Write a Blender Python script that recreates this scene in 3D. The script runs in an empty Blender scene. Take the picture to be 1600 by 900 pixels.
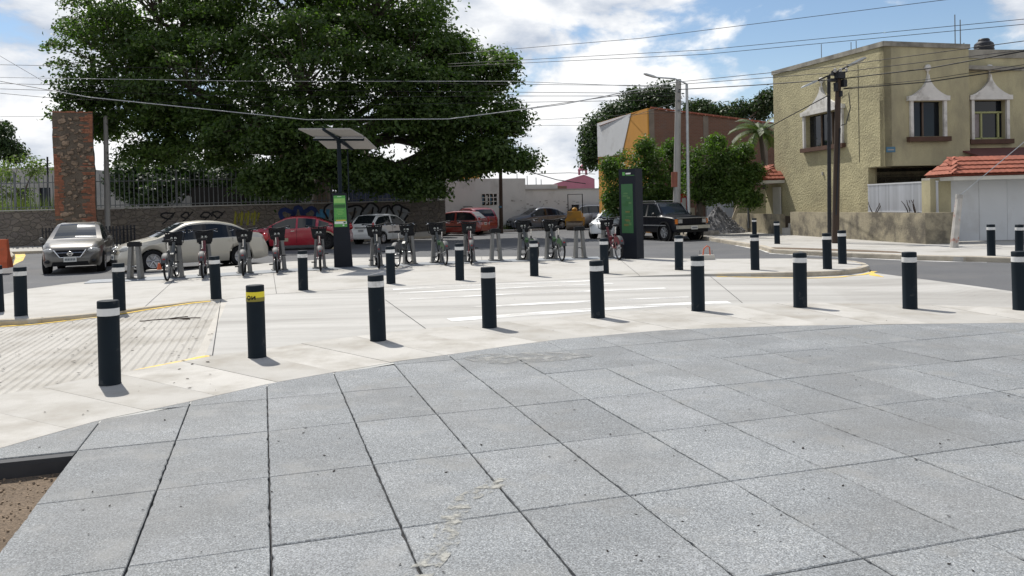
import bpy, bmesh, math, random
import numpy as np
from mathutils import Vector, Matrix
random.seed(7)
R = math.radians
scn = bpy.context.scene
col = scn.collection

# ------------------------------------------------------------------ camera
F_PX, PX_CY, PITCH, ROLL, EYE = 1271.0, 350.0, 0.0231, 0.0259, 1.65
cam_d = bpy.data.cameras.new('camera'); cam = bpy.data.objects.new('camera', cam_d); col.objects.link(cam)
cam_d.sensor_width = 36.0; cam_d.lens = 36.0*F_PX/1600.0; cam_d.shift_y = -(450.0-PX_CY)/1600.0
cam_d.clip_start = 0.05; cam_d.clip_end = 3000.0
_cp, _sp, _cr, _sr = math.cos(PITCH), math.sin(PITCH), math.cos(ROLL), math.sin(ROLL)
_f = Vector((0, _cp, -_sp)); _u0 = Vector((0, _sp, _cp)); _r0 = Vector((1, 0, 0))
_r = _r0*_cr - _u0*_sr; _u = _r0*_sr + _u0*_cr
cam.matrix_world = Matrix(((_r.x, _u.x, -_f.x, 0), (_r.y, _u.y, -_f.y, 0), (_r.z, _u.z, -_f.z, EYE), (0, 0, 0, 1)))
scn.camera = cam

# ------------------------------------------------------------------ sky, sun, exposure
SUN_AZ, SUN_EL = R(-31.5), R(55.0)         # azimuth from +Y towards +X
world = bpy.data.worlds.new('World'); scn.world = world; world.use_nodes = True
def build_world():
    nt = world.node_tree; N = nt.nodes; L = nt.links; N.clear()
    out = N.new('ShaderNodeOutputWorld'); bg = N.new('ShaderNodeBackground'); bg.inputs['Strength'].default_value = 0.1
    sky = N.new('ShaderNodeTexSky'); sky.sky_type = 'NISHITA'; sky.sun_disc = False
    sky.sun_elevation = SUN_EL; sky.sun_rotation = SUN_AZ % (2*math.pi); sky.air_density = 1.0; sky.dust_density = 0.25; sky.ozone_density = 2.2
    tc = N.new('ShaderNodeTexCoord')
    def mth(op, a, b=None, c=None, clamp=False):
        n = N.new('ShaderNodeMath'); n.operation = op; n.use_clamp = clamp
        for i, v in enumerate((a, b, c)):
            if v is None: continue
            if hasattr(v, 'is_linked'): L.new(v, n.inputs[i])
            else: n.inputs[i].default_value = v
        return n.outputs[0]
    def noise(vec, scale, detail, rough, dist=0.0, lac=2.0):
        n = N.new('ShaderNodeTexNoise'); n.inputs['Scale'].default_value = scale; n.inputs['Detail'].default_value = detail
        n.inputs['Roughness'].default_value = rough; n.inputs['Distortion'].default_value = dist; n.inputs['Lacunarity'].default_value = lac
        L.new(vec, n.inputs['Vector']); return n.outputs['Fac']
    def mapv(vec, loc, sc):
        m = N.new('ShaderNodeMapping'); m.inputs['Location'].default_value = loc; m.inputs['Scale'].default_value = sc
        L.new(vec, m.inputs['Vector']); return m.outputs[0]
    def ramp(v, a, b, mode='SMOOTHSTEP'):
        n = N.new('ShaderNodeMapRange'); n.interpolation_type = mode; n.inputs['From Min'].default_value = a; n.inputs['From Max'].default_value = b
        L.new(v, n.inputs['Value']); return n.outputs[0]
    d = tc.outputs['Generated']
    off = (3.1, 1.7, 0.4)
    v1 = mapv(d, off, (1.0, 1.0, 1.9))
    sun = Vector((math.sin(SUN_AZ)*math.cos(SUN_EL), math.cos(SUN_AZ)*math.cos(SUN_EL), math.sin(SUN_EL)))
    s = 0.035
    v2 = mapv(d, (off[0]+sun.x*s, off[1]+sun.y*s, off[2]+sun.z*s*1.9+.02), (1.0, 1.0, 1.9))
    big = noise(v1, 3.2, 2.0, 0.5)
    n1 = noise(v1, 5.2, 11.0, 0.56, 0.15); n2 = noise(v2, 5.2, 6.0, 0.5, 0.15)
    # the wide clear patch of the afternoon sky
    dot = N.new('ShaderNodeVectorMath'); dot.operation = 'DOT_PRODUCT'; L.new(d, dot.inputs[0]); dot.inputs[1].default_value = Vector((0.38, 1.0, 0.235)).normalized()
    gap = ramp(dot.outputs['Value'], 0.972, 0.998)
    dens = mth('ADD', mth('MULTIPLY', n1, 1.0), mth('MULTIPLY', mth('SUBTRACT', big, 0.5), 0.5))
    dens = mth('SUBTRACT', dens, mth('MULTIPLY', gap, 0.145))
    # heaped clouds close up towards the horizon and open overhead
    sz0 = N.new('ShaderNodeSeparateXYZ'); L.new(d, sz0.inputs[0])
    dens = mth('SUBTRACT', dens, mth('MULTIPLY', ramp(sz0.outputs['Z'], 0.28, 0.75), 0.16))
    mask = ramp(dens, 0.345, 0.445)
    lit = mth('MULTIPLY_ADD', mth('SUBTRACT', n1, n2), 5.5, 0.70, clamp=True)
    thick = ramp(dens, 0.50, 0.80)
    lit = mth('SUBTRACT', lit, mth('MULTIPLY', thick, 0.30), clamp=True)
    mixc = N.new('ShaderNodeMix'); mixc.data_type = 'RGBA'; L.new(lit, mixc.inputs['Factor'])
    mixc.inputs['A'].default_value = (4.7, 5.3, 6.3, 1); mixc.inputs['B'].default_value = (9.6, 9.65, 9.7, 1)
    fin = N.new('ShaderNodeMix'); fin.data_type = 'RGBA'; L.new(mask, fin.inputs['Factor']); L.new(mixc.outputs['Result'], fin.inputs['B'])
    # pale air low over the horizon, all round
    sxyz = N.new('ShaderNodeSeparateXYZ'); L.new(d, sxyz.inputs[0])
    hz = N.new('ShaderNodeMix'); hz.data_type = 'RGBA'; L.new(mth('MULTIPLY', ramp(sxyz.outputs['Z'], 0.20, -0.02), 0.85), hz.inputs['Factor']); L.new(sky.outputs['Color'], hz.inputs['A']); hz.inputs['B'].default_value = (5.4, 6.8, 8.4, 1)
    L.new(hz.outputs['Result'], fin.inputs['A'])
    L.new(fin.outputs['Result'], bg.inputs['Color']); L.new(bg.outputs[0], out.inputs['Surface'])
build_world()
sun_d = bpy.data.lights.new('sun', 'SUN'); sun_d.energy = 4.7; sun_d.angle = R(0.53); sun_d.color = (1.0, 0.955, 0.88)
sun_o = bpy.data.objects.new('sun', sun_d); col.objects.link(sun_o)
_sd = Vector((math.sin(SUN_AZ)*math.cos(SUN_EL), math.cos(SUN_AZ)*math.cos(SUN_EL), math.sin(SUN_EL)))
sun_o.rotation_euler = _sd.to_track_quat('Z', 'Y').to_euler(); sun_o.location = (0, 0, 50)
scn.view_settings.view_transform = 'Standard'; scn.view_settings.look = 'None'
scn.view_settings.exposure = 0.17; scn.view_settings.gamma = 1.0; scn.view_settings.use_curve_mapping = False
scn.render.film_transparent = False
scn.cycles.max_bounces = 6; scn.cycles.transparent_max_bounces = 8
scn.cycles.use_denoising = True

# ------------------------------------------------------------------ measuring: a point seen in the photograph -> its place on the ground
def _ray(px, py):
    a, b = px-800.0, py-PX_CY
    u, v = _cr*a-_sr*b, _sr*a+_cr*b
    X, U = u/F_PX, -v/F_PX
    return X, _cp+U*_sp, -_sp+U*_cp
def G(px, py, z=0.0):
    x, y, zz = _ray(px, py); t = (z-EYE)/zz
    return Vector((x*t, y*t, z))
def at(px, py, Y):
    x, y, z = _ray(px, py); t = Y/y
    return Vector((x*t, Y, EYE+z*t))

# ------------------------------------------------------------------ mesh builder
class MB:
    def __init__(s): s.v = []; s.f = []; s.m = []
    def add(s, vs, fs, m=0):
        n = len(s.v); s.v += [tuple(v) for v in vs]; s.f += [tuple(i+n for i in f) for f in fs]; s.m += [m]*len(fs); return s
    def box(s, c, d, m=0, rz=0.0, rot=None, taper=1.0):
        hx, hy, hz = d[0]/2, d[1]/2, d[2]/2
        P = [Vector((x*(taper if z > 0 else 1), y*(taper if z > 0 else 1), z)) for z in (-hz, hz) for x, y in ((-hx, -hy), (hx, -hy), (hx, hy), (-hx, hy))]
        M = rot if rot is not None else Matrix.Rotation(rz, 3, 'Z')
        c = Vector(c)
        return s.add([M @ p + c for p in P], [(3,2,1,0),(4,5,6,7),(0,1,5,4),(1,2,6,5),(2,3,7,6),(3,0,4,7)], m)
    def tube(s, pts, rad, n=8, m=0, caps=True):
        pts = [Vector(p) for p in pts]
        rad = rad if isinstance(rad, (list, tuple)) else [rad]*len(pts)
        rings = []; up = None
        for i, p in enumerate(pts):
            t = (pts[min(i+1, len(pts)-1)]-pts[max(i-1, 0)])
            t = t.normalized() if t.length > 1e-9 else Vector((0,0,1))
            if up is None: up = Vector((0,0,1)) if abs(t.z) < .9 else Vector((1,0,0))
            a = t.cross(up)
            if a.length < 1e-6: a = t.orthogonal()
            a.normalize(); b = a.cross(t).normalized(); up = b
            rings.append([p+(a*math.cos(2*math.pi*k/n)+b*math.sin(2*math.pi*k/n))*rad[i] for k in range(n)])
        vs = [q for r_ in rings for q in r_]; fs = []
        for i in range(len(pts)-1):
            for k in range(n):
                fs.append((i*n+k, i*n+(k+1) % n, (i+1)*n+(k+1) % n, (i+1)*n+k))
        if caps: fs += [tuple(range(n-1, -1, -1)), tuple((len(pts)-1)*n+k for k in range(n))]
        return s.add(vs, fs, m)
    def lathe(s, prof, c=(0,0,0), n=24, m=0, axis='Z', rot=None):
        c = Vector(c); vs = []; fs = []
        for r_, z in prof:
            for k in range(n):
                a = 2*math.pi*k/n; p = Vector((r_*math.cos(a), r_*math.sin(a), z))
                if axis == 'X': p = Vector((p.z, p.x, p.y))
                if axis == 'Y': p = Vector((p.x, p.z, p.y))
                if rot is not None: p = rot @ p
                vs.append(p+c)
        for i in range(len(prof)-1):
            for k in range(n):
                q = (i*n+k, i*n+(k+1) % n, (i+1)*n+(k+1) % n, (i+1)*n+k)
                fs.append(q if axis != 'Y' else q[::-1])
        return s.add(vs, fs, m)
    def torus(s, c, R_, r_, ax='Y', n=28, k=8, m=0, rot=None):
        vs = []; fs = []; c = Vector(c)
        for i in range(n):
            a = 2*math.pi*i/n
            for j in range(k):
                b = 2*math.pi*j/k; q = R_+r_*math.cos(b); h = r_*math.sin(b)
                p = Vector((q*math.cos(a), h, q*math.sin(a))) if ax == 'Y' else Vector((q*math.cos(a), q*math.sin(a), h))
                if rot is not None: p = rot @ p
                vs.append(p+c)
        for i in range(n):
            for j in range(k):
                fs.append((i*k+j, ((i+1) % n)*k+j, ((i+1) % n)*k+(j+1) % k, i*k+(j+1) % k))
        return s.add(vs, fs, m)
    def prism(s, poly, z0, z1, m=0):            # poly: list of (x, y); z0/z1 numbers or functions of (x, y)
        f0 = z0 if callable(z0) else (lambda x, y: z0); f1 = z1 if callable(z1) else (lambda x, y: z1)
        area = sum(poly[i][0]*poly[(i+1) % len(poly)][1]-poly[(i+1) % len(poly)][0]*poly[i][1] for i in range(len(poly)))
        if area < 0: poly = poly[::-1]
        n = len(poly)
        vs = [(p[0], p[1], f0(p[0], p[1])) for p in poly]+[(p[0], p[1], f1(p[0], p[1])) for p in poly]
        fs = [tuple(range(n-1, -1, -1)), tuple(range(n, 2*n))]+[(i, (i+1) % n, n+(i+1) % n, n+i) for i in range(n)]
        return s.add(vs, fs, m)
    def plate(s, poly3, nrm, th, m=0):          # planar polygon in 3-D, thickened along nrm
        nrm = Vector(nrm).normalized(); n = len(poly3); a = [Vector(p) for p in poly3]
        vs = a+[p+nrm*th for p in a]
        return s.add(vs, [tuple(range(n-1, -1, -1)), tuple(range(n, 2*n))]+[(i, (i+1) % n, n+(i+1) % n, n+i) for i in range(n)], m)
    def mesh(s, name, mats, smooth=None):
        me = bpy.data.meshes.new(name); me.from_pydata([tuple(v) for v in s.v], [], s.f)
        for mt in (mats if isinstance(mats, (list, tuple)) else [mats]): me.materials.append(mt)
        if any(s.m): me.polygons.foreach_set('material_index', s.m)
        if smooth is not None:
            me.polygons.foreach_set('use_smooth', [True]*len(me.polygons))
            if smooth < 180: me.set_sharp_from_angle(angle=R(smooth))
        me.update(); return me
    def build(s, name, mats, parent=None, smooth=None, loc=None, recalc=False):
        me = s.mesh(name, mats, smooth)
        if recalc:
            b = bmesh.new(); b.from_mesh(me); bmesh.ops.recalc_face_normals(b, faces=b.faces); b.to_mesh(me); b.free()
        return link(name, me, parent, loc)
def link(name, me, parent=None, loc=None):
    o = bpy.data.objects.new(name, me); col.objects.link(o)
    if parent is not None: o.parent = parent
    if loc is not None: o.location = loc
    return o
def tag(o, label=None, cat=None, group=None, kind=None):
    if label: o['label'] = label
    if cat: o['category'] = cat
    if group: o['group'] = group
    if kind: o['kind'] = kind
    return o
def thing(name, label, cat, loc=(0,0,0), rz=0.0, group=None):
    o = bpy.data.objects.new(name, None); col.objects.link(o); o.location = loc; o.rotation_euler = (0, 0, rz); o.empty_display_size = .2
    return tag(o, label, cat, group)
def copy_tree(o, parent=None):
    c = o.copy(); col.objects.link(c)
    if parent is not None: c.parent = parent
    for ch in o.children: copy_tree(ch, c)
    return c

# ------------------------------------------------------------------ materials
MATS = {}
def pm(name, c, rough=.8, var=.12, scale=4.0, bump=0.0, bscale=60.0, metal=0.0, c2=None, sc2=None, spec=.4, coat=0.0, rnd=0.0, stretch=(1,1,1), fine=0.0, fscale=200.0, bdist=.01, stain=None, stain_scale=1.2, stain_lo=.55, stain_hi=.72, emit=None):
    """base colour with two scales of procedural variation, fine speckle, optional stains and bump"""
    m = bpy.data.materials.new(name); m.use_nodes = True; nt = m.node_tree; N = nt.nodes; L = nt.links
    b = N['Principled BSDF']; b.inputs['Roughness'].default_value = rough; b.inputs['Metallic'].default_value = metal
    b.inputs['Specular IOR Level'].default_value = spec; b.inputs['Coat Weight'].default_value = coat; b.inputs['Coat Roughness'].default_value = .06
    tc = N.new('ShaderNodeTexCoord'); mp = N.new('ShaderNodeMapping'); mp.inputs['Scale'].default_value = stretch; L.new(tc.outputs['Object'], mp.inputs[0])
    oi = N.new('ShaderNodeObjectInfo')
    addv = N.new('ShaderNodeVectorMath'); addv.operation = 'ADD'; L.new(mp.outputs[0], addv.inputs[0])
    cmb = N.new('ShaderNodeCombineXYZ'); mul = N.new('ShaderNodeMath'); mul.operation = 'MULTIPLY'; L.new(oi.outputs['Random'], mul.inputs[0]); mul.inputs[1].default_value = 37.0
    L.new(mul.outputs[0], cmb.inputs[0]); L.new(mul.outputs[0], cmb.inputs[1]); L.new(cmb.outputs[0], addv.inputs[1]); vec = addv.outputs[0]
    def noise(sc, det=5, ro=.55):
        n = N.new('ShaderNodeTexNoise'); n.inputs['Scale'].default_value = sc; n.inputs['Detail'].default_value = det; n.inputs['Roughness'].default_value = ro
        L.new(vec, n.inputs['Vector']); return n.outputs['Fac']
    def mr(v, a, b_, c_, d_):
        n = N.new('ShaderNodeMapRange'); n.inputs['From Min'].default_value = a; n.inputs['From Max'].default_value = b_; n.inputs['To Min'].default_value = c_; n.inputs['To Max'].default_value = d_
        L.new(v, n.inputs['Value']); return n.outputs[0]
    def mix(fac, A, B, typ='MIX'):
        n = N.new('ShaderNodeMix'); n.data_type = 'RGBA'; n.blend_type = typ
        for k, v in (('Factor', fac), ('A', A), ('B', B)):
            if hasattr(v, 'is_linked'): L.new(v, n.inputs[k])
            elif k == 'Factor': n.inputs[k].default_value = v
            else: n.inputs[k].default_value = tuple(v)+(1,) if len(v) == 3 else v
        return n.outputs['Result']
    c = tuple(c)
    cc = mix(mr(noise(sc2 or scale), .3, .7, 0, 1), c, c2) if c2 else None
    base = cc if cc is not None else c
    v = mr(noise(scale), .25, .75, 1-var, 1+var)
    vv = N.new('ShaderNodeCombineXYZ'); [L.new(v, vv.inputs[i]) for i in range(3)]
    base = mix(1.0, base, vv.outputs[0], 'MULTIPLY')
    if rnd:
        r_ = mr(oi.outputs['Random'], 0, 1, 1-rnd, 1+rnd); rv = N.new('ShaderNodeCombineXYZ'); [L.new(r_, rv.inputs[i]) for i in range(3)]
        base = mix(1.0, base, rv.outputs[0], 'MULTIPLY')
    if fine:
        f = mr(noise(fscale, 2, .7), .3, .7, 1-fine, 1+fine); fv = N.new('ShaderNodeCombineXYZ'); [L.new(f, fv.inputs[i]) for i in range(3)]
        base = mix(1.0, base, fv.outputs[0], 'MULTIPLY')
    if stain:
        base = mix(mr(noise(stain_scale, 7, .62), stain_lo, stain_hi, 0, 1), base, stain)
    L.new(base, b.inputs['Base Color'])
    if emit: b.inputs['Emission Color'].default_value = tuple(c)+(1,); b.inputs['Emission Strength'].default_value = emit
    if bump:
        bp = N.new('ShaderNodeBump'); bp.inputs['Strength'].default_value = bump; bp.inputs['Distance'].default_value = bdist
        L.new(noise(bscale, 4, .6), bp.inputs['Height']); L.new(bp.outputs[0], b.inputs['Normal'])
    MATS[name] = m; return m
def worn(m, scale, lo, hi, stretch=(1,1,1), detail=8):
    """let whatever lies beneath show where the coat has worn or was never spread"""
    nt = m.node_tree; N = nt.nodes; L = nt.links; out = N['Material Output']; b = N['Principled BSDF']
    tc = N.new('ShaderNodeTexCoord'); mp = N.new('ShaderNodeMapping'); mp.inputs['Scale'].default_value = stretch; L.new(tc.outputs['Object'], mp.inputs[0])
    n = N.new('ShaderNodeTexNoise'); n.inputs['Scale'].default_value = scale; n.inputs['Detail'].default_value = detail; n.inputs['Roughness'].default_value = .65; L.new(mp.outputs[0], n.inputs['Vector'])
    mr = N.new('ShaderNodeMapRange'); mr.inputs['From Min'].default_value = lo; mr.inputs['From Max'].default_value = hi; L.new(n.outputs['Fac'], mr.inputs['Value'])
    t = N.new('ShaderNodeBsdfTransparent'); ms = N.new('ShaderNodeMixShader'); L.new(mr.outputs[0], ms.inputs[0]); L.new(t.outputs[0], ms.inputs[1]); L.new(b.outputs[0], ms.inputs[2]); L.new(ms.outputs[0], out.inputs['Surface'])
    return m
# ------------------------------------------------------------------ materials of the ground
M_dirt = pm('dry_ground', (.20,.165,.12), .95, .3, .6, .4, 20, bdist=.03)
M_asph = pm('asphalt', (.098,.100,.105), .9, .14, .5, .35, 160, fine=.35, fscale=170, stain=(.135,.132,.128), stain_scale=.35, stain_lo=.5, stain_hi=.75, bdist=.004)
M_conc = pm('pale_concrete', (.425,.412,.386), .85, .09, .8, .15, 140, fine=.10, fscale=120, stain=(.315,.30,.27), stain_scale=.8, stain_lo=.44, stain_hi=.68, bdist=.003, rnd=.05)
M_conc2 = pm('grey_concrete', (.47,.445,.40), .88, .12, 1.2, .2, 120, fine=.14, fscale=110, stain=(.36,.335,.29), stain_scale=.9, stain_lo=.52, stain_hi=.8, bdist=.003, rnd=.06)
M_cross = pm('worn_road_concrete', (.42,.41,.388), .86, .08, .35, .12, 120, fine=.08, fscale=110, stain=(.30,.29,.27), stain_scale=1.3, stain_lo=.43, stain_hi=.66, stretch=(.12,1,1), bdist=.003)
M_band = pm('band_concrete', (.42,.405,.376), .86, .10, 1.1, .15, 130, fine=.1, fscale=120, stain=(.30,.28,.245), stain_scale=1.4, stain_lo=.44, stain_hi=.68, rnd=.10, bdist=.003)
M_ramp = pm('ribbed_concrete', (.415,.398,.365), .9, .10, .8, .2, 90, fine=.14, fscale=90, stain=(.30,.28,.245), stain_scale=1.0, stain_lo=.44, stain_hi=.68, bdist=.004)
M_kerb = pm('kerb_concrete', (.42,.375,.30), .9, .18, 2.0, .3, 60, fine=.15, fscale=100, stain=(.24,.20,.15), stain_scale=1.6, stain_lo=.5, stain_hi=.75)
M_white_paint = pm('white_road_paint', (.72,.72,.705), .7, .06, 2.0, 0, fine=.05, stain=(.56,.54,.50), stain_scale=2.6, stain_lo=.48, stain_hi=.68, stretch=(.25,1,1))
M_white_paint = worn(M_white_paint, 1.8, .38, .55, (.3,1,1))
M_yellow_paint = pm('yellow_kerb_paint', (.74,.50,.07), .7, .15, 2.0, 0, fine=.1, stain=(.52,.46,.33), stain_scale=2.2, stain_lo=.48, stain_hi=.68)
M_yellow_paint = worn(M_yellow_paint, 3.0, .28, .44)
M_joint = pm('dark_joint', (.045,.045,.048), .95, .2, 6)
M_plate = pm('dock_plate_steel', (.225,.245,.27), .6, .08, 2, 0, metal=.1, stain=(.29,.29,.285), stain_scale=2)
M_mortar = pm('mortar_smear', (.40,.40,.38), .92, .1, 3, .2, 60, fine=.12)
def tile_material():
    m = pm('granite_tile', (.184,.195,.203), .78, .12, 1.3, .45, 150, rnd=.075, fine=.34, fscale=120, stain=(.27,.28,.29), stain_scale=1.0, stain_lo=.5, stain_hi=.8, bdist=.003)
    nt = m.node_tree; N = nt.nodes; L = nt.links; b = N['Principled BSDF']
    src = b.inputs['Base Color'].links[0].from_socket
    tc = N.new('ShaderNodeTexCoord')
    vo = N.new('ShaderNodeTexVoronoi'); vo.inputs['Scale'].default_value = 165.0; L.new(tc.outputs['Object'], vo.inputs['Vector'])
    sp = N.new('ShaderNodeSeparateColor'); L.new(vo.outputs['Color'], sp.inputs[0])
    mr = N.new('ShaderNodeMapRange'); mr.inputs['From Min'].default_value = .70; mr.inputs['From Max'].default_value = .95; mr.inputs['To Max'].default_value = .55; L.new(sp.outputs[0], mr.inputs['Value'])
    big = N.new('ShaderNodeTexNoise'); big.inputs['Scale'].default_value = 2.2; big.inputs['Detail'].default_value = 3; L.new(tc.outputs['Object'], big.inputs['Vector'])
    oi = N.new('ShaderNodeObjectInfo')
    mm = N.new('ShaderNodeMath'); mm.operation = 'MULTIPLY'; L.new(mr.outputs[0], mm.inputs[0])
    ad = N.new('ShaderNodeMath'); ad.operation = 'MULTIPLY_ADD'; L.new(oi.outputs['Random'], ad.inputs[0]); ad.inputs[1].default_value = .55; ad.inputs[2].default_value = .45
    m2 = N.new('ShaderNodeMath'); m2.operation = 'MULTIPLY'; L.new(ad.outputs[0], m2.inputs[0]); L.new(big.outputs['Fac'], m2.inputs[1])
    m3 = N.new('ShaderNodeMath'); m3.operation = 'MULTIPLY'; m3.inputs[1].default_value = 1.7; L.new(m2.outputs[0], m3.inputs[0])
    L.new(m3.outputs[0], mm.inputs[1])
    mx = N.new('ShaderNodeMix'); mx.data_type = 'RGBA'; L.new(mm.outputs[0], mx.inputs['Factor']); L.new(src, mx.inputs['A']); mx.inputs['B'].default_value = (.50,.51,.50,1)
    # grain of the stone: small crystals, each its own tone
    v2 = N.new('ShaderNodeTexVoronoi'); v2.inputs['Scale'].default_value = 150.0; L.new(tc.outputs['Object'], v2.inputs['Vector']); s2 = N.new('ShaderNodeSeparateColor'); L.new(v2.outputs['Color'], s2.inputs[0])
    g2 = N.new('ShaderNodeMapRange'); g2.inputs['To Min'].default_value = .58; g2.inputs['To Max'].default_value = 1.42; L.new(s2.outputs[1], g2.inputs['Value']); gv = N.new('ShaderNodeCombineXYZ'); [L.new(g2.outputs[0], gv.inputs[i]) for i in range(3)]
    mg = N.new('ShaderNodeMix'); mg.data_type = 'RGBA'; mg.blend_type = 'MULTIPLY'; mg.inputs['Factor'].default_value = 1; L.new(mx.outputs['Result'], mg.inputs['A']); L.new(gv.outputs[0], mg.inputs['B'])
    # dirt and damp that run on from tile to tile
    ge = N.new('ShaderNodeNewGeometry'); last = mg.outputs['Result']
    for sc, lo, hi, colr, amt in ((.55, .46, .66, (.155,.155,.150,1), .55), (2.6, .54, .70, (.30,.30,.29,1), .45), (9.0, .66, .74, (.09,.09,.088,1), .5), (1.3, .56, .72, (.13,.128,.12,1), .45)):
        nz = N.new('ShaderNodeTexNoise'); nz.inputs['Scale'].default_value = sc; nz.inputs['Detail'].default_value = 7; nz.inputs['Roughness'].default_value = .6; L.new(ge.outputs['Position'], nz.inputs['Vector'])
        r_ = N.new('ShaderNodeMapRange'); r_.inputs['From Min'].default_value = lo; r_.inputs['From Max'].default_value = hi; r_.inputs['To Max'].default_value = amt; L.new(nz.outputs['Fac'], r_.inputs['Value'])
        m4 = N.new('ShaderNodeMix'); m4.data_type = 'RGBA'; L.new(r_.outputs[0], m4.inputs['Factor']); L.new(last, m4.inputs['A']); m4.inputs['B'].default_value = colr; last = m4.outputs['Result']
    L.new(last, b.inputs['Base Color'])
    return m
M_tile = tile_material()
M_edge = pm('dark_edging_stone', (.035,.037,.042), .7, .2, 3, .2, 80)
M_soil = pm('brown_soil', (.150,.112,.078), .97, .25, 2.5, .8, 45, fine=.4, fscale=60, bdist=.02)
M_groove = pm('groove_line', (.33,.30,.26), .95, .2, 3)

# ------------------------------------------------------------------ ground, road
ZR = -0.13
def struct(o): o['kind'] = 'structure'; return o
b = MB(); b.add([(-900,-300,-.32),(900,-300,-.32),(900,1500,-.32),(-900,1500,-.32)], [(0,1,2,3)]); struct(b.build('ground', M_dirt))
b = MB(); n = 24
xs = [-70+140*i/n for i in range(n+1)]
b.prism([(-70,9.0),(70,9.0),(70,90),(-70,90)], -.30, ZR); struct(b.build('road', M_asph))

TH = .2963; E1 = Vector((math.cos(TH), math.sin(TH), 0)); E2 = Vector((-math.sin(TH), math.cos(TH), 0))
def la(p): return p[0]*E1.x+p[1]*E1.y
def lb(p): return p[0]*E2.x+p[1]*E2.y
A_LEFT, A_RIGHT = -.70, 7.4
def zc(x, y):                                   # height of the raised crossing: level in the middle, ramps down on both sides
    a = x*E1.x+y*E1.y
    t = max(0.0, min(1.0, (A_LEFT-a)/4.2)); s = max(0.0, min(1.0, (a-A_RIGHT)/4.0))
    return -.115*t-.10*s
def xy(*pts): return [(G(*p).x, G(*p).y) for p in pts]
PLAZA_EDGE = xy((-420,775),(-180,733),(0,700),(156,656),(292,628),(417,600),(524,581),(624,564),(710,553),(797,540),(875,530),(1026,516.5),(1100,513),(1225,509.5),(1369,507),(1600,504),(1850,503),(2100,506))
BAND_FAR = xy((-420,685),(-180,650),(0,617),(80,602),(156,587),(250,571),(331,556),(419,544),(500,532),(580,522.5),(661,513.5),(755,506),(840,498),(924,490),(1010,484),(1100,478.5),(1170,475),(1240,473),(1330,473.5),(1409,475.5),(1500,478),(1600,481),(1850,490),(2100,500))
ISL_NEAR = xy((-500,509),(-250,507),(0,500),(50,498.5),(120,492.5),(180,487),(225,480.5),(300,471.5),(345,468))
ISL_MID = xy((345,468),(430,459),(560,450.5),(680,445),(800,440.5),(900,436),(1000,431),(1090,428),(1180,426.5))
TIP = xy((1180,426.5),(1260,425),(1310,423),(1345,419),(1358,415),(1352,411),(1335,407.5),(1300,405),(1240,403.5))
ISL_BACK = xy((1240,403.5),(1100,404.5),(1000,402.5),(860,400.5),(740,400.5),(550,402.5),(450,408.5),(350,416.5),(250,427.5),(172,436),(110,442.5),(45,451),(0,461),(-60,474),(-250,492),(-500,500))

def clip_line(poly, p, nrm):                    # keep the side where (q-p).nrm >= 0
    out = []
    for i in range(len(poly)):
        a, c = poly[i], poly[(i+1) % len(poly)]
        da = (a[0]-p[0])*nrm[0]+(a[1]-p[1])*nrm[1]; dc = (c[0]-p[0])*nrm[0]+(c[1]-p[1])*nrm[1]
        if da >= 0: out.append(a)
        if da*dc < 0:
            t = da/(da-dc); out.append((a[0]+t*(c[0]-a[0]), a[1]+t*(c[1]-a[1])))
    return out
def sheet(name, poly, zfun, mat, parent=None, depth=.25, cuts=(), step=None):
    """a slab whose top follows zfun; cut along E1 so that it can bend"""
    bm = bmesh.new(); vs = [bm.verts.new((p[0], p[1], 0)) for p in poly]; f = bm.faces.new(vs)
    if f.normal.z < 0 or f.calc_area() and (f.normal_update() or f.normal.z < 0): f.normal_flip()
    bmesh.ops.triangulate(bm, faces=bm.faces[:])
    for a in cuts:
        bmesh.ops.bisect_plane(bm, geom=bm.verts[:]+bm.edges[:]+bm.faces[:], plane_co=E1*a, plane_no=E1)
    top = bm.faces[:]
    ext = bmesh.ops.extrude_face_region(bm, geom=top)
    low = [g for g in ext['geom'] if isinstance(g, bmesh.types.BMVert)]
    lowset = set(low)
    for v in bm.verts:
        z = zfun(v.co.x, v.co.y); v.co.z = z-depth if v in lowset else z
    bmesh.ops.recalc_face_normals(bm, faces=bm.faces)
    me = bpy.data.meshes.new(name); bm.to_mesh(me); bm.free(); me.materials.append(mat)
    return link(name, me, parent)
def inset_poly(poly, d):                        # shrink a convex polygon by d
    cx = sum(p[0] for p in poly)/len(poly); cy = sum(p[1] for p in poly)/len(poly); out = list(poly)
    for i in range(len(poly)):
        a, c = poly[i], poly[(i+1) % len(poly)]
        nx, ny = -(c[1]-a[1]), c[0]-a[0]; l = math.hypot(nx, ny)
        if l < 1e-6: continue
        nx, ny = nx/l, ny/l
        if (cx-a[0])*nx+(cy-a[1])*ny < 0: nx, ny = -nx, -ny
        out = clip_line(out, (a[0]+nx*d, a[1]+ny*d), (nx, ny))
        if len(out) < 3: return []
    return out

def ribbon(pl, w, zf, side=0.0):                # flat ribbon along a polyline, width w, offset side*w to the left
    vs = []; n_ = len(pl)
    for i, p in enumerate(pl):
        t = Vector((pl[min(i+1, n_-1)][0]-pl[max(i-1, 0)][0], pl[min(i+1, n_-1)][1]-pl[max(i-1, 0)][1], 0)).normalized(); nn = Vector((-t.y, t.x, 0))
        for s in (side+.5, side-.5):
            x, y = p[0]+nn.x*w*s, p[1]+nn.y*w*s; vs.append((x, y, zf(x, y)))
    return MB().add(vs, [(2*i+1, 2*i+3, 2*i+2, 2*i) for i in range(n_-1)])
def dens(pl, k=8): return [(p[0]+(q[0]-p[0])*t/k, p[1]+(q[1]-p[1])*t/k) for p, q in zip(pl, pl[1:]) for t in range(k)]+[pl[-1]]
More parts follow.
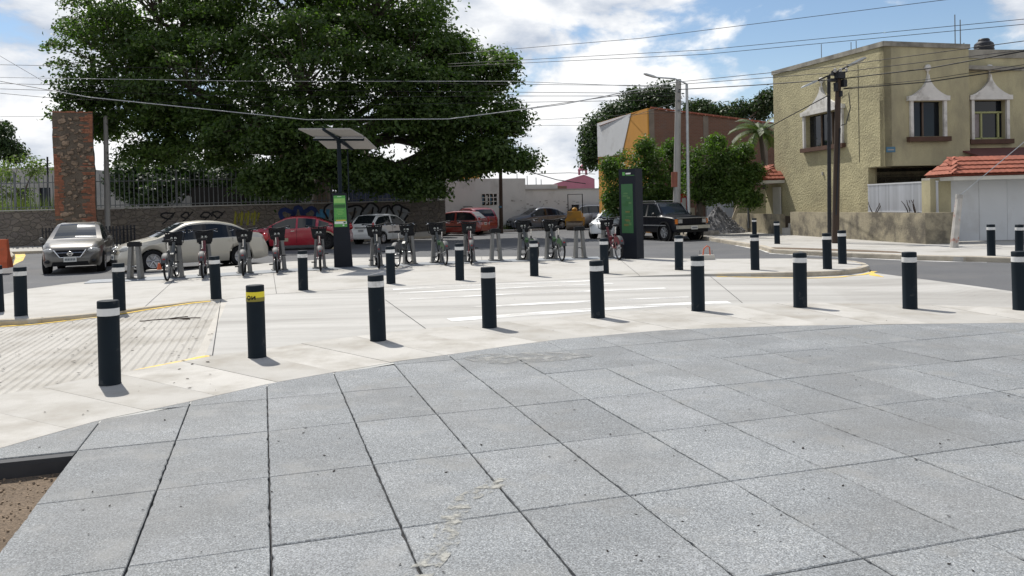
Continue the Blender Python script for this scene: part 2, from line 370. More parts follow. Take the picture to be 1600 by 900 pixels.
# ------------------------------------------------------------------ tiled plaza: a bed with every tile laid on it
S1, S2 = .646, 1.10; O = Vector((-2.490, 5.887, 0)); OA, OB = la(O), lb(O)
EDGE_AB = [(la(p), lb(p)) for p in PLAZA_EDGE]
def edge_b(a):
    for (a0, b0), (a1, b1) in zip(EDGE_AB, EDGE_AB[1:]):
        if a0 <= a <= a1: return b0+(b1-b0)*(a-a0)/(a1-a0)
    return EDGE_AB[0][1] if a < EDGE_AB[0][0] else EDGE_AB[-1][1]
def ab(a, b): return (E1.x*a+E2.x*b, E1.y*a+E2.y*b)
BED_A, BED_B = OA-S1*1.0, OB-.12                # the planting bed lies left of this line and nearer than that one
bed = [p for p in PLAZA_EDGE]+[(18, -4), ab(BED_A, -4), ab(BED_A, BED_B), ab(BED_A-9, BED_B)]
plaza = struct(sheet('plaza_paving', bed, lambda x, y: -.030, M_joint, depth=.30))
rng = random.Random(3)
def lay_tile(poly):
    cx = sum(p[0] for p in poly)/len(poly); cy = sum(p[1] for p in poly)/len(poly)
    dz = rng.uniform(-.002, .002); ax, ay = rng.uniform(-.0025, .0025), rng.uniform(-.0025, .0025)
    loc = [(p[0]-cx, p[1]-cy) for p in poly]; k = len(loc)
    zt = lambda x, y: dz+ax*x+ay*y
    mb = MB(); inn = []
    for i, p in enumerate(loc):                 # worn, slightly chipped rim
        l = math.hypot(*p) or 1; c = .007; inn.append((p[0]-p[0]/l*c, p[1]-p[1]/l*c))
    mb.add([(p[0], p[1], -.030) for p in loc]+[(p[0], p[1], zt(*p)-.005) for p in loc]+[(p[0], p[1], zt(*p)) for p in inn],
           [(i, (i+1) % k, k+(i+1) % k, k+i) for i in range(k)]+[(k+i, k+(i+1) % k, 2*k+(i+1) % k, 2*k+i) for i in range(k)]+[tuple(range(2*k, 3*k))])
    mb.build('tile', M_tile, plaza, loc=(cx, cy, 0), recalc=True)
BREAKS = sorted(e[0] for e in EDGE_AB)
for i in range(-9, 26):
    for j in range(-14, 8):
        a0, a1 = OA+S1*i, OA+S1*(i+1); b1 = OB-S2*j; b0 = b1-S2
        if j >= 0 and i <= -2: continue
        if i <= -2 and b0 < BED_B: b0 = BED_B+.09
        c = ab((a0+a1)/2, (b0+b1)/2)
        if c[1] < 1.0 or c[0] > 13 or c[0] < -7 or abs(c[0]) > 1.0*c[1]+2.2: continue
        g = rng.uniform(.003, .0075)
        ga = rng.uniform(.0030, .0060); a0 += ga; a1 -= ga; g = rng.uniform(.0018, .0040); b0 += g; b1 -= g
        xs_ = [a0]+[t for t in BREAKS if a0+.02 < t < a1-.02]+[a1]
        if min(edge_b(t) for t in xs_) > b1+.02:
            nj = 11                              # whole tile, edges a little uneven
            pts = []
            for (pa, pb), (qa, qb) in (((a0,b0),(a1,b0)), ((a1,b0),(a1,b1)), ((a1,b1),(a0,b1)), ((a0,b1),(a0,b0))):
                lng = abs(qb-pb) > abs(qa-pa); nj = 26 if lng else 9
                for t in range(nj):
                    w = (rng.choice((0, 0, 1, 1, 2.0))*rng.uniform(-.0010, .0042) if lng else rng.choice((0, 0, 1))*rng.uniform(-.0003, .0022)) if t else 0
                    da, db = qa-pa, qb-pb; l = math.hypot(da, db)
                    pts.append((pa+da*t/nj-db/l*w, pb+db*t/nj+da/l*w))
            lay_tile([ab(*p) for p in pts]); continue
        top = [(t, min(b1, edge_b(t)-.006)) for t in xs_]
        keep = [t for t in top if t[1] > b0+.015]
        if len(keep) < 2: continue
        if len(keep) < len(top):                # the edge leaves the tile through its near side: find where
            full = []
            K = 14
            for q in range(K+1):
                t = a0+(a1-a0)*q/K; h = min(b1, edge_b(t)-.006)
                if h > b0+.012: full.append((t, h))
            keep = full
            if len(keep) < 2: continue
        poly = [(keep[0][0], b0), (keep[-1][0], b0)]+keep[::-1]
        lay_tile([ab(*p) for p in poly])
ribbon(dens(PLAZA_EDGE, 6), .075, lambda x, y: -.0045, side=-.5).build('mortar_joint', M_mortar, plaza)
# dark stone edging along the planting bed, in two lengths
for k in range(6):
    a1 = BED_A-.004-k*1.5; mb = MB(); mb.prism([ab(a1-1.494, BED_B+.002), ab(a1, BED_B+.002), ab(a1, BED_B+.088), ab(a1-1.494, BED_B+.088)], -.24, -.002)
    mb.build('edging_stone', M_edge, plaza)
b = MB(); nx, ny = 44, 40; vs = []; r2 = random.Random(5)
from mathutils import noise as mnoise
for jy in range(ny+1):
    for ix in range(nx+1):
        p = ab(BED_A+.03-8.0*ix/nx, BED_B+.04-6.5*jy/ny); z = -.125+.035*mnoise.noise(Vector((p[0]*1.7, p[1]*1.7, 0)))+.012*mnoise.noise(Vector((p[0]*9, p[1]*9, 3)))
        vs.append((p[0], p[1], z))
b.add(vs, [(j*(nx+1)+i, j*(nx+1)+i+1, (j+1)*(nx+1)+i+1, (j+1)*(nx+1)+i) for j in range(ny) for i in range(nx)])
struct(b.build('planting_bed_soil', M_soil, smooth=180, recalc=True))

# ------------------------------------------------------------------ concrete band along the plaza: diagonal pours
b_edge = MB()
FAR_AB = [(la(p), lb(p)) for p in BAND_FAR]
def polyline_at(pl, s):                         # point at arc length s
    for p, q in zip(pl, pl[1:]):
        l = math.hypot(q[0]-p[0], q[1]-p[1])
        if s <= l: return (p[0]+(q[0]-p[0])*s/l, p[1]+(q[1]-p[1])*s/l)
        s -= l
    return pl[-1]
def plen(pl): return sum(math.hypot(q[0]-p[0], q[1]-p[1]) for p, q in zip(pl, pl[1:]))
LN, LF = plen(PLAZA_EDGE), plen(BAND_FAR)
band_base = MB(); sidewalk = struct(sheet('sidewalk', PLAZA_EDGE+BAND_FAR[::-1], lambda x, y: min(zc(x, y), -.012)-.014 if False else -.016, M_joint, depth=.2))
NS = 26; cutn = [LN*(k/NS) for k in range(NS+1)]; cutf = [max(0, min(LF, LF*(k/NS)-.75)) for k in range(NS+1)]; cutf[0] = 0; cutf[-1] = LF
for k in range(NS):
    m = 6
    nr = [polyline_at(PLAZA_EDGE, cutn[k]+.002+(cutn[k+1]-cutn[k]-.004)*t/m) for t in range(m+1)]
    fr = [polyline_at(BAND_FAR, cutf[k]+.002+(cutf[k+1]-cutf[k]-.004)*t/m) for t in range(m+1)]
    # tuck both edges in a hair so that the joints show
    poly = [(p[0], p[1]+.003) for p in nr]+[(p[0], p[1]-.003) for p in fr[::-1]]
    cx = sum(p[0] for p in poly)/len(poly); cy = sum(p[1] for p in poly)/len(poly)
    mb = MB(); mb.prism([(p[0]-cx, p[1]-cy) for p in poly], -.10, rng.uniform(-.002, .002)); mb.build('concrete_slab', M_band, sidewalk, loc=(cx, cy, 0))

# ------------------------------------------------------------------ raised crossing between the band and the cycle island
def seg_at_a(pl, a):                            # where a polyline meets the line la = a
    for p, q in zip(pl, pl[1:]):
        if (la(p)-a)*(la(q)-a) <= 0 and la(p) != la(q):
            t = (a-la(p))/(la(q)-la(p)); return (p[0]+(q[0]-p[0])*t, p[1]+(q[1]-p[1])*t)
def between(pl, a0, a1): return [p for p in [seg_at_a(pl, a0)]+[p for p in pl if a0+.01 < la(p) < a1-.01]+[seg_at_a(pl, a1)] if p]
UP = ISL_NEAR+ISL_MID[1:]+TIP[1:5]
APRON = xy((1358,418),(1440,428),(1530,439),(1587,446.5),(1700,462),(1850,484),(2000,498))
table_poly = [seg_at_a(BAND_FAR, A_LEFT)]+[p for p in BAND_FAR if la(p) > A_LEFT+.01][:-2]+APRON[::-1][1:]+[p for p in UP[::-1] if la(p) > A_LEFT+.01]+[seg_at_a(UP, A_LEFT)]
cuts = [A_RIGHT+.5*k for k in range(9)]
road_table = struct(sheet('raised_crossing', table_poly, lambda x, y: zc(x, y)-.006, M_cross, depth=.2, cuts=cuts))
# saw cuts across the crossing
def strip(p, q, w): 
    d = Vector((q[0]-p[0], q[1]-p[1], 0)).normalized(); n_ = Vector((-d.y, d.x, 0))*w/2
    return [(p[0]+n_.x, p[1]+n_.y), (q[0]+n_.x, q[1]+n_.y), (q[0]-n_.x, q[1]-n_.y), (p[0]-n_.x, p[1]-n_.y)]
for pl in (xy((602,468),(668,515)), xy((345,469),(332,555)), xy((1110,428),(1160,473))):
    ribbon(dens(pl), .012, lambda x, y: zc(x, y)-.0035).build('saw_cut', M_joint, road_table)
# white bands of the zebra, worn by tyres
for pl, w in ((xy((614,452),(700,447.5),(830,442.5),(945,437.5)), .24), (xy((624,457.5),(760,451),(958,442.5)), .22), (xy((640,467),(800,459),(1040,450)), .20),
              (xy((690,482.5),(860,473),(1078,464)), .22), (xy((702,499.5),(800,492.5),(924,483.5),(1020,477),(1090,473.5),(1140,472)), .34)):
    ribbon(dens(pl), w, lambda x, y: zc(x, y)-.002).build('crossing_stripe', M_white_paint, road_table)

# ribbed ramp on the left of the crossing, one mesh of grooves
mb = MB(); vs = []; fs = []
pit = .105; a = A_LEFT-.10; cols = []
def b_at(pl, a):
    p = seg_at_a(pl, a); return lb(p) if p else None
rows = []
while a > -9.0:
    for da, dz in ((0, 0), (.036, 0), (.056, -.017), (.086, -.017)):
        aa = a-da; bn = b_at(BAND_FAR, aa) if aa > la(BAND_FAR[0])+.05 else lb(BAND_FAR[0])-.5*(la(BAND_FAR[0])-aa)
        bf = b_at(UP, aa) if aa > la(UP[0])+.05 else lb(UP[0])
        if bf is None: bf = lb(UP[0])
        p, q = ab(aa, bn+.02), ab(aa, bf-.02); l_ = math.hypot(q[0]-p[0], q[1]-p[1])
        rows.append([(p[0]+(q[0]-p[0])*t, p[1]+(q[1]-p[1])*t) for t in (0, .13/l_, .16/l_, .35, .65, 1-.22/l_, 1-.19/l_, 1)]); cols.append(dz)
    a -= pit
for r_, dz in zip(rows, cols):
    for i_, p in enumerate(r_): vs.append((p[0], p[1], zc(*p)-.006+(dz*.8 if 2 <= i_ <= 5 else 0)))
K = 8
fs = [(i*K+t, i*K+t+1, (i+1)*K+t+1, (i+1)*K+t) for i in range(len(rows)-1) for t in range(K-1)]
mb.add(vs, fs); ramp = struct(mb.build('ribbed_ramp', M_ramp, recalc=False))
me = ramp.data; bm = bmesh.new(); bm.from_mesh(me); bmesh.ops.recalc_face_normals(bm, faces=bm.faces)
if sum(f.normal.z for f in bm.faces) < 0: bmesh.ops.reverse_faces(bm, faces=bm.faces)
bm.to_mesh(me); bm.free()
p_edge = [seg_at_a(BAND_FAR, A_LEFT-.10), seg_at_a(BAND_FAR, A_LEFT+.001)]; q_edge = [seg_at_a(UP, A_LEFT-.10), seg_at_a(UP, A_LEFT+.001)]
MB().prism([p_edge[0], p_edge[1], q_edge[1], q_edge[0]], -.2, -.006).build('ramp_border', M_conc2, ramp)
# flat darker lines marking the grooves of the ramp on the right
ribs = MB()
for k in range(16):
    t = k/15.0; pl = [ (x0+(x1-x0)*t, y0+(y1-y0)*t) for (x0, y0), (x1, y1) in (((1275,429),(1330,468)), ((1362,430),(1420,470)), ((1480,436),(1520,475)), ((1600,452),(1640,480)), ((1700,466),(1740,484)))]
    ribs.add(*[(r.v, r.f) for r in [ribbon(dens(xy(*pl), 6), .014, lambda x, y: zc(x, y)-.0035)]][0])
ribs.build('ramp_groove', M_groove, road_table)
# yellow lines at the foot of the kerbs
kl = [p for p in between(ISL_NEAR, -11.0, -1.0)]
ribbon(dens([(p[0]+.02, p[1]-.075) for p in kl], 4), .13, lambda x, y: zc(x, y)+.0015).build('kerb_line', M_yellow_paint, ramp)
ribbon(dens(xy((178,584.5),(230,574.5),(290,563.5),(330,556.5)), 4), .10, lambda x, y: zc(x, y)+.0015, side=.52).build('edge_line', M_yellow_paint, ramp)
ribbon(dens(xy((1120,427.5),(1180,427.8),(1260,427.0),(1310,425.2),(1346,421.5),(1363,417.0)), 4), .11, lambda x, y: zc(x, y)-.0005, side=-.5).build('kerb_line', M_yellow_paint, road_table)
ribbon(dens(xy((1480,477.0),(1540,478.4),(1600,480),(1680,483)), 4), .10, lambda x, y: zc(x, y)-.001, side=.6).build('edge_line', M_yellow_paint, road_table)
yb = MB().prism(xy((1358,422.5),(1381,425.5),(1370,421.5),(1361,416.5)), -.3, lambda x, y: zc(x, y)-.0015); yb.build('painted_nose', M_yellow_paint, road_table)

# ------------------------------------------------------------------ cycle island
isl = ISL_NEAR+ISL_MID[1:]+TIP[1:]+ISL_BACK[1:]
island = struct(sheet('cycle_island', isl, lambda x, y: -.002, M_conc, depth=.30))
def kerb_run(name, pl, parent, w=.14, z1=.0, z0=-.28, mat=None, l=1.0, inward=1):
    """kerb stones with rounded upper edge following a polyline"""
    L_ = plen(pl); n_ = max(1, round(L_/l))
    for k in range(n_):
        pts = [polyline_at(pl, L_*(k+t/4.0)/n_+(.004 if t == 0 else -.004 if t == 4 else 0)) for t in range(5)]
        vs = []; prof = ((0, z0), (-.004, z1-.03), (.012, z1-.008), (.035, z1), (w, z1), (w, z0))
        for i, p in enumerate(pts):
            q0, q1 = pts[max(i-1, 0)], pts[min(i+1, 4)]; t = Vector((q1[0]-q0[0], q1[1]-q0[1], 0)).normalized(); nn = Vector((-t.y, t.x, 0))*inward
            for d, z in prof: vs.append((p[0]+nn.x*d, p[1]+nn.y*d, z))
        P_ = len(prof); fs = [(i*P_+j, i*P_+(j+1) % P_, (i+1)*P_+(j+1) % P_, (i+1)*P_+j) for i in range(4) for j in range(P_)]+[tuple(range(P_)), tuple(4*P_+j for j in range(P_-1, -1, -1))]
        MB().add(vs, fs).build(name, mat or M_kerb, parent, recalc=True)
kerb_run('kerb_stone', [(p[0], p[1]-.012) for p in ISL_NEAR], island, z1=.003)
kerb_run('kerb_stone', [(p[0]+.01, p[1]-.008) for p in xy((1120,427),(1180,426.5))]+[(p[0]+.008, p[1]-.008) for p in TIP[1:]], island, z1=.003)
for pl in (xy((225,480.5),(262,447),(285,424.5)), xy((432,459),(428,432.5),(427,411)), xy((760,442),(752,401)), xy((1000,431),(965,402.5))):
    ribbon(dens(pl), .010, lambda x, y: .0015).build('saw_cut', M_joint, island)
# ------------------------------------------------------------------ street furniture materials
M_boll = pm('navy_black_steel', (.0065,.0125,.0185), .6, .12, 5, .05, 200, spec=.16, stain=(.055,.058,.060), stain_scale=4.0, stain_lo=.62, stain_hi=.74)
M_band_w = pm('white_reflective', (.64,.64,.63), .5, .06, 6, 0, fine=.05, rnd=.1, stain=(.36,.35,.33), stain_scale=7, stain_lo=.52, stain_hi=.72)
M_tape = pm('yellow_tape', (.72,.60,.03), .45, .08, 5)
M_tape_dk = pm('olive_tape', (.22,.19,.03), .5, .1, 5)
M_black = pm('black_plastic', (.009,.010,.012), .55, .1, 6, spec=.2)
M_rubber = pm('tyre_rubber', (.012,.012,.013), .85, .15, 8, spec=.2)
M_dock = pm('brushed_steel', (.17,.17,.165), .5, .08, 4, metal=.3, stain=(.20,.20,.19), stain_scale=3)
M_bike_grey = pm('bike_silver_paint', (.075,.08,.08), .45, .05, 5, metal=.2, coat=.1)
M_fender = pm('bike_grey_fender', (.055,.058,.062), .6, .08, 6)
M_bike_red = pm('bike_red_paint', (.12,.024,.028), .4, .08, 5, coat=.3)
M_bike_green = pm('bike_green_panel', (.045,.10,.04), .45, .1, 5, coat=.2)
M_chrome = pm('chrome', (.72,.72,.72), .18, .03, 5, metal=1.0)
M_alu = pm('aluminium', (.33,.335,.34), .4, .05, 5, metal=.6)
M_reflect = pm('red_reflector', (.22,.015,.015), .25, .05, 5)
M_totem = pm('navy_totem', (.005,.008,.015), .5, .1, 3, spec=.25)
M_sgreen = pm('sign_green', (.075,.30,.055), .4, .05, 3, coat=.2)
M_sdark = pm('sign_dark_green', (.022,.10,.025), .4, .1, 8)
M_slime = pm('sign_pale_green', (.25,.48,.13), .45, .12, 8)
M_map = pm('map_green', (.030,.115,.040), .35, .1, 3)
M_map2 = pm('map_pale', (.075,.17,.06), .4, .12, 6)
M_map3 = pm('map_ochre', (.13,.13,.035), .4, .1, 6)
M_swhite = pm('sign_white', (.70,.72,.68), .5, .03, 3)
M_syellow = pm('sign_yellow', (.62,.45,.05), .5, .05, 3)
M_panel_under = pm('panel_underside', (.30,.285,.27), .6, .05, 2)
M_solar = pm('solar_cells', (.012,.018,.045), .15, .1, 4, coat=.5)

# ------------------------------------------------------------------ bollards
def bollard_parts(root, yellow=False):
    prof = [(.100, 0.0), (.100, .674)]
    MB().lathe([(0, 0), (.103, 0), (.103, .006), (.100, .012), (.100, .676)], n=28).build('post', M_boll, root, smooth=40)
    MB().lathe([(.100, .676), (.1015, .677), (.1015, .748), (.100, .749)], n=28).build('reflective_band', M_tape if yellow else M_band_w, root, smooth=40)
    MB().lathe([(.100, .749), (.100, .812), (.096, .819), (.088, .822), (0, .822)], n=28).build('cap', M_boll, root, smooth=40)
    if yellow:
        MB().lathe([(.1022, .640), (.1024, .641), (.1024, .684), (.1022, .685)], n=28).build('lower_tape', M_tape_dk, root, smooth=40)
        # the two letters left on the tape
        def stroke(pts, w=.0065):
            vs = []; fs = []
            for k, (s_, z) in enumerate(pts):
                q0, q1 = pts[max(k-1, 0)], pts[min(k+1, len(pts)-1)]; t = Vector((q1[0]-q0[0], q1[1]-q0[1])); t.normalize(); nn = Vector((-t.y, t.x))*w
                for sg in (1, -1):
                    a = (s_+nn.x*sg)/.103; vs.append((.1036*math.sin(a), -.1036*math.cos(a), z+nn.y*sg))
            return vs, [(2*i, 2*i+1, 2*i+3, 2*i+2) for i in range(len(pts)-1)]
        lt = MB()
        lt.add(*stroke([(-.012, .664), (-.012, .706)])); lt.add(*stroke([(.022, .664), (.022, .706)]))
        lt.add(*stroke([(-.012+.034*t/5, .668+.034*t/5) for t in range(6)]))
        lt.build('tape_letter', M_black, root)
        lo = MB(); lo.add(*stroke([(-.052+.020*math.cos(a), .685+.021*math.sin(a)) for a in [2*math.pi*k/14 for k in range(15)]])); lo.build('tape_letter', M_black, root)
FRONT = [((172,600), 'bollard at the left end of the front row, beside the ribbed ramp'),
 ((402,558), 'bollard wrapped with torn yellow lettered tape, second in the front row'),
 ((591,532), 'third bollard from the left in the front row along the grey tiles'),
 ((765,511.5), 'fourth bollard of the front row, at the near end of the zebra stripes'),
 ((934.5,496), 'fifth bollard of the front row, in front of the map totem'),
 ((1091,485.5), 'sixth bollard of the front row, at the right end of the zebra stripes'),
 ((1250.5,480), 'seventh bollard of the front row, in front of the island nose'),
 ((1422,482), 'eighth bollard of the front row, before the open asphalt on the right'),
 ((1595,484), 'bollard cut by the right picture edge in the front row')]
BACK = [((-3,487), 'bollard just cut by the left picture edge on the cycle island'),
 ((33,493), 'leftmost whole bollard of the back row, on the kerb below the parked silver sedan'),
 ((187,485), 'second bollard of the back row, right at the kerb above the ribbed ramp'),
 ((338,467), 'third bollard of the back row, where the yellow kerb line ends'),
 ((474,453), 'fourth bollard of the back row, in front of the red coupe'),
 ((611,443), 'fifth bollard of the back row, in front of the white hatchback'),
 ((718.5,437.5), 'sixth bollard of the back row, below the red cars'),
 ((835,431), 'seventh bollard of the back row, in front of two green bicycles'),
 ((945,427), 'eighth bollard of the back row, in front of the bicycle by the map totem'),
 ((1061,421.5), 'ninth bollard of the back row, in front of the black off-roader'),
 ((1180,421.5), 'bollard on the island at its yellow kerb line, right of the concrete block'),
 ((1293,420), 'left one of the two bollards close together on the island nose'),
 ((1316.5,412), 'right one of the two bollards close together on the island nose'),
 ((1179,371), 'far bollard half hidden behind another, on the opposite pavement'),
 ((1214.5,381), 'far bollard on the opposite pavement before the low garden wall'),
 ((1549,399.5), 'far bollard by the white garage door, left of its twin'),
 ((1593,401), 'far bollard by the white garage door at the right picture edge')]
proto = thing('bollard', '', 'bollard'); bollard_parts(proto)
for k, (p, lab) in enumerate(FRONT+BACK):
    g = G(*p); yl = 'yellow' in lab and 'tape' in lab
    if yl:
        o = thing('bollard', lab, 'bollard', g); bollard_parts(o, True); o.rotation_euler = (0, 0, math.atan2(-g.x, g.y)-.25)
    else:
        o = proto if k == 0 else copy_tree(proto)
        o.location = g; o.rotation_euler = (random.uniform(-.014, .014), random.uniform(-.014, .014), random.uniform(0, 6))
    lab = 'dark '+lab
    tag(o, lab, 'bollard', 'bollards around the crossing')
    if p[1] < 402 and p[0] > 1100: o.location.z = 0.0

# ------------------------------------------------------------------ docking row: steel plates, docks and bicycles
DOCK = [(212,436),(276,434),(322,430.5),(383,427),(437,422.5),(500,419.5),(588,416),(640,413),(683,411),(733,409.5),(775,407.5),(818,406.5),(861,405),(906,403.8),(948,402.8)]
row = [G(*p) for p in DOCK]
row_pl = [(row[0].x-1.0, row[0].y-.45)]+[(p.x, p.y) for p in row]+[(row[-1].x+.9, row[-1].y+.1)]
sm = [row_pl[0]]+[tuple((row_pl[i-1][c]+2*row_pl[i][c]+row_pl[i+1][c])/4 for c in (0, 1)) for i in range(1, len(row_pl)-1)]+[row_pl[-1]]
Lr = plen(sm); npl = 8
for k in range(npl):
    pts = [polyline_at(sm, Lr*(k+t/5.0)/npl+(.004 if t == 0 else -.004 if t == 5 else 0)) for t in range(6)]
    vs = []
    for i, p in enumerate(pts):
        q0, q1 = pts[max(i-1, 0)], pts[min(i+1, 5)]; t = Vector((q1[0]-q0[0], q1[1]-q0[1], 0)).normalized(); nn = Vector((-t.y, t.x, 0))
        for d, z in ((-.62, -.01), (-.62, .014), (.42, .014), (.42, -.01)): vs.append((p[0]+nn.x*d, p[1]+nn.y*d, z))
    fs = [(i*4+j, i*4+(j+1) % 4, (i+1)*4+(j+1) % 4, (i+1)*4+j) for i in range(5) for j in range(4)]+[(0,1,2,3), (23,22,21,20)]
    o = MB().add(vs, fs).build('dock_base_plate', M_plate, recalc=True)
    tag(o, ['leftmost grey steel base plate under the docking row, below the empty dock', 'second grey steel base plate of the docking row', 'third grey steel base plate of the docking row',
            'grey steel base plate of the docking row left of the solar totem', 'grey steel base plate of the docking row right of the solar totem', 'sixth grey steel base plate of the docking row, below the red cars',
            'seventh grey steel base plate of the docking row, under two green bicycles', 'rightmost grey steel base plate of the docking row, beside the map totem'][k], 'base plate', 'steel plates under the bicycle docks')
def make_dock(root):
    for s in (-1, 1):
        # side plate: leaning inward, wide at the foot
        v = [(-.17, s*.175, 0), (.17, s*.175, 0), (.085, s*.125, .84), (-.085, s*.125, .84)]
        MB().plate(v, (0, -s, 0), .085).build('side_plate', M_dock, root, recalc=True)
    hd = MB().box((0, 0, .875), (.20, .31, .10)); hd.box((.0, 0, .935), (.15, .25, .03)); hd.build('head', M_black, root)
    MB().tube([(.03, -.13, .26), (-.02, .0, .32), (-.03, .10, .30)], .022, 8).build('lock_bar', M_alu, root, smooth=60)
    MB().box((0, 0, .018), (.40, .42, .016)).build('foot', M_dock, root)
def wheel(name, root, x, z, r_):
    w = MB().torus((x, 0, z), r_-.022, .024, n=32, k=8).build(name, M_rubber, root, smooth=60)
    MB().torus((x, 0, z), r_-.05, .011, n=32, k=6).build('rim', M_alu, w, smooth=60)
    sp = MB()
    for k in range(14):
        a = 2*math.pi*k/14; sp.tube([(x+.02*math.cos(a), .03*(-1)**k, z+.02*math.sin(a)), (x+(r_-.05)*math.cos(a+.12), 0, z+(r_-.05)*math.sin(a+.12))], .0016, 4, caps=False)
    sp.tube([(x, -.06, z), (x, .06, z)], .028, 10); sp['x'] if False else None
    sp.build('spokes', M_alu, w)
    return w
def make_bike(root, accent, skirt, frame, basket=True, front=0.0):
    RW = .315
    wheel('rear_wheel', root, 0, RW, RW); wheel('front_wheel', root, 1.09, RW, RW)
    f = MB()
    f.tube([(.93, 0, .80), (.80, 0, .58), (.62, 0, .40), (.43, 0, .31)], [.036, .040, .040, .036], 10)      # step-through down tube
    f.tube([(.43, 0, .31), (.30, 0, .60), (.26, 0, .70)], .026, 10)                                     # seat tube
    f.tube([(.62, 0, .42), (.44, 0, .47), (.34, 0, .50)], .020, 8)
    for s in (-1, 1):
        f.tube([(.43, s*.03, .31), (.20, s*.06, .315), (0, s*.065, RW)], .013, 6)
        f.tube([(.28, s*.025, .64), (.12, s*.06, .47), (0, s*.065, RW)], .011, 6)
    f.tube([(.955, 0, .86), (.925, 0, .72)], .034, 10)
    f.build('frame', frame, root, smooth=60)
    fk = MB()
    for s in (-1, 1): fk.tube([(.94, s*.05, .74), (1.03, s*.06, .52), (1.09, s*.06, RW)], .016, 6)
    fk.tube([(.94, -.055, .74), (.94, .055, .74)], .022, 8); fk.build('fork', M_bike_grey, root, smooth=60)
    st = MB(); st.tube([(.945, 0, .84), (.90, 0, 1.02), (.89, 0, 1.08)], .019, 8)
    st.tube([(.70, -.31, 1.13), (.76, -.24, 1.13), (.88, -.10, 1.10), (.90, 0, 1.09), (.88, .10, 1.10), (.76, .24, 1.13), (.70, .31, 1.13)], .013, 8)
    hb = st.build('handlebar', M_black, root, smooth=60)
    for s in (-1, 1):
        MB().tube([(.62, s*.318, 1.13), (.735, s*.275, 1.13)], .019, 8).build('grip', M_black, hb, smooth=60)
        MB().tube([(.78, s*.22, 1.115), (.74, s*.27, 1.085), (.66, s*.31, 1.08)], .007, 6).build('brake_lever', M_chrome, hb)
        MB().tube([(.86, s*.12, 1.10), (.90, s*.09, 1.02), (.95, s*.03, .92)], .005, 5).build('cable', M_black, hb)
    sp = MB(); sp.tube([(.265, 0, .68), (.235, 0, .88)], .016, 8); spo = sp.build('seat_post', M_chrome, root, smooth=60)
    sd = MB(); prof = [(-.06, .105), (-.02, .112), (.05, .085), (.12, .045), (.20, .026), (.235, .012)]
    vs = []; K = 10
    for x, w in prof:
        for k in range(K):
            a = 2*math.pi*k/K; vs.append((.20+x, w*math.cos(a), .915+.030*math.sin(a)-(.012 if abs(math.cos(a)) < .3 and math.sin(a) > 0 else 0)))
    fs = [(i*K+k, i*K+(k+1) % K, (i+1)*K+(k+1) % K, (i+1)*K+k) for i in range(len(prof)-1) for k in range(K)]+[tuple(range(K-1, -1, -1)), tuple((len(prof)-1)*K+k for k in range(K))]
    sd.add(vs, fs).build('seat', M_black, root, smooth=50, recalc=True)
    # rear mudguard with side skirts
    fd = MB(); vs = []; fs = []; ang = [R(20+150*k/14) for k in range(15)]
    for a in ang:
        for y, rr in ((-.055, RW-.06), (-.05, RW+.015), (0, RW+.028), (.05, RW+.015), (.055, RW-.06)):
            vs.append((-rr*math.cos(a), y, RW+rr*math.sin(a)))
    fs = [(i*5+j, i*5+j+1, (i+1)*5+j+1, (i+1)*5+j) for i in range(14) for j in range(4)]
    mud = fd.add(vs, fs).build('rear_mudguard', M_fender, root, smooth=60)
    for s in (-1, 1):
        v = [(-rr*math.cos(a), s*.060, RW+rr*math.sin(a)) for a, rr in [(R(28+110*k/10), RW-.005) for k in range(11)]]+[(-rr*math.cos(a), s*.060, RW+rr*math.sin(a)) for a, rr in [(R(138-110*k/8), RW-.14) for k in range(9)]]
        MB().plate(v, (0, s, 0), .004).build('skirt', skirt, mud, recalc=True)
    MB().box((-.275, 0, RW+.20), (.02, .045, .035)).build('rear_light', M_reflect, mud)
    ff = MB(); vs = []
    for k in range(11):
        a = R(40+110*k/10)
        for y, rr in ((-.035, RW+.01), (0, RW+.022), (.035, RW+.01)): vs.append((1.09+rr*math.cos(a), y, RW+rr*math.sin(a)))
    ff.add(vs, [(i*3+j, (i+1)*3+j, (i+1)*3+j+1, i*3+j+1) for i in range(10) for j in range(2)]).build('front_mudguard', M_fender, root, smooth=60)
    cr = MB(); cr.tube([(.43, -.09, .31), (.43, .09, .31)], .02, 8)
    cr.lathe([(0, -.004), (.085, -.004), (.085, .004), (0, .004)], (.43, -.075, .31), 18, axis='Y')
    for s in (-1, 1): cr.tube([(.43, s*.085, .31), (.43+s*.12, s*.10, .31-s*.11)], .011, 6)
    crk = cr.build('crankset', M_alu, root)
    for s in (-1, 1): MB().box((.43+s*.12, s*.155, .31-s*.11), (.09, .10, .026)).build('pedal', M_black, crk)
    if basket:
        bk = MB(); x0, x1 = .98, 1.24; z0, z1 = .82, 1.08; w0, w1 = .15, .19
        c = [(x0, -w0, z0), (x1, -w0, z0), (x1, w0, z0), (x0, w0, z0), (x0, -w1, z1), (x1+.02, -w1, z1), (x1+.02, w1, z1), (x0, w1, z1)]
        for i, j in ((0,1),(1,2),(2,3),(3,0),(4,5),(5,6),(6,7),(7,4),(0,4),(1,5),(2,6),(3,7)): bk.tube([c[i], c[j]], .010, 6)
        bk.plate([c[0], c[1], c[2], c[3]], (0, 0, 1), .006)
        for k in range(1, 6):
            t = k/6.0; bk.tube([(x0, -w0+2*w0*t, z0), (x0, -w1+2*w1*t, z1)], .005, 4); bk.tube([(x1, -w0+2*w0*t, z0), (x1+.02, -w1+2*w1*t, z1)], .005, 4)
        bk.plate([(x0-.008, -w0, z0), (x0-.008, w0, z0), (x0-.008, w1*.97, z1-.02), (x0-.008, -w1*.97, z1-.02)], (-1, 0, 0), .006)
        bo = bk.build('basket', M_black, root)
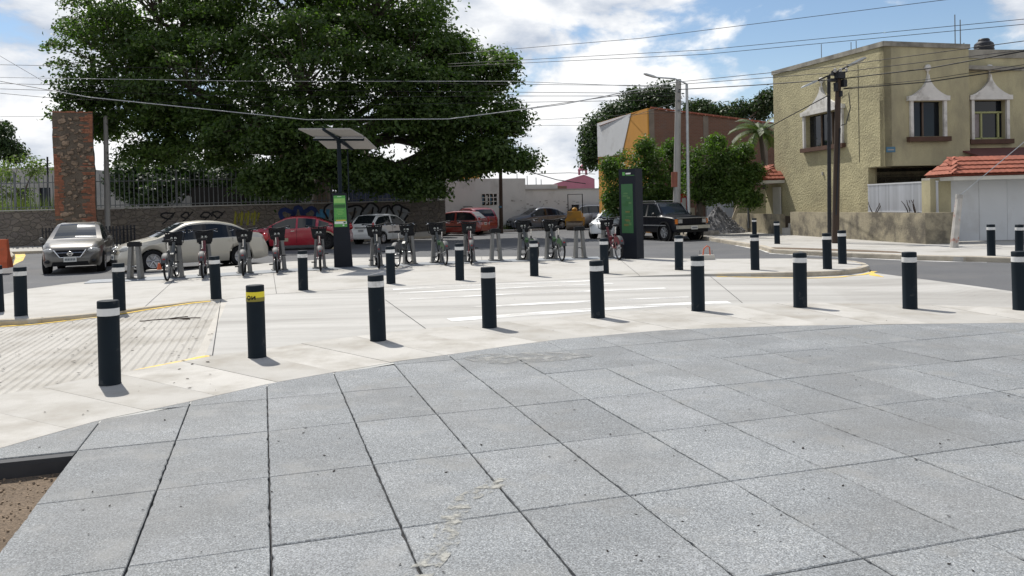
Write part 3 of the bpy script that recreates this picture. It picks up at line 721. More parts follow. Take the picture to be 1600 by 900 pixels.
        MB().box((.955, 0, .955), (.02, .13, .045)).build('badge', M_swhite, bo)
        MB().box((.945, 0, .90), (.02, .10, .02)).build('badge_bar', M_alu, bo)
    MB().box((.70, .0, .56), (.10, .075, .13), rot=Matrix.Rotation(R(-35), 3, 'Y')).build('frame_cover', accent, root)
HEAD = [12, 17, 16, 13, 14, 13, -10, 17, 6, 16, 13, 11]
KIND = ['g', 'r', 'g', 'r', 'r', 'g', 'g', 'G', 'r', 'G', 'G', 'r']
BIKE_LAB = ['leftmost docked grey bicycle seen from behind, in front of the tan car bonnet', 'docked bicycle with reddish frame, second from the left, before the tan car door', 'grey docked bicycle third from the left, at the tail of the tan car',
 'docked bicycle with red mudguard sides in front of the red coupe bonnet', 'red-framed docked bicycle just left of the solar totem', 'docked grey bicycle directly right of the solar totem, seen from behind',
 'grey docked bicycle turned the other way, behind a bollard near the white hatchback', 'green-skirted docked bicycle left of the sixth back-row bollard', 'docked dark red bicycle behind the sixth back-row bollard, before the red cars',
 'green-skirted bicycle partly behind a bollard, right of the empty middle dock', 'green-skirted docked bicycle left of the empty right dock', 'red docked bicycle leaning into the last dock beside the map totem']
slot = [i for i in range(len(DOCK)) if i not in (0, 10, 13)]
dproto = thing('bike_dock', '', 'bike dock'); make_dock(dproto)
EMPTY_LAB = {0: 'empty steel bicycle dock at the left end of the row, before the tan car', 10: 'empty steel bicycle dock in the middle of the row, right of the red cars', 13: 'empty steel bicycle dock near the map totem'}
ORD = ['first', 'second', 'third', 'fourth', 'fifth', 'sixth', 'seventh', 'eighth', 'ninth', 'tenth', 'eleventh', 'twelfth']
for i, g in enumerate(row):
    o = dproto if i == 0 else copy_tree(dproto); o.location = (g.x, g.y, .014)
    q0, q1 = row[max(i-1, 0)], row[min(i+1, len(row)-1)]; t = (q1-q0)
    hd = math.atan2(t.y, t.x)*.5+R(7)
    o.rotation_euler = (0, 0, hd+R(90))
    lab = EMPTY_LAB.get(i) or 'steel dock holding the %s bicycle counted from the left' % ORD[slot.index(i)]
    tag(o, lab, 'bike dock', 'bicycle docks in a row')
bp = {}
for k, i in enumerate(slot):
    g = row[i]; h = R(HEAD[k]); fw = Vector((-math.sin(h), math.cos(h), 0))
    key = KIND[k]
    lab = BIKE_LAB[k]
    if key in bp: o = copy_tree(bp[key])
    else:
        o = thing('bicycle', lab, 'bicycle'); make_bike(o, *{'g': (M_bike_grey, M_fender, M_bike_grey), 'r': (M_bike_red, M_bike_red, M_bike_red), 'G': (M_bike_green, M_bike_green, M_bike_grey)}[key]); bp[key] = o
    tag(o, lab, 'bicycle', 'hire bicycles in the docks')
    o.scale = (1.07, 1.12, 1.07); p = g-fw*1.16; o.location = (p.x, p.y, .010); o.rotation_euler = (R(random.uniform(-2, 2)), 0, h+R(90))

# ------------------------------------------------------------------ totem with screen and solar panels
def text_obj(body, size, mat, parent, loc, rot, name='lettering', align='CENTER', extrude=.001):
    cu = bpy.data.curves.new(name, 'FONT'); cu.body = body; cu.size = size; cu.align_x = align; cu.extrude = extrude; cu.materials.append(mat)
    o = bpy.data.objects.new(name, cu); col.objects.link(o); o.parent = parent; o.location = loc; o.rotation_euler = rot
    return o
g = G(537,417.5); t = thing('solar_totem', 'dark totem with green screen and a pole carrying tilted solar panels', 'totem', (g.x, g.y, .0), R(10))
W0, W1, Ht, D0 = .52, .40, 2.12, .26
b = MB(); v = [(-W0/2, -D0/2, 0), (W0/2, -D0/2, 0), (W0/2, D0/2, 0), (-W0/2, D0/2, 0), (-W0/2+.01, -D0/2+.02, Ht), (W0/2-.12, -D0/2+.02, Ht), (W0/2-.12, D0/2-.04, Ht), (-W0/2+.01, D0/2-.04, Ht)]
b.add(v, [(3,2,1,0),(4,5,6,7),(0,1,5,4),(1,2,6,5),(2,3,7,6),(3,0,4,7)]); b.build('cabinet', M_totem, t)
def face(u, z):                                # point on the sloping front of the cabinet
    k = z/Ht; xl, xr = -W0/2+.01*k, W0/2-.12*k; return Vector((xl+(xr-xl)*u, -D0/2+.02*k, z))
def panel(name, u0, u1, z0, z1, mat, par, off=.006, th=.004):
    MB().plate([face(u0, z0)+Vector((0, -off, 0)), face(u1, z0)+Vector((0, -off, 0)), face(u1, z1)+Vector((0, -off, 0)), face(u0, z1)+Vector((0, -off, 0))], (0, -1, 0), th).build(name, mat, par, recalc=True)
scr = MB().plate([face(.08, 1.16), face(.88, 1.16), face(.90, 2.05), face(.08, 2.05)], (0, -1, 0), .006).build('screen', M_sgreen, t, recalc=True)
panel('map_picture', .10, .86, 1.84, 1.97, M_slime, scr); panel('photo_strip', .10, .86, 1.70, 1.80, M_sdark, scr)
panel('yellow_strip', .20, .80, 1.325, 1.36, M_syellow, scr); panel('white_strip', .10, .86, 1.245, 1.315, M_swhite, scr)
panel('small_picture', .66, .80, 1.262, 1.302, M_sdark, scr, .011); panel('logo', .60, .70, 1.185, 1.225, M_swhite, scr)
for k in range(6): panel('icon', .16+.115*k, .21+.115*k, 1.40, 1.43, M_sdark, scr)
for k, (z, w) in enumerate(((1.64, .5), (1.60, .36), (1.55, .5), (1.51, .28), (2.015, .3))): panel('text_line', .48-w/2, .48+w/2, z, z+.012, M_slime if k != 4 else M_swhite, scr)
MB().tube([(-.03, .0, Ht-.02), (-.03, 0, 3.62)], .058, 14).build('pole', M_boll, t, smooth=60)
MB().tube([(.20, .45, 3.42), (.20, .45, 2.0), (.20, .20, 1.9)], .018, 8).build('conduit', M_boll, t, smooth=60)
hd = thing('panel_head', None, None); hd.parent = t; hd.location = (-.03, 0, 3.70)
hm = MB()
tilt = Matrix.Rotation(R(-26), 3, 'Z') @ Matrix.Rotation(R(-15), 3, 'X') @ Matrix.Rotation(R(3), 3, 'Y')
hm.tube([tilt @ Vector((-.0, -.85, -.05)), tilt @ Vector((0, .85, -.05))], .05, 8); hm.tube([tilt @ Vector((-.8, 0, -.05)), tilt @ Vector((.8, 0, -.05))], .04, 8)
hm.tube([(0, 0, -.15), (0, 0, 0)], .07, 10)
bpy.data.objects.remove(hd)
fr = hm.build('panel_frame', M_boll, t, smooth=60); fr.location = (-.03, 0, 3.70)
for sx in (-1, 1):
    for sy in (-1, 1):
        p = MB(); rot = tilt @ Matrix.Rotation(R(-5*sy), 3, 'X')
        p.box(tilt @ Vector((sx*.43, sy*.45, .0)), (.74, .80, .035), rot=rot)
        po = p.build('solar_panel', M_panel_under, t); po.location = (-.03, 0, 3.70)
        q = MB(); q.box(tilt @ Vector((sx*.43, sy*.45, .022)), (.70, .76, .012), rot=rot); qo = q.build('cells', M_solar, po)

# ------------------------------------------------------------------ tall map totem
g = G(990,404.5); t = thing('map_totem', 'tall navy totem with a green route map on its left face', 'totem', (g.x+.0, g.y+.25, 0), R(0))
Ht = 2.62; W, D = .36, .58
# front edge is narrow towards us; the map hangs on the face turned left
ang = R(62); t.rotation_euler = (0, 0, R(47))
b = MB(); b.box((0, 0, Ht/2), (W, D, Ht)); b.build('cabinet', M_totem, t)
fp = MB().plate([(-W/2, -D/2+.10, .75), (-W/2, D/2-.08, .75), (-W/2, D/2-.08, 2.18), (-W/2, -D/2+.10, 2.18)], (-1, 0, 0), .008).build('map_panel', M_map, t, recalc=True)
rr = random.Random(4)
for k in range(16):
    y0 = rr.uniform(-D/2+.13, D/2-.3); z0 = rr.uniform(.85, 2.05); w, h = rr.uniform(.06, .22), rr.uniform(.015, .09)
    MB().plate([(-W/2-.010-.0006*k, y0, z0), (-W/2-.010-.0006*k, min(y0+w, D/2-.1), z0), (-W/2-.010-.0006*k, min(y0+w, D/2-.1), z0+h), (-W/2-.010-.0006*k, y0, z0+h)], (-1, 0, 0), .002).build('map_block', [M_map2, M_sdark, M_map3, M_map2][k % 4], fp, recalc=True)
ic = MB().plate([(-W/2-.002, D/2-.22, 2.43), (-W/2-.002, D/2-.13, 2.43), (-W/2-.002, D/2-.13, 2.53), (-W/2-.002, D/2-.22, 2.53)], (-1, 0, 0), .004).build('emblem', M_sgreen, t, recalc=True)
MB().plate([(-W/2-.002, D/2-.42, 2.46), (-W/2-.002, D/2-.25, 2.46), (-W/2-.002, D/2-.25, 2.505), (-W/2-.002, D/2-.42, 2.505)], (-1, 0, 0), .004).build('heading', M_swhite, t, recalc=True)
MB().plate([(-W/2-.002, D/2-.55, 2.42), (-W/2-.002, D/2-.25, 2.42), (-W/2-.002, D/2-.25, 2.432), (-W/2-.002, D/2-.55, 2.432)], (-1, 0, 0), .004).build('heading_line', M_sgreen, t, recalc=True)
# ------------------------------------------------------------------ vehicles
M_glass = pm('car_glass', (.012,.015,.018), .05, .05, 2, spec=.45)
M_glass_l = pm('car_windscreen', (.022,.028,.034), .04, .05, 2, spec=.55)
M_trim = pm('black_trim', (.014,.014,.015), .55, .1, 5)
M_under = pm('dark_underbody', (.008,.008,.009), .9, .1, 5)
M_rim = pm('alloy_rim', (.42,.42,.43), .35, .1, 5, metal=.7)
M_lamp = pm('headlamp_lens', (.34,.34,.325), .15, .25, 14, coat=.5)
M_tail = pm('tail_lamp', (.34,.012,.015), .2, .1, 5, coat=.6)
M_amber = pm('amber_lamp', (.55,.16,.02), .25, .1, 5, coat=.5)
M_plate_w = pm('number_plate', (.60,.60,.57), .5, .08, 12)
M_mark = pm('plate_characters', (.10,.11,.13), .6, .05, 12)
def paint(name, c, rough=.32, metal=.0, dust=(.30,.28,.25)):
    return pm(name, c, rough, .04, 2, 0, metal=metal, coat=.7, spec=.5, stain=tuple(.8*a+.2*b for a, b in zip(c, dust)), stain_scale=2.0, stain_lo=.5, stain_hi=.85)
P_taupe = paint('taupe_metallic', (.098,.090,.078), metal=.3); P_tan = paint('champagne_paint', (.49,.46,.39), metal=.2)
P_red = paint('red_paint', (.34,.018,.032)); P_white = paint('white_paint', (.62,.63,.62)); P_orange = paint('orange_red_paint', (.25,.028,.018))
P_maroon = paint('maroon_paint', (.20,.012,.020)); P_grey = paint('slate_paint', (.13,.145,.175), metal=.2, dust=(.2,.22,.26)); P_silver = paint('silver_paint', (.40,.41,.42), metal=.4)
P_black = pm('black_paint', (.006,.007,.011), .35, .1, 2, coat=.08, spec=.25)

def interp(tab, x):
    if x <= tab[0][0]: return tab[0][1]
    for (x0, y0), (x1, y1) in zip(tab, tab[1:]):
        if x <= x1:
            t = (x-x0)/(x1-x0); return y0+(y1-y0)*t
    return tab[-1][1]
def smooth_tab(tab, n=60):
    """resample a polyline x->y with a little rounding"""
    x0, x1 = tab[0][0], tab[-1][0]; xs_ = [x0+(x1-x0)*k/n for k in range(n+1)]; ys = [interp(tab, x) for x in xs_]
    for _ in range(2): ys = [ys[0]]+[(ys[i-1]+2*ys[i]+ys[i+1])/4 for i in range(1, n)]+[ys[-1]]
    return list(zip(xs_, ys))
def car(name, label, loc, heading, S, group='parked cars', cat='car'):
    """S: L, W, top (centre-line profile rear->front), belt, wheels (x, r), windscreen (base, top), rear glass (top, base), pillars"""
    root = thing(name, label, cat, loc, heading, group); root.scale = (1.045, 1.045, 1.06)
    L_, W_ = S['L'], S['W']; hw = W_/2; top = smooth_tab(S['top']); belt = smooth_tab(S['belt']); plan = S.get('plan') or [(-L_/2, hw*.80), (-L_/2+.10, hw*.92), (-L_/2+.5, hw*.985), (0, hw), (L_/2-.75, hw*.975), (L_/2-.28, hw*.88), (L_/2-.08, hw*.74), (L_/2, hw*.60)]
    plan = smooth_tab(plan, 80); ws0, ws1 = S['screen']; rg0, rg1 = S['rear']       # screen base/top x; rear glass top/base x
    roofw = S.get('roofw', .74)*hw; zb0 = S.get('sill', .20); wr = S['wheel_r']; wx = S['wheels']; paint_m = S['paint']
    keys = [-L_/2, L_/2, ws0, ws1, rg0, rg1]+[k for p in S['pillars'] for k in p]
    for x in wx: keys += [x+ (wr+.055)*math.cos(R(a)) for a in range(0, 181, 15)]
    xs_ = sorted(set([round(-L_/2+L_*k/34, 4) for k in range(35)]+[round(k, 4) for k in keys]))
    xs_ = [x for i, x in enumerate(xs_) if i == 0 or x-xs_[i-1] > .006]
    def cabin(x):                               # 0 outside, 1 in the cabin
        if x >= ws0 or x <= rg1: return 0.0
        if x > ws1: return (ws0-x)/(ws0-ws1)
        if x < rg0: return (x-rg1)/(rg0-rg1)
        return 1.0
    rings = []
    for x in xs_:
        zt, zs, w = interp(top, x), interp(belt, x), interp(plan, x); c = cabin(x)
        zs = min(zs, zt-.02); zb = zb0+S.get('nose_lift', .06)*max(0, (abs(x)-L_/2+.35)/.35)
        for q in wx:
            d = abs(x-q); ra = wr+.055
            if d < ra: zb = max(zb, wr-.02+math.sqrt(ra*ra-d*d))
        zb = min(zb, zs-.05)
        wt = (w*.90)*(1-c)+min(roofw, w*.95)*c
        zr = zt-.055*c-.035*(1-c)
        zmid = (max(zb, zb0)+zs)/2
        rings.append([(w*.93, zb), (w*.995, min(zb+.10, zs-.04)), (w*1.005, max(zmid, min(zb+.12, zs-.03))), (w*.985, zs-.015), (w*.965, zs), (wt+(w*.965-wt)*.10, zs+(zr-zs)*.90), (wt, zr), (wt*.80, zt-.012), (0, zt)])
    K = 9; body = MB(); side = {}; 
    def P(i, j, s): y, z = rings[i][j]; return (xs_[i], s*y, z)
    glass = {'windscreen': MB(), 'rear_window': MB()}; sw = {}
    for i in range(len(xs_)-1):
        xm = (xs_[i]+xs_[i+1])/2
        for s in (-1, 1):
            for j in range(K-1):
                q = [P(i, j, s), P(i+1, j, s), P(i+1, j+1, s), P(i, j+1, s)]
                if s > 0: q = q[::-1]
                if j == 4 and rg1+.12 < xm < ws0-.06 and cabin(xm) > S.get('gmin', .16):
                    pane = None
                    pil = [p for p in S['pillars'] if p[0] <= xm <= p[1]]
                    if not pil:
                        k = sum(1 for p in S['pillars'] if xm > p[1]); pane = (s, k)
                    if pane is not None: sw.setdefault(pane, MB()).add(q, [(0,1,2,3)]); continue
                    body.add(q, [(0,1,2,3)], 1 if S.get('black_pillars', True) else 0); continue
                if j == 7 and ws1 < xm < ws0: glass['windscreen'].add(q, [(0,1,2,3)]); continue
                if j == 7 and rg1 < xm < rg0: glass['rear_window'].add(q, [(0,1,2,3)]); continue
                body.add(q, [(0,1,2,3)])
    for i, rev in ((0, False), (len(xs_)-1, True)):
        ring = [P(i, j, -1) for j in range(K)]+[P(i, j, 1) for j in range(K-2, -1, -1)]
        body.add(ring, [tuple(range(len(ring)))[::(-1 if rev else 1)]])
    bo = body.build('body', [paint_m, M_trim], root); bm = bmesh.new(); bm.from_mesh(bo.data); bmesh.ops.remove_doubles(bm, verts=bm.verts, dist=.0015); bmesh.ops.recalc_face_normals(bm, faces=bm.faces); bm.to_mesh(bo.data); bm.free()
    bo.data.polygons.foreach_set('use_smooth', [True]*len(bo.data.polygons)); bo.data.set_sharp_from_angle(angle=R(38))
    for nm, mb in glass.items():
        if mb.v: mb.build(nm, M_glass_l if nm == 'windscreen' else M_glass, root, smooth=60)
    for pane, mb in sw.items():
        mb.build('side_window', M_glass, root, smooth=60)
    # dark inside and floor, so that arches and glass do not look through
    MB().box((0, 0, zb0+.16), (L_*.86, W_*.80, .26)).build('floor_pan', M_under, root)
    for x in wx:
        for s in (-1, 1):
            w = MB(); yc = s*(hw-.115)
            w.lathe([(wr*.62, -.10), (wr*.93, -.105), (wr, -.07), (wr, .07), (wr*.93, .105), (wr*.62, .10)], (x, yc, wr), 28, axis='Y')
            wo = w.build('wheel', M_rubber, root, smooth=40, recalc=True)
            r_ = MB(); yy = s*.085
            r_.lathe([(0, s*.045), (wr*.14, s*.06), (wr*.18, s*.035), (wr*.55, s*.045), (wr*.60, s*.10), (wr*.65, s*.104)], (x, yc, wr), 28, axis='Y')
            for k in range(S.get('spokes', 7)):
                a = 2*math.pi*k/S.get('spokes', 7); r_.tube([(x+wr*.12*math.cos(a), yc+s*.07, wr+wr*.12*math.sin(a)), (x+wr*.58*math.cos(a), yc+s*.085, wr+wr*.58*math.sin(a))], wr*.075, 6)
            r_.build('rim', S.get('rim', M_rim), wo, smooth=40)
            MB().lathe([(wr+.05, -.10), (wr+.05, .06)], (x, s*(hw-.12), wr), 20, axis='Y').build('wheel_arch', M_under, root)
    fx, rx = L_/2, -L_/2
    def zt(x): return interp(top, x)
    def wd(x): return interp(plan, x)
    # mirrors
    xm = ws0-.28
    for s in (-1, 1):
        m = MB(); m.lathe([(0, -.07), (.06, -.06), (.085, 0), (.07, .06), (0, .075)], (xm, s*(wd(xm)+.10), interp(belt, xm)+.09), 10, axis='X'); m.tube([(xm, s*(wd(xm)*.95), interp(belt, xm)+.03), (xm, s*(wd(xm)+.06), interp(belt, xm)+.08)], .02, 6)
        m.build('mirror', S.get('mirror', paint_m), root, smooth=60)
    for s in (-1, 1):                           # door lines and handles
        for p in S.get('doors', []):
            d = MB(); z0, z1 = zb0+.10, interp(belt, p)-.02
            d.plate([(p-.006, s*(wd(p)*1.008), z0), (p+.006, s*(wd(p)*1.008), z0), (p+.006, s*(wd(p)*.992), z1), (p-.006, s*(wd(p)*.992), z1)], (0, s, 0), .004); d.build('door_gap', M_under, root)
        for p in S.get('handles', []):
            MB().box((p, s*(wd(p)*.995+.012), interp(belt, p)-.10), (.16, .03, .03)).build('door_handle', S.get('handle_mat', paint_m), root)
        if S.get('trim'): 
            x0, x1 = S['trim'][:2]; zt_ = S['trim'][2]; n_ = 8
            vs = [(x0+(x1-x0)*k/n_, s*(wd(x0+(x1-x0)*k/n_)*1.006+.010), zt_+dz) for k in range(n_+1) for dz in (-.03, .03)]
            MB().add(vs, [(2*k, 2*k+2, 2*k+3, 2*k+1)[::s] for k in range(n_)]).build('side_moulding', S.get('trim_mat', M_trim), root)
    for fn in S.get('extra', []): fn(root, S, zt, wd)
    return root
def lamp(root, name, c, d, mat, rz=0.0, n=12, rx=0.0):
    m = MB(); m.lathe([(0, -1), (.45, -.88), (.8, -.55), (1, 0), (.8, .55), (.45, .88), (0, 1)], (0, 0, 0), n)
    M = Matrix.Rotation(rz, 3, 'Z') @ Matrix.Rotation(rx, 3, 'X')
    m.v = [tuple(M @ Vector((v[0]*d[0], v[1]*d[1], v[2]*d[2]))+Vector(c)) for v in m.v]
    return m.build(name, mat, root, smooth=80, recalc=True)
def plate_no(root, x, z, s, w=.34, h=.15):
    p = MB().box((x, 0, z), (.02, w, h)).build('number_plate', M_plate_w, root)
    q = MB()
    for k in range(7): q.box((x+s*.012, -w*.36+w*.12*k, z-.005), (.004, w*.075, h*.45))
    q.build('plate_characters', M_mark, p)

# --- silver-taupe sedan facing us
def front_sedan(root, S, zt, wd):
    fx = S['L']/2
    g = MB(); v = [(fx-.015, -.40, .70), (fx-.015, .40, .70), (fx+.028, .26, .50), (fx+.028, -.26, .50)]
    g.plate(v, (1, 0, .25), .02); gr = g.build('grille', M_under, root, recalc=True)
    for s in (-1, 1): MB().tube([(fx+.012, s*.43, .715), (fx+.034, s*.27, .49), (fx+.044, s*.06, .495)], .022, 8).build('chrome_trim', M_chrome, gr, smooth=60)
    MB().tube([(fx+.02, -.37, .63), (fx+.02, .37, .63)], .010, 6).build('grille_bar', M_chrome, gr)
    MB().torus((fx+.045, 0, .60), .062, .014, rot=Matrix.Rotation(R(90), 3, 'Z'), n=20, k=6).build('badge', M_chrome, gr, smooth=60)
    MB().box((fx+.05, 0, .60), (.012, .17, .026)).build('badge_bar', M_chrome, gr)
    for s in (-1, 1):
        lamp(root, 'headlight', (fx-.24, s*.61, .675), (.25, .105, .095), M_lamp, rz=s*R(-38), rx=s*R(-14))
        lamp(root, 'fog_lamp', (fx-.07, s*.60, .38), (.06, .10, .05), M_trim, rz=s*R(-30))
    m = MB(); m.plate([(fx+.0, -.50, .26), (fx+.0, .50, .26), (fx+.012, .46, .37), (fx+.012, -.46, .37)], (1, 0, 0), .014); m.build('lower_intake', M_under, root, recalc=True)
    plate_no(root, fx+.055, .44, 1)
    for k in (-1, 1): MB().tube([(.98, k*.10, .985), (.80, k*.45-.1, 1.07)], .009, 5).build('wiper', M_trim, root)
SEDAN = dict(L=4.42, W=1.70, wheels=(-1.32, 1.30), wheel_r=.305, sill=.20, screen=(1.10, .30), rear=(-1.05, -1.62), roofw=.70, paint=P_taupe, pillars=[(-.30, -.20), (-1.18, -1.08)],
  top=[(-2.21,.70),(-2.17,.92),(-2.02,1.01),(-1.62,1.06),(-1.05,1.40),(-.6,1.49),(-.1,1.51),(.30,1.47),(.70,1.25),(1.10,1.02),(1.6,.93),(2.0,.82),(2.16,.70),(2.21,.52)],
  belt=[(-2.21,.66),(-2.0,.92),(-1.2,.97),(0,.93),(1.0,.90),(1.6,.84),(2.0,.74),(2.21,.48)], doors=[1.0,-.25,-1.0], handles=[-.05,-.95], extra=[front_sedan], rim=M_rim)
pL = G(78,426,ZR); pR = G(157,421,ZR)
c = G(112,428,ZR); hd = R(-69)                  # direction the nose points to (angle of local +x)
fwd = Vector((math.cos(hd), math.sin(hd), 0)); c0 = c-fwd*2.15
car('sedan', 'taupe metallic sedan facing the camera, bright sky glinting in its windscreen', (c0.x, c0.y, ZR), hd, SEDAN)

# --- champagne sedan seen from its left front
def front_tan(root, S, zt, wd):
    fx = S['L']/2
    g = MB().plate([(fx-.05, -.34, .66), (fx-.05, .34, .66), (fx+.004, .30, .55), (fx+.004, -.30, .55)], (1, 0, .3), .016).build('grille', M_trim, root, recalc=True)
    lamp(g, 'badge', (fx+.0, 0, .615), (.02, .085, .035), M_chrome)
    MB().plate([(fx+.004, -.42, .27), (fx+.004, .42, .27), (fx+.012, .40, .38), (fx+.012, -.40, .38)], (1, 0, 0), .012).build('lower_intake', M_under, root, recalc=True)
    for s in (-1, 1): lamp(root, 'headlight', (fx-.27, s*.60, .66), (.28, .12, .10), M_lamp, rz=s*R(-34), rx=s*R(-10))
    for s in (-1, 1): lamp(root, 'tail_light', (-fx+.08, s*.66, .86), (.12, .13, .14), M_tail, rz=s*R(28))
    plate_no(root, fx+.03, .45, 1)
    MB().tube([(.15, .55, 1.44), (-.05, .60, 1.62)], .006, 5).build('aerial', M_trim, root)
TAN = dict(L=4.46, W=1.72, wheels=(-1.30, 1.32), wheel_r=.315, sill=.20, screen=(1.12, .28), rear=(-1.18, -1.70), roofw=.70, paint=P_tan, pillars=[(-.28, -.16), (-1.20, -1.10)],
  top=[(-2.23,.60),(-2.20,.92),(-2.05,1.03),(-1.70,1.06),(-1.18,1.34),(-.7,1.44),(-.2,1.46),(.28,1.42),(.70,1.20),(1.12,.99),(1.6,.90),(2.0,.78),(2.17,.66),(2.23,.50)],
  belt=[(-2.23,.58),(-2.05,.90),(-1.2,.93),(0,.90),(1.1,.86),(1.6,.80),(2.0,.71),(2.23,.46)], doors=[.95,-.22,-1.05], handles=[-.02,-.98], mirror=M_trim, trim=(-1.0, .95, .52), trim_mat=P_tan, extra=[front_tan], spokes=6)
f_w, r_w = G(254,424.5,ZR), G(368,416,ZR)
d = (f_w-r_w); hd = math.atan2(d.y, d.x)
hd = R(217); fwd = Vector((math.cos(hd), math.sin(hd), 0)); left = Vector((-fwd.y, fwd.x, 0))
c0 = f_w-fwd*1.36-left*.86+Vector((-.30, .1, 0))
car('sedan', 'champagne four-door sedan parked behind the docked bicycles, nose to the left', (c0.x, c0.y, ZR), hd, TAN)

# --- red coupe-like sedan
def red_extra(root, S, zt, wd):
    fx = S['L']/2
    for s in (-1, 1):
        lamp(root, 'headlight', (fx-.26, s*.66, .70), (.25, .10, .085), M_lamp, rz=s*R(-34))
        lamp(root, 'tail_light', (-fx+.10, s*.70, .88), (.12, .10, .10), M_tail, rz=s*R(25))
        MB().box((.35, s*.925, .46), (.34, .012, .15)).build('primer_patch', M_primer, root)
        MB().lathe([(.395, -.01), (.455, -.01), (.455, .012), (.395, .012)], (-1.42, s*.905, .34), 28, axis='Y').build('unpainted_arch', M_primer, root)
M_primer = pm('primer_filler', (.34,.29,.20), .9, .2, 4)
RED = dict(L=4.78, W=1.84, wheels=(-1.42, 1.42), wheel_r=.345, sill=.21, screen=(1.18, .30), rear=(-.95, -1.85), roofw=.70, paint=P_red, pillars=[(-.22, -.14), (-1.10, -.98)], gmin=.30,
  top=[(-2.39,.62),(-2.35,.92),(-2.22,1.02),(-1.85,1.07),(-.95,1.40),(-.45,1.46),(.0,1.46),(.30,1.43),(.75,1.21),(1.18,1.00),(1.7,.93),(2.1,.82),(2.30,.70),(2.39,.52)],
  belt=[(-2.39,.60),(-2.2,.96),(-1.2,.98),(0,.92),(1.1,.88),(1.7,.83),(2.1,.74),(2.39,.48)], doors=[1.0,-.18], handles=[-.02], handle_mat=M_chrome, extra=[red_extra], rim=M_trim, black_pillars=False)
rw, fw = G(508,389.5,ZR), G(405,391,ZR); hd = R(184); fwd = Vector((math.cos(hd), math.sin(hd), 0)); left = Vector((-fwd.y, fwd.x, 0))
c0 = rw+fwd*1.42-left*.84
car('sedan', 'red sedan with bare filler patches on its door, parked under the big tree', (c0.x, c0.y, ZR), hd, RED)

# --- white three-door hatchback, tail towards us
def hatch_extra(root, S, zt, wd):
    rx = -S['L']/2
    for s in (-1, 1):
        lamp(root, 'tail_light', (rx+.09, s*.66, .88), (.07, .085, .17), M_tail, rz=s*R(20))
        lamp(root, 'headlight', (-rx-.22, s*.58, .66), (.22, .12, .10), M_lamp, rz=s*R(-34))
    MB().box((rx-.012, 0, .40), (.06, 1.30, .17)).build('rear_bumper', S['paint'], root)
    MB().box((rx+.02, 0, .80), (.03, .75, .035)).build('tailgate_strip', M_trim, root)
    plate_no(root, rx-.004, .66, -1)
HATCH = dict(L=3.72, W=1.61, wheels=(-1.14, 1.22), wheel_r=.285, sill=.20, screen=(1.0, .30), rear=(-1.30, -1.72), roofw=.76, paint=P_white, pillars=[(-.42, -.30)],
  top=[(-1.86,.62),(-1.84,.86),(-1.78,.94),(-1.66,1.06),(-1.30,1.38),(-.8,1.43),(-.2,1.43),(.30,1.38),(.66,1.16),(1.0,.95),(1.4,.86),(1.7,.76),(1.82,.64),(1.86,.48)],
  belt=[(-1.86,.60),(-1.75,.88),(-1.0,.89),(0,.87),(1.0,.83),(1.4,.77),(1.86,.46)], doors=[.95,-.36], handles=[-.18], handle_mat=M_trim, trim=(-.75, .85, .54), extra=[hatch_extra], black_pillars=False, mirror=M_trim)
rw = G(598,381,ZR); hd = R(64); fwd = Vector((math.cos(hd), math.sin(hd), 0)); right = Vector((fwd.y, -fwd.x, 0))
c0 = rw+fwd*1.14-right*.73+fwd*(-0.0)
car('hatchback', 'white three-door hatchback with its tail to the camera, beside the solar totem', (c0.x, c0.y, ZR), hd, HATCH)

# --- two red hatchbacks in front of the white wall
def h2(p, **k): d_ = dict(HATCH); d_['paint'] = p; d_.update(k); return d_
SUV = dict(L=4.25, W=1.74, wheels=(-1.28, 1.28), wheel_r=.335, sill=.26, screen=(1.02, .35), rear=(-1.62, -2.0), roofw=.78, paint=P_maroon, pillars=[(-.28, -.18), (-1.20, -1.08)],
  top=[(-2.12,.70),(-2.10,.98),(-2.0,1.10),(-1.62,1.50),(-1.2,1.58),(-.4,1.60),(.35,1.55),(.70,1.32),(1.02,1.10),(1.6,1.02),(1.95,.90),(2.08,.76),(2.12,.58)],
  belt=[(-2.12,.68),(-2.0,1.02),(-1.0,1.02),(0,1.0),(1.0,.97),(1.6,.91),(2.12,.55)], doors=[.98,-.24,-1.05], handles=[-.05,-.92], extra=[hatch_extra])
p = G(752,367,ZR); hd = R(128); fwd = Vector((math.cos(hd), math.sin(hd), 0)); c0 = p+fwd*1.35
c0 = Vector((at(738,355,53.5).x, 53.5, 0))
car('suv', 'maroon car with tinted glass parked behind the orange-red hatchback by the white wall', (c0.x, c0.y, ZR), R(118), SUV)
c0 = Vector((at(712,360,50.5).x, 50.5, 0))
car('hatchback', 'orange-red hatchback with a bright glint in its side glass, left of the maroon car', (c0.x, c0.y, ZR), R(158), h2(P_orange, L=3.9))
def rack(root, S, zt, wd):
    for s in (-1, 1): MB().tube([(-1.2, s*.55, 1.62), (-1.1, s*.55, 1.66), (.1, s*.55, 1.66), (.25, s*.55, 1.60)], .02, 6).build('roof_rail', M_trim, root)
c0 = Vector((at(716,352,55.6).x, 55.6, 0))
d_ = dict(SUV); d_['paint'] = P_black; d_['extra'] = [hatch_extra, rack]
car('suv', 'dark car with roof rails showing only its roof behind the orange-red hatchback', (c0.x, c0.y, ZR), R(165), d_)

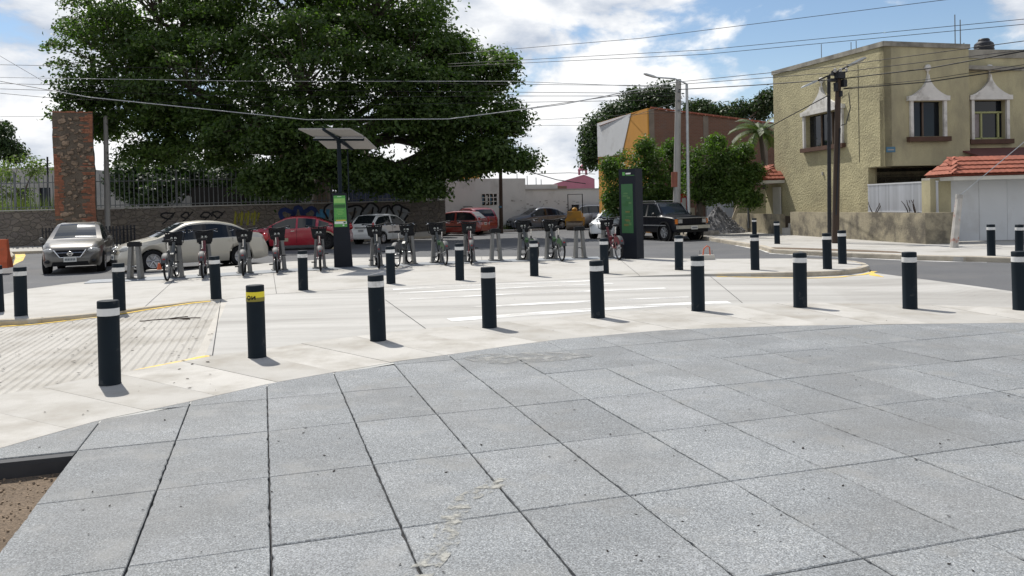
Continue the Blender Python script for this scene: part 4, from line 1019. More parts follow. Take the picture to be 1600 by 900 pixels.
# --- grey sedan and silver suv further along the white wall
d_ = dict(SEDAN); d_['paint'] = P_grey; d_['extra'] = [front_tan]
c0 = Vector((at(842,350,57.0).x, 57.0, 0)); car('sedan', 'slate grey sedan parked along the white wall near the road roller', (c0.x, c0.y, ZR), R(205), d_)
d_ = dict(SUV); d_['paint'] = P_silver; d_['extra'] = [front_tan]
c0 = Vector((at(905,348,59.5).x, 59.5, 0)); car('suv', 'silver suv half hidden behind the yellow road roller', (c0.x, c0.y, ZR), R(215), d_)
c0 = Vector((at(938,348,58.0).x, 58.5, 0)); d_ = dict(SUV); d_['paint'] = P_white; d_['extra'] = [front_tan]
car('suv', 'white car with a dark grille, nose just left of the map totem', (c0.x+1.6, c0.y+1.2, ZR), R(215), d_)
d_ = dict(HATCH); d_['paint'] = P_white; d_['extra'] = [hatch_extra]
c0 = Vector((at(966,352,41.5).x, 41.5, 0)); car('hatchback', 'white hatchback mostly hidden behind the map totem and the last bicycle', (c0.x, c0.y, ZR), R(235), d_)

# --- black boxy jeep, three-quarter front view
def jeep_extra(root, S, zt, wd):
    fx = S['L']/2
    MB().box((fx+.02, 0, .82), (.05, 1.02, .24)).build('grille', M_under, root)
    sl = MB()
    for k in range(8): sl.box((fx+.05, -.42+.12*k, .82), (.02, .035, .20))
    sl.build('grille_slats', P_black, root)
    MB().box((fx+.02, 0, .965), (.06, 1.62, .03)).build('chrome_lip', M_alu, root)
    for s in (-1, 1):
        MB().box((fx+.03, s*.64, .83), (.05, .20, .16)).build('headlight', M_lamp, root)
        MB().box((fx-.02, s*.80, .82), (.14, .05, .20)).build('side_marker', M_amber, root)
    MB().box((fx+.10, 0, .585), (.14, 1.70, .14)).build('front_bumper', M_bumper, root)
    MB().box((fx+.06, 0, .44), (.10, 1.55, .16)).build('valance', M_under, root)
    plate_no(root, fx+.18, .56, 1)
    for s in (-1, 1):
        MB().tube([(1.02, s*.74, 1.08), (.62, s*.66, 1.60)], .018, 6).build('pillar_edge', M_alu, root)
        for x in S['wheels']: MB().lathe([(S['wheel_r']+.055, -.02), (S['wheel_r']+.11, -.02), (S['wheel_r']+.10, .045), (S['wheel_r']+.055, .05)], (x, s*.885-.03*(s > 0), S['wheel_r']), 28, axis='Y').build('arch_flare', M_trim, root)
        MB().box((.0, s*.90, .66), (3.0, .02, .045)).build('side_moulding', M_alu, root)
    MB().tube([(-1.9, .55, 1.66), (-1.9, .55, 1.70), (.3, .55, 1.70), (.4, .55, 1.64)], .015, 6).build('roof_rail', M_alu, root); MB().tube([(-1.9, -.55, 1.66), (-1.9, -.55, 1.70), (.3, -.55, 1.70), (.4, -.55, 1.64)], .015, 6).build('roof_rail', M_alu, root)
M_bumper = pm('bare_bumper_metal', (.42,.41,.36), .45, .15, 4, metal=.4)
JEEP = dict(L=4.24, W=1.79, wheels=(-1.22, 1.36), wheel_r=.36, sill=.36, screen=(1.06, .62), rear=(-2.0, -2.10), roofw=.80, paint=P_black, pillars=[(.02, .12), (-.88, -.78)], spokes=8,
  plan=[(-2.12, .80), (-2.0, .87), (-1.5, .895), (0, .895), (1.5, .88), (2.0, .84), (2.10, .82), (2.12, .80)],
  top=[(-2.12,.80),(-2.11,1.10),(-2.06,1.30),(-1.98,1.58),(-1.7,1.63),(-.6,1.65),(.45,1.64),(.62,1.60),(.85,1.34),(1.06,1.10),(1.6,1.06),(2.05,1.01),(2.10,.96),(2.12,.60)],
  belt=[(-2.12,.78),(-2.05,1.05),(-1.0,1.05),(0,1.04),(1.06,1.03),(1.6,1.0),(2.05,.96),(2.12,.58)], doors=[.98,.05,-.85], handles=[.22,-.68], extra=[jeep_extra], rim=M_alu, mirror=M_trim)
fw = G(1040,376.5,ZR); hd = R(-63); fwd = Vector((math.cos(hd), math.sin(hd), 0)); right = Vector((fwd.y, -fwd.x, 0))
c0 = fw-fwd*1.36-right*.80
car('off_road_car', 'black boxy four-wheel-drive with a pale bumper, parked right of the map totem', (c0.x, c0.y, ZR), hd, JEEP)

# --- road roller
M_cat = pm('machine_yellow', (.42,.22,.018), .5, .12, 3, .1, 40, stain=(.16,.11,.05), stain_scale=2.5, stain_lo=.5, stain_hi=.7)
M_drum = pm('roller_drum_steel', (.25,.22,.19), .45, .2, 4, metal=.5, stain=(.20,.15,.10), stain_scale=3)
c0 = Vector((at(898,352,56.0).x, 55.5, 0)); t = thing('road_roller', 'small yellow road roller with a black hoop over the seat', 'road roller', (c0.x, c0.y, ZR), R(-97))
for x in (-.85, .85):
    w = MB(); w.lathe([(0, -.55), (.36, -.55), (.38, -.53), (.38, .53), (.36, .55), (0, .55)], (x, 0, .38), 28, axis='Y'); w.build('drum', M_drum, t, smooth=40, recalc=True)
    f = MB(); f.box((x, .60, .55), (.5, .05, .5)); f.box((x, -.60, .55), (.5, .05, .5)); f.box((x+(.5 if x > 0 else -.5), 0, .72), (.06, 1.25, .22)); f.build('drum_yoke', M_cat, t)
b = MB(); b.box((.75, 0, 1.02), (1.0, 1.05, .5), taper=.86); b.build('bonnet', M_cat, t)
b = MB(); b.box((-.55, 0, .95), (.9, 1.05, .28)); b.build('rear_body', M_cat, t)
b = MB(); b.box((-.25, 0, 1.20), (.45, .50, .16)); b.box((-.48, 0, 1.45), (.10, .50, .50), rot=Matrix.Rotation(R(-10), 3, 'Y')); b.build('seat', M_black, t)
MB().tube([(.25, 0, 1.15), (.10, 0, 1.48)], .03, 8).build('steering_column', M_black, t); MB().torus((.09, 0, 1.50), .18, .018, ax='Z', n=20, k=6, rot=Matrix.Rotation(R(-25), 3, 'Y')).build('steering_wheel', M_black, t)
MB().tube([(-.75, -.50, .95), (-.75, -.50, 2.42), (-.75, .50, 2.42), (-.75, .50, .95)], .035, 8).build('roll_hoop', M_black, t, smooth=60)
MB().lathe([(0, 0), (.16, 0), (.20, .10), (.14, .22), (0, .26)], (.55, 0, 1.26), 14).build('filler_dome', M_cat, t, smooth=50)
# ------------------------------------------------------------------ buildings
M_stucco = pm('ochre_rough_stucco', (.405,.365,.220), .95, .14, 1.2, .62, 12.0, fine=.10, fscale=30, stain=(.28,.25,.155), stain_scale=.8, stain_lo=.46, stain_hi=.72, bdist=.09)
M_stucco_s = pm('ochre_smooth_stucco', (.40,.362,.228), .95, .10, 1.4, .35, 22, fine=.10, fscale=50, stain=(.27,.245,.165), stain_scale=1.1, stain_lo=.45, stain_hi=.7, stretch=(1,1,.45), bdist=.02)
M_parapet = pm('weathered_parapet', (.30,.285,.245), .95, .2, 1.5, .3, 30, stain=(.15,.14,.12), stain_scale=1.4, stain_lo=.42, stain_hi=.66)
M_trimw = pm('white_plaster_trim', (.60,.585,.55), .85, .10, 3, .3, 30, stain=(.33,.31,.28), stain_scale=2.2, stain_lo=.5, stain_hi=.7)
M_sill = pm('brown_sill', (.085,.045,.03), .8, .2, 3)
M_pane = pm('window_pane', (.008,.011,.016), .06, .2, 1.0, spec=.35)
M_mull = pm('brown_mullion', (.10,.07,.05), .6, .1, 3)
M_mull_g = pm('olive_mullion', (.30,.31,.14), .6, .1, 3)
M_curtain = pm('pale_curtain', (.25,.22,.22), .9, .2, 6)
M_roof = pm('red_roof_tile', (.29,.088,.052), .8, .16, 3, .2, 60, rnd=.12, stain=(.24,.08,.05), stain_scale=3, stain_lo=.5, stain_hi=.75)
M_fascia = pm('fascia_plaster', (.50,.49,.44), .9, .1, 2)
M_door = pm('white_steel_door', (.52,.535,.55), .6, .05, 1, stain=(.44,.44,.44), stain_scale=.8)
M_slat = pm('white_fence_slat', (.46,.475,.50), .6, .05, 2, rnd=.16)
M_lowall = pm('stained_low_wall', (.33,.29,.205), .95, .15, 1.2, .5, 16, fine=.12, fscale=40, stain=(.13,.115,.09), stain_scale=1.3, stain_lo=.43, stain_hi=.60, bdist=.03)
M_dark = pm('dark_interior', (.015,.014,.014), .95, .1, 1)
M_plaque = pm('blue_street_plaque', (.06,.16,.24), .5, .05, 5)
M_white_wall = pm('old_white_wall', (.60,.595,.57), .95, .06, .6, .25, 20, fine=.05, fscale=30, stain=(.42,.41,.385), stain_scale=.7, stain_lo=.5, stain_hi=.78, bdist=.02)
M_orange = pm('orange_plaster', (.53,.255,.045), .9, .08, 1.0, .15, 30, stain=(.42,.20,.05), stain_scale=1.0, stain_lo=.5, stain_hi=.8)
M_whitef = pm('white_facade', (.60,.61,.62), .9, .05, 1.0, .1, 30, stain=(.46,.46,.46), stain_scale=.9)
M_greyb = pm('grey_render', (.36,.35,.33), .95, .12, .6, .1, 20, stain=(.28,.27,.25), stain_scale=.5)
M_blue = pm('dark_blue_sheet', (.035,.05,.10), .7, .2, 1.0)
M_pink = pm('pink_church', (.40,.16,.22), .9, .1, 1)
M_tank = pm('black_water_tank', (.012,.013,.018), .5, .1, 3)
M_iron = pm('grey_iron', (.13,.14,.15), .6, .15, 3)
M_wood = pm('dark_pole_wood', (.050,.034,.025), .9, .25, 6, .4, 40, stretch=(1,1,.12))
M_concp = pm('pole_concrete', (.34,.33,.31), .9, .15, 3, .2, 40, stretch=(1,1,.3), stain=(.22,.21,.19), stain_scale=2)
M_galv = pm('galvanised_steel', (.42,.44,.45), .45, .08, 3, metal=.5)
M_black_iron = pm('black_iron', (.012,.013,.017), .6, .15, 3)
def brick_mat(name, c1, c2, mortar, scale, stain=(.12,.10,.09), bump=.5, rot=None):
    m = pm(name, c1, .95, .2, 2.0, 0, stain=stain, stain_scale=.9, stain_lo=.55, stain_hi=.75); nt = m.node_tree; N = nt.nodes; L = nt.links; b = N['Principled BSDF']
    tc = N.new('ShaderNodeTexCoord'); mp = N.new('ShaderNodeMapping'); L.new(tc.outputs['Object'], mp.inputs[0])
    if rot: mp.inputs['Rotation'].default_value = rot
    br = N.new('ShaderNodeTexBrick'); L.new(mp.outputs[0], br.inputs['Vector']); br.inputs['Scale'].default_value = scale; br.inputs['Color1'].default_value = c1+(1,); br.inputs['Color2'].default_value = c2+(1,); br.inputs['Mortar'].default_value = mortar+(1,)
    br.inputs['Mortar Size'].default_value = .03; br.inputs['Brick Width'].default_value = .5; br.inputs['Row Height'].default_value = .16
    src = b.inputs['Base Color'].links[0].from_node
    # weathering over the bricks
    mx = N.new('ShaderNodeMix'); mx.data_type = 'RGBA'; mx.inputs['Factor'].default_value = .62; L.new(b.inputs['Base Color'].links[0].from_socket, mx.inputs['A']); L.new(br.outputs['Color'], mx.inputs['B']); L.new(mx.outputs['Result'], b.inputs['Base Color'])
    bp = N.new('ShaderNodeBump'); bp.inputs['Strength'].default_value = bump; bp.inputs['Distance'].default_value = .02; inv = N.new('ShaderNodeMath'); inv.operation = 'SUBTRACT'; inv.inputs[0].default_value = 1; L.new(br.outputs['Fac'], inv.inputs[1]); L.new(inv.outputs[0], bp.inputs['Height']); L.new(bp.outputs[0], b.inputs['Normal'])
    return m
M_colb = pm('stained_column', (.19,.155,.125), .95, .2, 2)
M_brick = brick_mat('weathered_brick', (.155,.070,.045), (.20,.095,.062), (.16,.135,.11), 2.0, rot=(R(90), 0, 0))
def rubble_mat(name, cols, scale, mortar, bump=.9, dist=.06):
    m = pm(name, cols[0], .95, .25, 1.5, 0, stain=tuple(c*.45 for c in cols[0]), stain_scale=.9, stain_lo=.5, stain_hi=.68); nt = m.node_tree; N = nt.nodes; L = nt.links; b = N['Principled BSDF']
    tc = N.new('ShaderNodeTexCoord'); mp = N.new('ShaderNodeMapping'); mp.inputs['Scale'].default_value = (1, 1, 1.6); L.new(tc.outputs['Object'], mp.inputs[0])
    vo = N.new('ShaderNodeTexVoronoi'); vo.feature = 'DISTANCE_TO_EDGE'; vo.inputs['Scale'].default_value = scale; L.new(mp.outputs[0], vo.inputs['Vector'])
    vc = N.new('ShaderNodeTexVoronoi'); vc.inputs['Scale'].default_value = scale; L.new(mp.outputs[0], vc.inputs['Vector'])
    sp = N.new('ShaderNodeSeparateColor'); L.new(vc.outputs['Color'], sp.inputs[0])
    cr = N.new('ShaderNodeValToRGB'); el = cr.color_ramp.elements; el[0].color = cols[0]+(1,); el[1].color = cols[-1]+(1,)
    for k, c in enumerate(cols[1:-1]): e = el.new((k+1)/(len(cols)-1)); e.color = c+(1,)
    L.new(sp.outputs[0], cr.inputs['Fac'])
    mr = N.new('ShaderNodeMapRange'); mr.inputs['From Min'].default_value = .0; mr.inputs['From Max'].default_value = .10; L.new(vo.outputs['Distance'], mr.inputs['Value'])
    mx = N.new('ShaderNodeMix'); mx.data_type = 'RGBA'; L.new(mr.outputs[0], mx.inputs['Factor']); mx.inputs['A'].default_value = mortar+(1,); L.new(cr.outputs['Color'], mx.inputs['B'])
    m2 = N.new('ShaderNodeMix'); m2.data_type = 'RGBA'; m2.inputs['Factor'].default_value = .65; L.new(b.inputs['Base Color'].links[0].from_socket, m2.inputs['A']); L.new(mx.outputs['Result'], m2.inputs['B']); L.new(m2.outputs['Result'], b.inputs['Base Color'])
    bp = N.new('ShaderNodeBump'); bp.inputs['Strength'].default_value = bump; bp.inputs['Distance'].default_value = dist; L.new(mr.outputs[0], bp.inputs['Height']); L.new(bp.outputs[0], b.inputs['Normal'])
    return m
M_rubble = rubble_mat('rubble_masonry', [(.12,.105,.09), (.19,.165,.14), (.15,.13,.12), (.23,.20,.165)], 2.6, (.20,.18,.155))

class Fac:                                      # a facade frame: s along the wall, z up, d out of the wall
    def __init__(s, o, d): s.o = Vector((o[0], o[1], 0)); s.d = Vector((d[0], d[1], 0)).normalized(); s.n = Vector((s.d.y, -s.d.x, 0))
    def p(s, a, z, d=0.0): return s.o+s.d*a+s.n*d+Vector((0, 0, z))
    def box(s, a0, a1, z0, z1, d0, d1, mb=None):
        mb = mb or MB(); P = [s.p(a, z, d) for z in (z0, z1) for a, d in ((a0, d0), (a1, d0), (a1, d1), (a0, d1))]
        return mb.add(P, [(3,2,1,0),(4,5,6,7),(0,1,5,4),(1,2,6,5),(2,3,7,6),(3,0,4,7)])
    def wall(s, a0, a1, z0, z1, holes=(), th=.3, top=None):
        A = sorted({a0, a1, *[h[0] for h in holes], *[h[1] for h in holes]}); Z = sorted({z0, z1, *[h[2] for h in holes], *[h[3] for h in holes]})
        zt = lambda a, z: top(a) if (top and z == z1) else z
        mb = MB()
        def q(pts): mb.add(pts, [tuple(range(len(pts)))])
        for i in range(len(A)-1):
            for j in range(len(Z)-1):
                am, zm = (A[i]+A[i+1])/2, (Z[j]+Z[j+1])/2
                if any(h[0] < am < h[1] and h[2] < zm < h[3] for h in holes): continue
                for d in (0, -th):
                    q([s.p(A[i], zt(A[i], Z[j]), d), s.p(A[i+1], zt(A[i+1], Z[j]), d), s.p(A[i+1], zt(A[i+1], Z[j+1]), d), s.p(A[i], zt(A[i], Z[j+1]), d)])
        for h in holes:
            for (x0, y0), (x1, y1) in (((h[0], h[2]), (h[1], h[2])), ((h[1], h[2]), (h[1], h[3])), ((h[1], h[3]), (h[0], h[3])), ((h[0], h[3]), (h[0], h[2]))):
                q([s.p(x0, y0, 0), s.p(x1, y1, 0), s.p(x1, y1, -th), s.p(x0, y0, -th)])
        q([s.p(a0, zt(a0, z1), 0), s.p(a1, zt(a1, z1), 0), s.p(a1, zt(a1, z1), -th), s.p(a0, zt(a0, z1), -th)])
        for a in (a0, a1): q([s.p(a, z0, 0), s.p(a, zt(a, z1), 0), s.p(a, zt(a, z1), -th), s.p(a, z0, -th)])
        return mb
def weld(o):
    bm = bmesh.new(); bm.from_mesh(o.data); bmesh.ops.remove_doubles(bm, verts=bm.verts, dist=.001); bmesh.ops.recalc_face_normals(bm, faces=bm.faces); bm.to_mesh(o.data); bm.free(); return o

# ---- far pavements
def slab(name, poly, z0, z1, mat, kerb=None):
    o = struct(MB().prism(poly, z0, z1).build(name, mat)); return o
lk = [(-60, 37.5), (-24.3, 40.0), (-12.5, 41.9), (-9.0, 44.0), (-4.4, 47.2)]
wl = [(-60, 42.0), (-24.0, 44.6), (-3.9, 48.0)]
def wall_y(x): return interp(wl, x)
def rise(x, y):
    d = wall_y(x)-y; return max(0.0, min(.32, .32*(1-d/4.3)))
o = sheet('far_pavement', lk+[(-4.2, 55), (-60, 55)], lambda x, y: rise(x, y)+.0, M_conc, depth=.4, cuts=[]); struct(o)
kerb_run('kerb_stone', [(p[0], p[1]-.004) for p in lk], o, z1=.012, l=2.0)
rk = xy((1000,357.5),(1050,361),(1110,372),(1150,378),(1190,384.5),(1205,389.5),(1250,392),(1330,395.5),(1420,399),(1500,401),(1538,401.5),(1600,403.5),(1750,410),(2000,422))
right_pav = struct(sheet('opposite_pavement', rk+[(40, 19), (40, 60), (7.5, 60)], lambda x, y: 0.0, M_conc, depth=.35))
kerb_run('kerb_stone', [(p[0], p[1]-.004) for p in rk], right_pav, z1=.012, l=1.6)
ribbon(dens([(p[0]-.03, p[1]-.16) for p in rk[3:11]], 3), .16, lambda x, y: ZR+.004).build('gutter_line', M_white_paint, right_pav)
mb = MB().prism(xy((1205,386.5),(1250,387.5),(1330,390),(1400,393),(1418,395.8),(1330,393),(1250,390),(1210,388.8)), -.1, .006); mb.build('planting_strip', M_soil, right_pav)
mid = struct(sheet('pavement_by_white_wall', [(-4.0, 52.5), (0.5, 54.6), (4, 57.4), (5.6, 60.2), (12, 62), (12, 70), (-4.0, 62)], lambda x, y: 0.0, M_conc2, depth=.3))

# ---- rubble wall with iron fence, and the fence bars one by one
t = thing('boundary_wall', 'long dark rubble stone wall carrying a grey iron bar fence under the big tree', 'wall')
pts = [(-34.0, wall_y(-34)), (-24.0, 44.6), (-3.9, 48.0)]
for k in range(2):
    p, q = Vector((*pts[k], 0)), Vector((*pts[k+1], 0)); f = Fac(p, q-p); Ln = (q-p).length
    weld(f.wall(0, Ln-.01, .05, 2.0, th=.45, top=lambda a: 2.0+.03*math.sin(a*1.3)).build('stone_wall', M_rubble, t))
    f.box(0, Ln-.01, 2.03, 2.09, .03, -.48).build('coping', M_greyb, t)
bar = MB().box((0, 0, .92), (.035, .035, 1.84)); bar.add([(-.0175,-.0175,1.84),(.0175,-.0175,1.84),(.0175,.0175,1.84),(-.0175,.0175,1.84),(0,0,1.92)], [(0,1,4),(1,2,4),(2,3,4),(3,0,4)])
bme = bar.mesh('fence_bar', M_iron)
x = -33.0
while x < -4.4:
    y = wall_y(x)+.22; link('fence_bar', bme, t, (x, y, 2.06)); x += .245
for z in (2.22, 3.55):
    rl = MB(); rl.tube([(-33.5, wall_y(-33.5)+.25, z), (-24, 44.85, z), (-4.2, 48.2, z)], .028, 6); rl.build('fence_rail', M_iron, t)
for x in [-31.5, -27.2, -23.0, -18.8, -14.6, -10.4, -6.2]:
    MB().box((x, wall_y(x)+.28, 3.05), (.09, .09, 2.1)).build('fence_post', M_iron, t)
# graffiti: painted strokes lying on the stones
M_gw = pm('graffiti_pale', (.20,.21,.22), .9, .2, 4); M_gk = pm('graffiti_black', (.012,.012,.014), .9, .2, 4); M_gy = pm('graffiti_yellow', (.21,.20,.03), .9, .3, 4); M_gb = pm('graffiti_blue', (.02,.035,.12), .9, .3, 4); M_gc = pm('graffiti_cyan', (.06,.20,.34), .9, .3, 4)
f2 = Fac(Vector((-24, 44.6, 0)), Vector((20.1, 3.4, 0)))
def sX(px): 
    r_ = (px-800)/F_PX; return None
def s_of(px):                                   # arc position on the wall seen at picture column px
    x, y, z = _ray(px, 330); k = x/y; o_, d_ = f2.o, f2.d; return (k*o_.y-o_.x)/(d_.x-k*d_.y)
def wall_stroke(pts, w, mat, d=.006):
    vs = []; n_ = len(pts)
    for i, (a, z) in enumerate(pts):
        q0, q1 = pts[max(i-1, 0)], pts[min(i+1, n_-1)]; tx, tz = q1[0]-q0[0], q1[1]-q0[1]; l = math.hypot(tx, tz) or 1
        for s in (1, -1): vs.append(f2.p(a-tz/l*w*s, z+tx/l*w*s, d))
    MB().add(vs, [(2*i, 2*i+1, 2*i+3, 2*i+2) for i in range(n_-1)]).build('graffiti', mat, t)
def loop(ca, cz, ra, rz, a0=0, a1=360, n_=16): return [(ca+ra*(1+.28*math.sin(3*R(a0+(a1-a0)*k/n_)+ca*5))*math.cos(R(a0+(a1-a0)*k/n_)), cz+rz*(1+.22*math.sin(2*R(a0+(a1-a0)*k/n_)+ca*3))*math.sin(R(a0+(a1-a0)*k/n_))) for k in range(n_+1)]
a0 = s_of(525); 
for k, (px, ra, rz) in enumerate(((522, .55, .60), (552, .50, .62), (580, .48, .55), (603, .42, .48), (625, .45, .5))):
    a = s_of(px); wall_stroke(loop(a, 1.35, ra*.72, rz*.72), .17, M_gw, .006); wall_stroke(loop(a, 1.35, ra, rz, 10, 350), .055, M_gk, .011)
    wall_stroke([(a-.1, 1.05), (a+.05, 1.4), (a+.12, 1.75)], .05, M_gk, .012)
for px in (370, 380, 390, 400): a = s_of(px); wall_stroke([(a-.14, .9), (a-.05, 1.7), (a+.10, 1.1), (a+.16, 1.6)], .07, M_gy, .007)
for px in (448, 466, 484): a = s_of(px); wall_stroke(loop(a, 1.35, .32, .42), .12, M_gb, .007)
for px in (497, 507): a = s_of(px); wall_stroke([(a-.12, .95), (a, 1.5), (a+.14, 1.2), (a+.2, 1.7)], .10, M_gc, .008)
for px, q in ((262, 1.0), (290, .7), (322, .9), (340, .8)): a = s_of(px); wall_stroke(loop(a, 1.55, .30*q, .20*q, -30, 300), .045, M_gk, .008); wall_stroke([(a-.3, 1.1), (a, 1.35), (a+.4, 1.75)], .03, M_gk, .009)
# pier at the end of the wall
q = at(678, 340, 47.9); t2 = thing('gate_pier', 'dark narrow pier at the right end of the stone wall with a small sign', 'pier', (q.x, 47.9, 0))
MB().box((0, .2, 1.62), (.46, .5, 3.24)).build('shaft', M_rubble, t2); MB().box((.02, -.07, 2.78), (.22, .02, .30)).build('sign', M_greyb, t2)

# ---- ruined pillar of stone and brick
M_pstone = pm('pillar_stone', (.28,.205,.145), .95, .25, 3, .5, 30, rnd=.38, stain=(.075,.06,.05), stain_scale=1.3, stain_lo=.45, stain_hi=.65)
M_pbrick = pm('pillar_brick', (.31,.13,.078), .95, .2, 3, .4, 40, rnd=.25, stain=(.16,.085,.055), stain_scale=2)
M_pcore = pm('pillar_mortar', (.135,.11,.085), .97, .25, 2.5, .9, 14, bdist=.05)
q = at(121, 345, 41.6); PW, PH = 1.86, 6.70
t = thing('ruined_pillar', 'tall weathered pillar of rubble stone with red brick corners, left of the big tree', 'pillar', (q.x-.02, 41.6, 0.15), R(25))
def lean(z): return .018*math.sin(z*2.1)
core = MB(); rr = random.Random(9); NZ = 24
vs = []
for k in range(NZ+1):
    z = PH*k/NZ; w = PW*(.5-.010*z/PH)-.02
    for (sx, sy) in ((-1,-1), (1,-1), (1,1), (-1,1)): vs.append((sx*w+lean(z)+rr.uniform(-.02, .02), sy*.72+rr.uniform(-.02, .02), z))
core.add(vs, [(k*4+j, k*4+(j+1) % 4, (k+1)*4+(j+1) % 4, (k+1)*4+j) for k in range(NZ) for j in range(4)]+[(NZ*4, NZ*4+1, NZ*4+2, NZ*4+3)])
core.build('core', M_pcore, t, recalc=True)
def rock(seed, flat=1.0):
    r_ = random.Random(seed); m = MB(); vs = [] ; K = 8; prof = [(.5, -.5), (.96, -.42), (1.0, 0), (.95, .40), (.5, .5)]
    for ri, h in prof:
        for k in range(K):
            a = 2*math.pi*k/K; sq = 1/max(abs(math.cos(a)), abs(math.sin(a)))**.6; vs.append((.5*ri*sq*math.cos(a)*r_.uniform(.84, 1.08), h*flat, .5*ri*sq*math.sin(a)*r_.uniform(.84, 1.08)))
    fs = [(i*K+k, i*K+(k+1) % K, (i+1)*K+(k+1) % K, (i+1)*K+k) for i in range(4) for k in range(K)]+[tuple(range(K)), tuple(4*K+k for k in range(K-1, -1, -1))]
    return m.add(vs, fs)
rocks = []
for sd in range(6):
    o_ = rock(sd); me_ = o_.mesh('stone', M_pstone); b_ = bmesh.new(); b_.from_mesh(me_); bmesh.ops.recalc_face_normals(b_, faces=b_.faces); b_.to_mesh(me_); b_.free(); rocks.append(me_)
brick_me = MB().box((0, 0, 0), (1, 1, 1)).mesh('brick', M_pbrick)
placed = []; cnt = 0
while cnt < 250:                               # rubble of many sizes, set at random and pressed into the mortar
    w = rr.uniform(.13, .44)*rr.uniform(.7, 1.0); h = w*rr.uniform(.5, .85); x = rr.uniform(-PW/2+.10+w/2, PW/2-.10-w/2); z = rr.uniform(.1+h/2, PH-.1-h/2); cnt += 1
    brick_zone = (x > PW/2-.55 and (z < 3.4 or z > 5.2)) or (x < -PW/2+.42 and 1.5 < z < 4.6)
    if brick_zone or any(abs(x-p[0]) < (w+p[2])*.40 and abs(z-p[1]) < (h+p[3])*.40 for p in placed): continue
    placed.append((x, z, w, h)); o_ = link('stone', rr.choice(rocks), t, (x+lean(z), -.705+rr.uniform(-.015, .02), z)); o_.scale = (w, .16, h); o_.rotation_euler = (0, rr.uniform(-.5, .5), rr.choice((0, math.pi)))
z = .06; bricks = 0; k = 0
while z < PH-.06 and bricks < 290:             # courses of thin brick at the corners
    for s in (-1, 1):
        on = (s > 0 and (z < 3.4 or z > 5.2 or rr.random() < .35)) or (s < 0 and (1.5 < z < 4.6 or rr.random() < .2))
        if not on: continue
        edge = PW*.5-.015-.010*PW*z/PH; x = edge
        for j in range(3 if s > 0 else 2):
            wq = rr.uniform(.13, .26)
            if j and rr.random() < .3: break
            o_ = link('brick', brick_me, t, (s*(x-wq/2)+lean(z), -.668+rr.uniform(-.012, .012), z+.035)); o_.scale = (wq-.012, .16, .062); o_.rotation_euler = (0, rr.uniform(-.02, .02), 0); bricks += 1; x -= wq
    z += .075; k += 1
for k in range(9):
    x = -PW/2+.13+.2*k; o_ = link('brick', brick_me, t, (x+lean(PH), -.45+rr.uniform(-.05, .05), PH+.04+rr.uniform(-.02, .02))); o_.scale = (.19, .5, .08)
# low black railing around the pillar
t = thing('pillar_railing', 'low black picket railing around the foot of the ruined pillar', 'railing')
a_, b_ = at(67, 377, 39.2), at(188, 380, 39.4)
pk = MB().box((0, 0, .52), (.07, .03, 1.04)).mesh('picket', M_black_iron); n_ = 23
for k in range(n_+1):
    p = a_.lerp(b_, k/n_); link('picket', pk, t, (p.x, p.y, .10))
for k in range(4): link('picket', pk, t, (b_.x, b_.y+.38*(k+1), .12))
for z in (.30, .95):
    MB().tube([(a_.x, a_.y+.03, z), (b_.x, b_.y+.03, z), (b_.x, b_.y+1.5, z)], .022, 6).build('rail', M_black_iron, t)

# ---- white walled house across the junction
A0 = at(687, 340, 54.0); B0 = at(937, 340, 60.5); fw = Fac((A0.x, 54.0), (B0.x-A0.x, 6.5)); Lw = math.hypot(B0.x-A0.x, 6.5)
t = thing('white_house', 'long old white street wall with one small barred window', 'house')
def sw_(px, y=330):
    x, yy, z = _ray(px, y); k = x/yy; return (k*fw.o.y-fw.o.x)/(fw.d.x-k*fw.d.y)
def zw(px, py): 
    s = sw_(px, py); P = fw.p(s, 0); return at(px, py, P.y).z
s1 = sw_(822); s2 = sw_(875); s3 = Lw
wz0, wz1 = zw(765, 321), zw(765, 302.5); ww0, ww1 = sw_(753), sw_(777.5)
weld(fw.wall(0, s1, -.1, zw(760, 279), [(ww0, ww1, wz0, wz1)], th=.5).build('wall', M_white_wall, t))
weld(fw.wall(s1+.005, s3, -.1, zw(870, 296.5), th=.5).build('wall', M_white_wall, t))
fw.box(s1+.005, s3, zw(870, 296.5), zw(870, 295), .06, -.5).build('ledge', M_greyb, t)
fw.box(s1+.01, s2, zw(850, 294.8), zw(850, 288), -.25, -.7).build('parapet', M_white_wall, t)
wf = fw.box(ww0, ww1, wz0, wz1, -.20, -.24).build('window', M_pane, t)
bars = MB()
for k in range(5): a = ww0+(ww1-ww0)*k/4; fw.box(a-.03, a+.03, wz0, wz1, .02, -.02, bars)
for k in range(4): zz = wz0+(wz1-wz0)*k/3; fw.box(ww0, ww1, zz-.025, zz+.025, .018, -.018, bars)
bars.build('window_bars', M_trimw, wf)
for k in range(3): a = ww0+(ww1-ww0)*(k+.5)/4; fw.box(a-.10, a+.10, wz0+.12, wz1-.12, -.16, -.18).build('window_pattern', M_swhite if k % 2 else M_plaque, wf)
fw.box(sw_(688), sw_(696), zw(692, 303.5), zw(692, 299), .03, .0).build('wall_sign', M_sill, t); fw.box(sw_(688), sw_(695), zw(692, 298.3), zw(692, 295), .03, .0).build('wall_sign', M_gk, t)
rr = random.Random(12)
for k in range(26):
    px, py = rr.uniform(798, 905), rr.uniform(314, 330); a, z = sw_(px), zw(px, py); w = rr.uniform(.05, .28)
    fw.box(a, a+w, z, z+rr.uniform(.03, .10), .004+.0002*k, .0).build('flaked_patch', M_flake, t) if k > 0 else None
    if k == 0: M_flake = pm('flaked_plaster', (.30,.29,.27), .95, .3, 6)
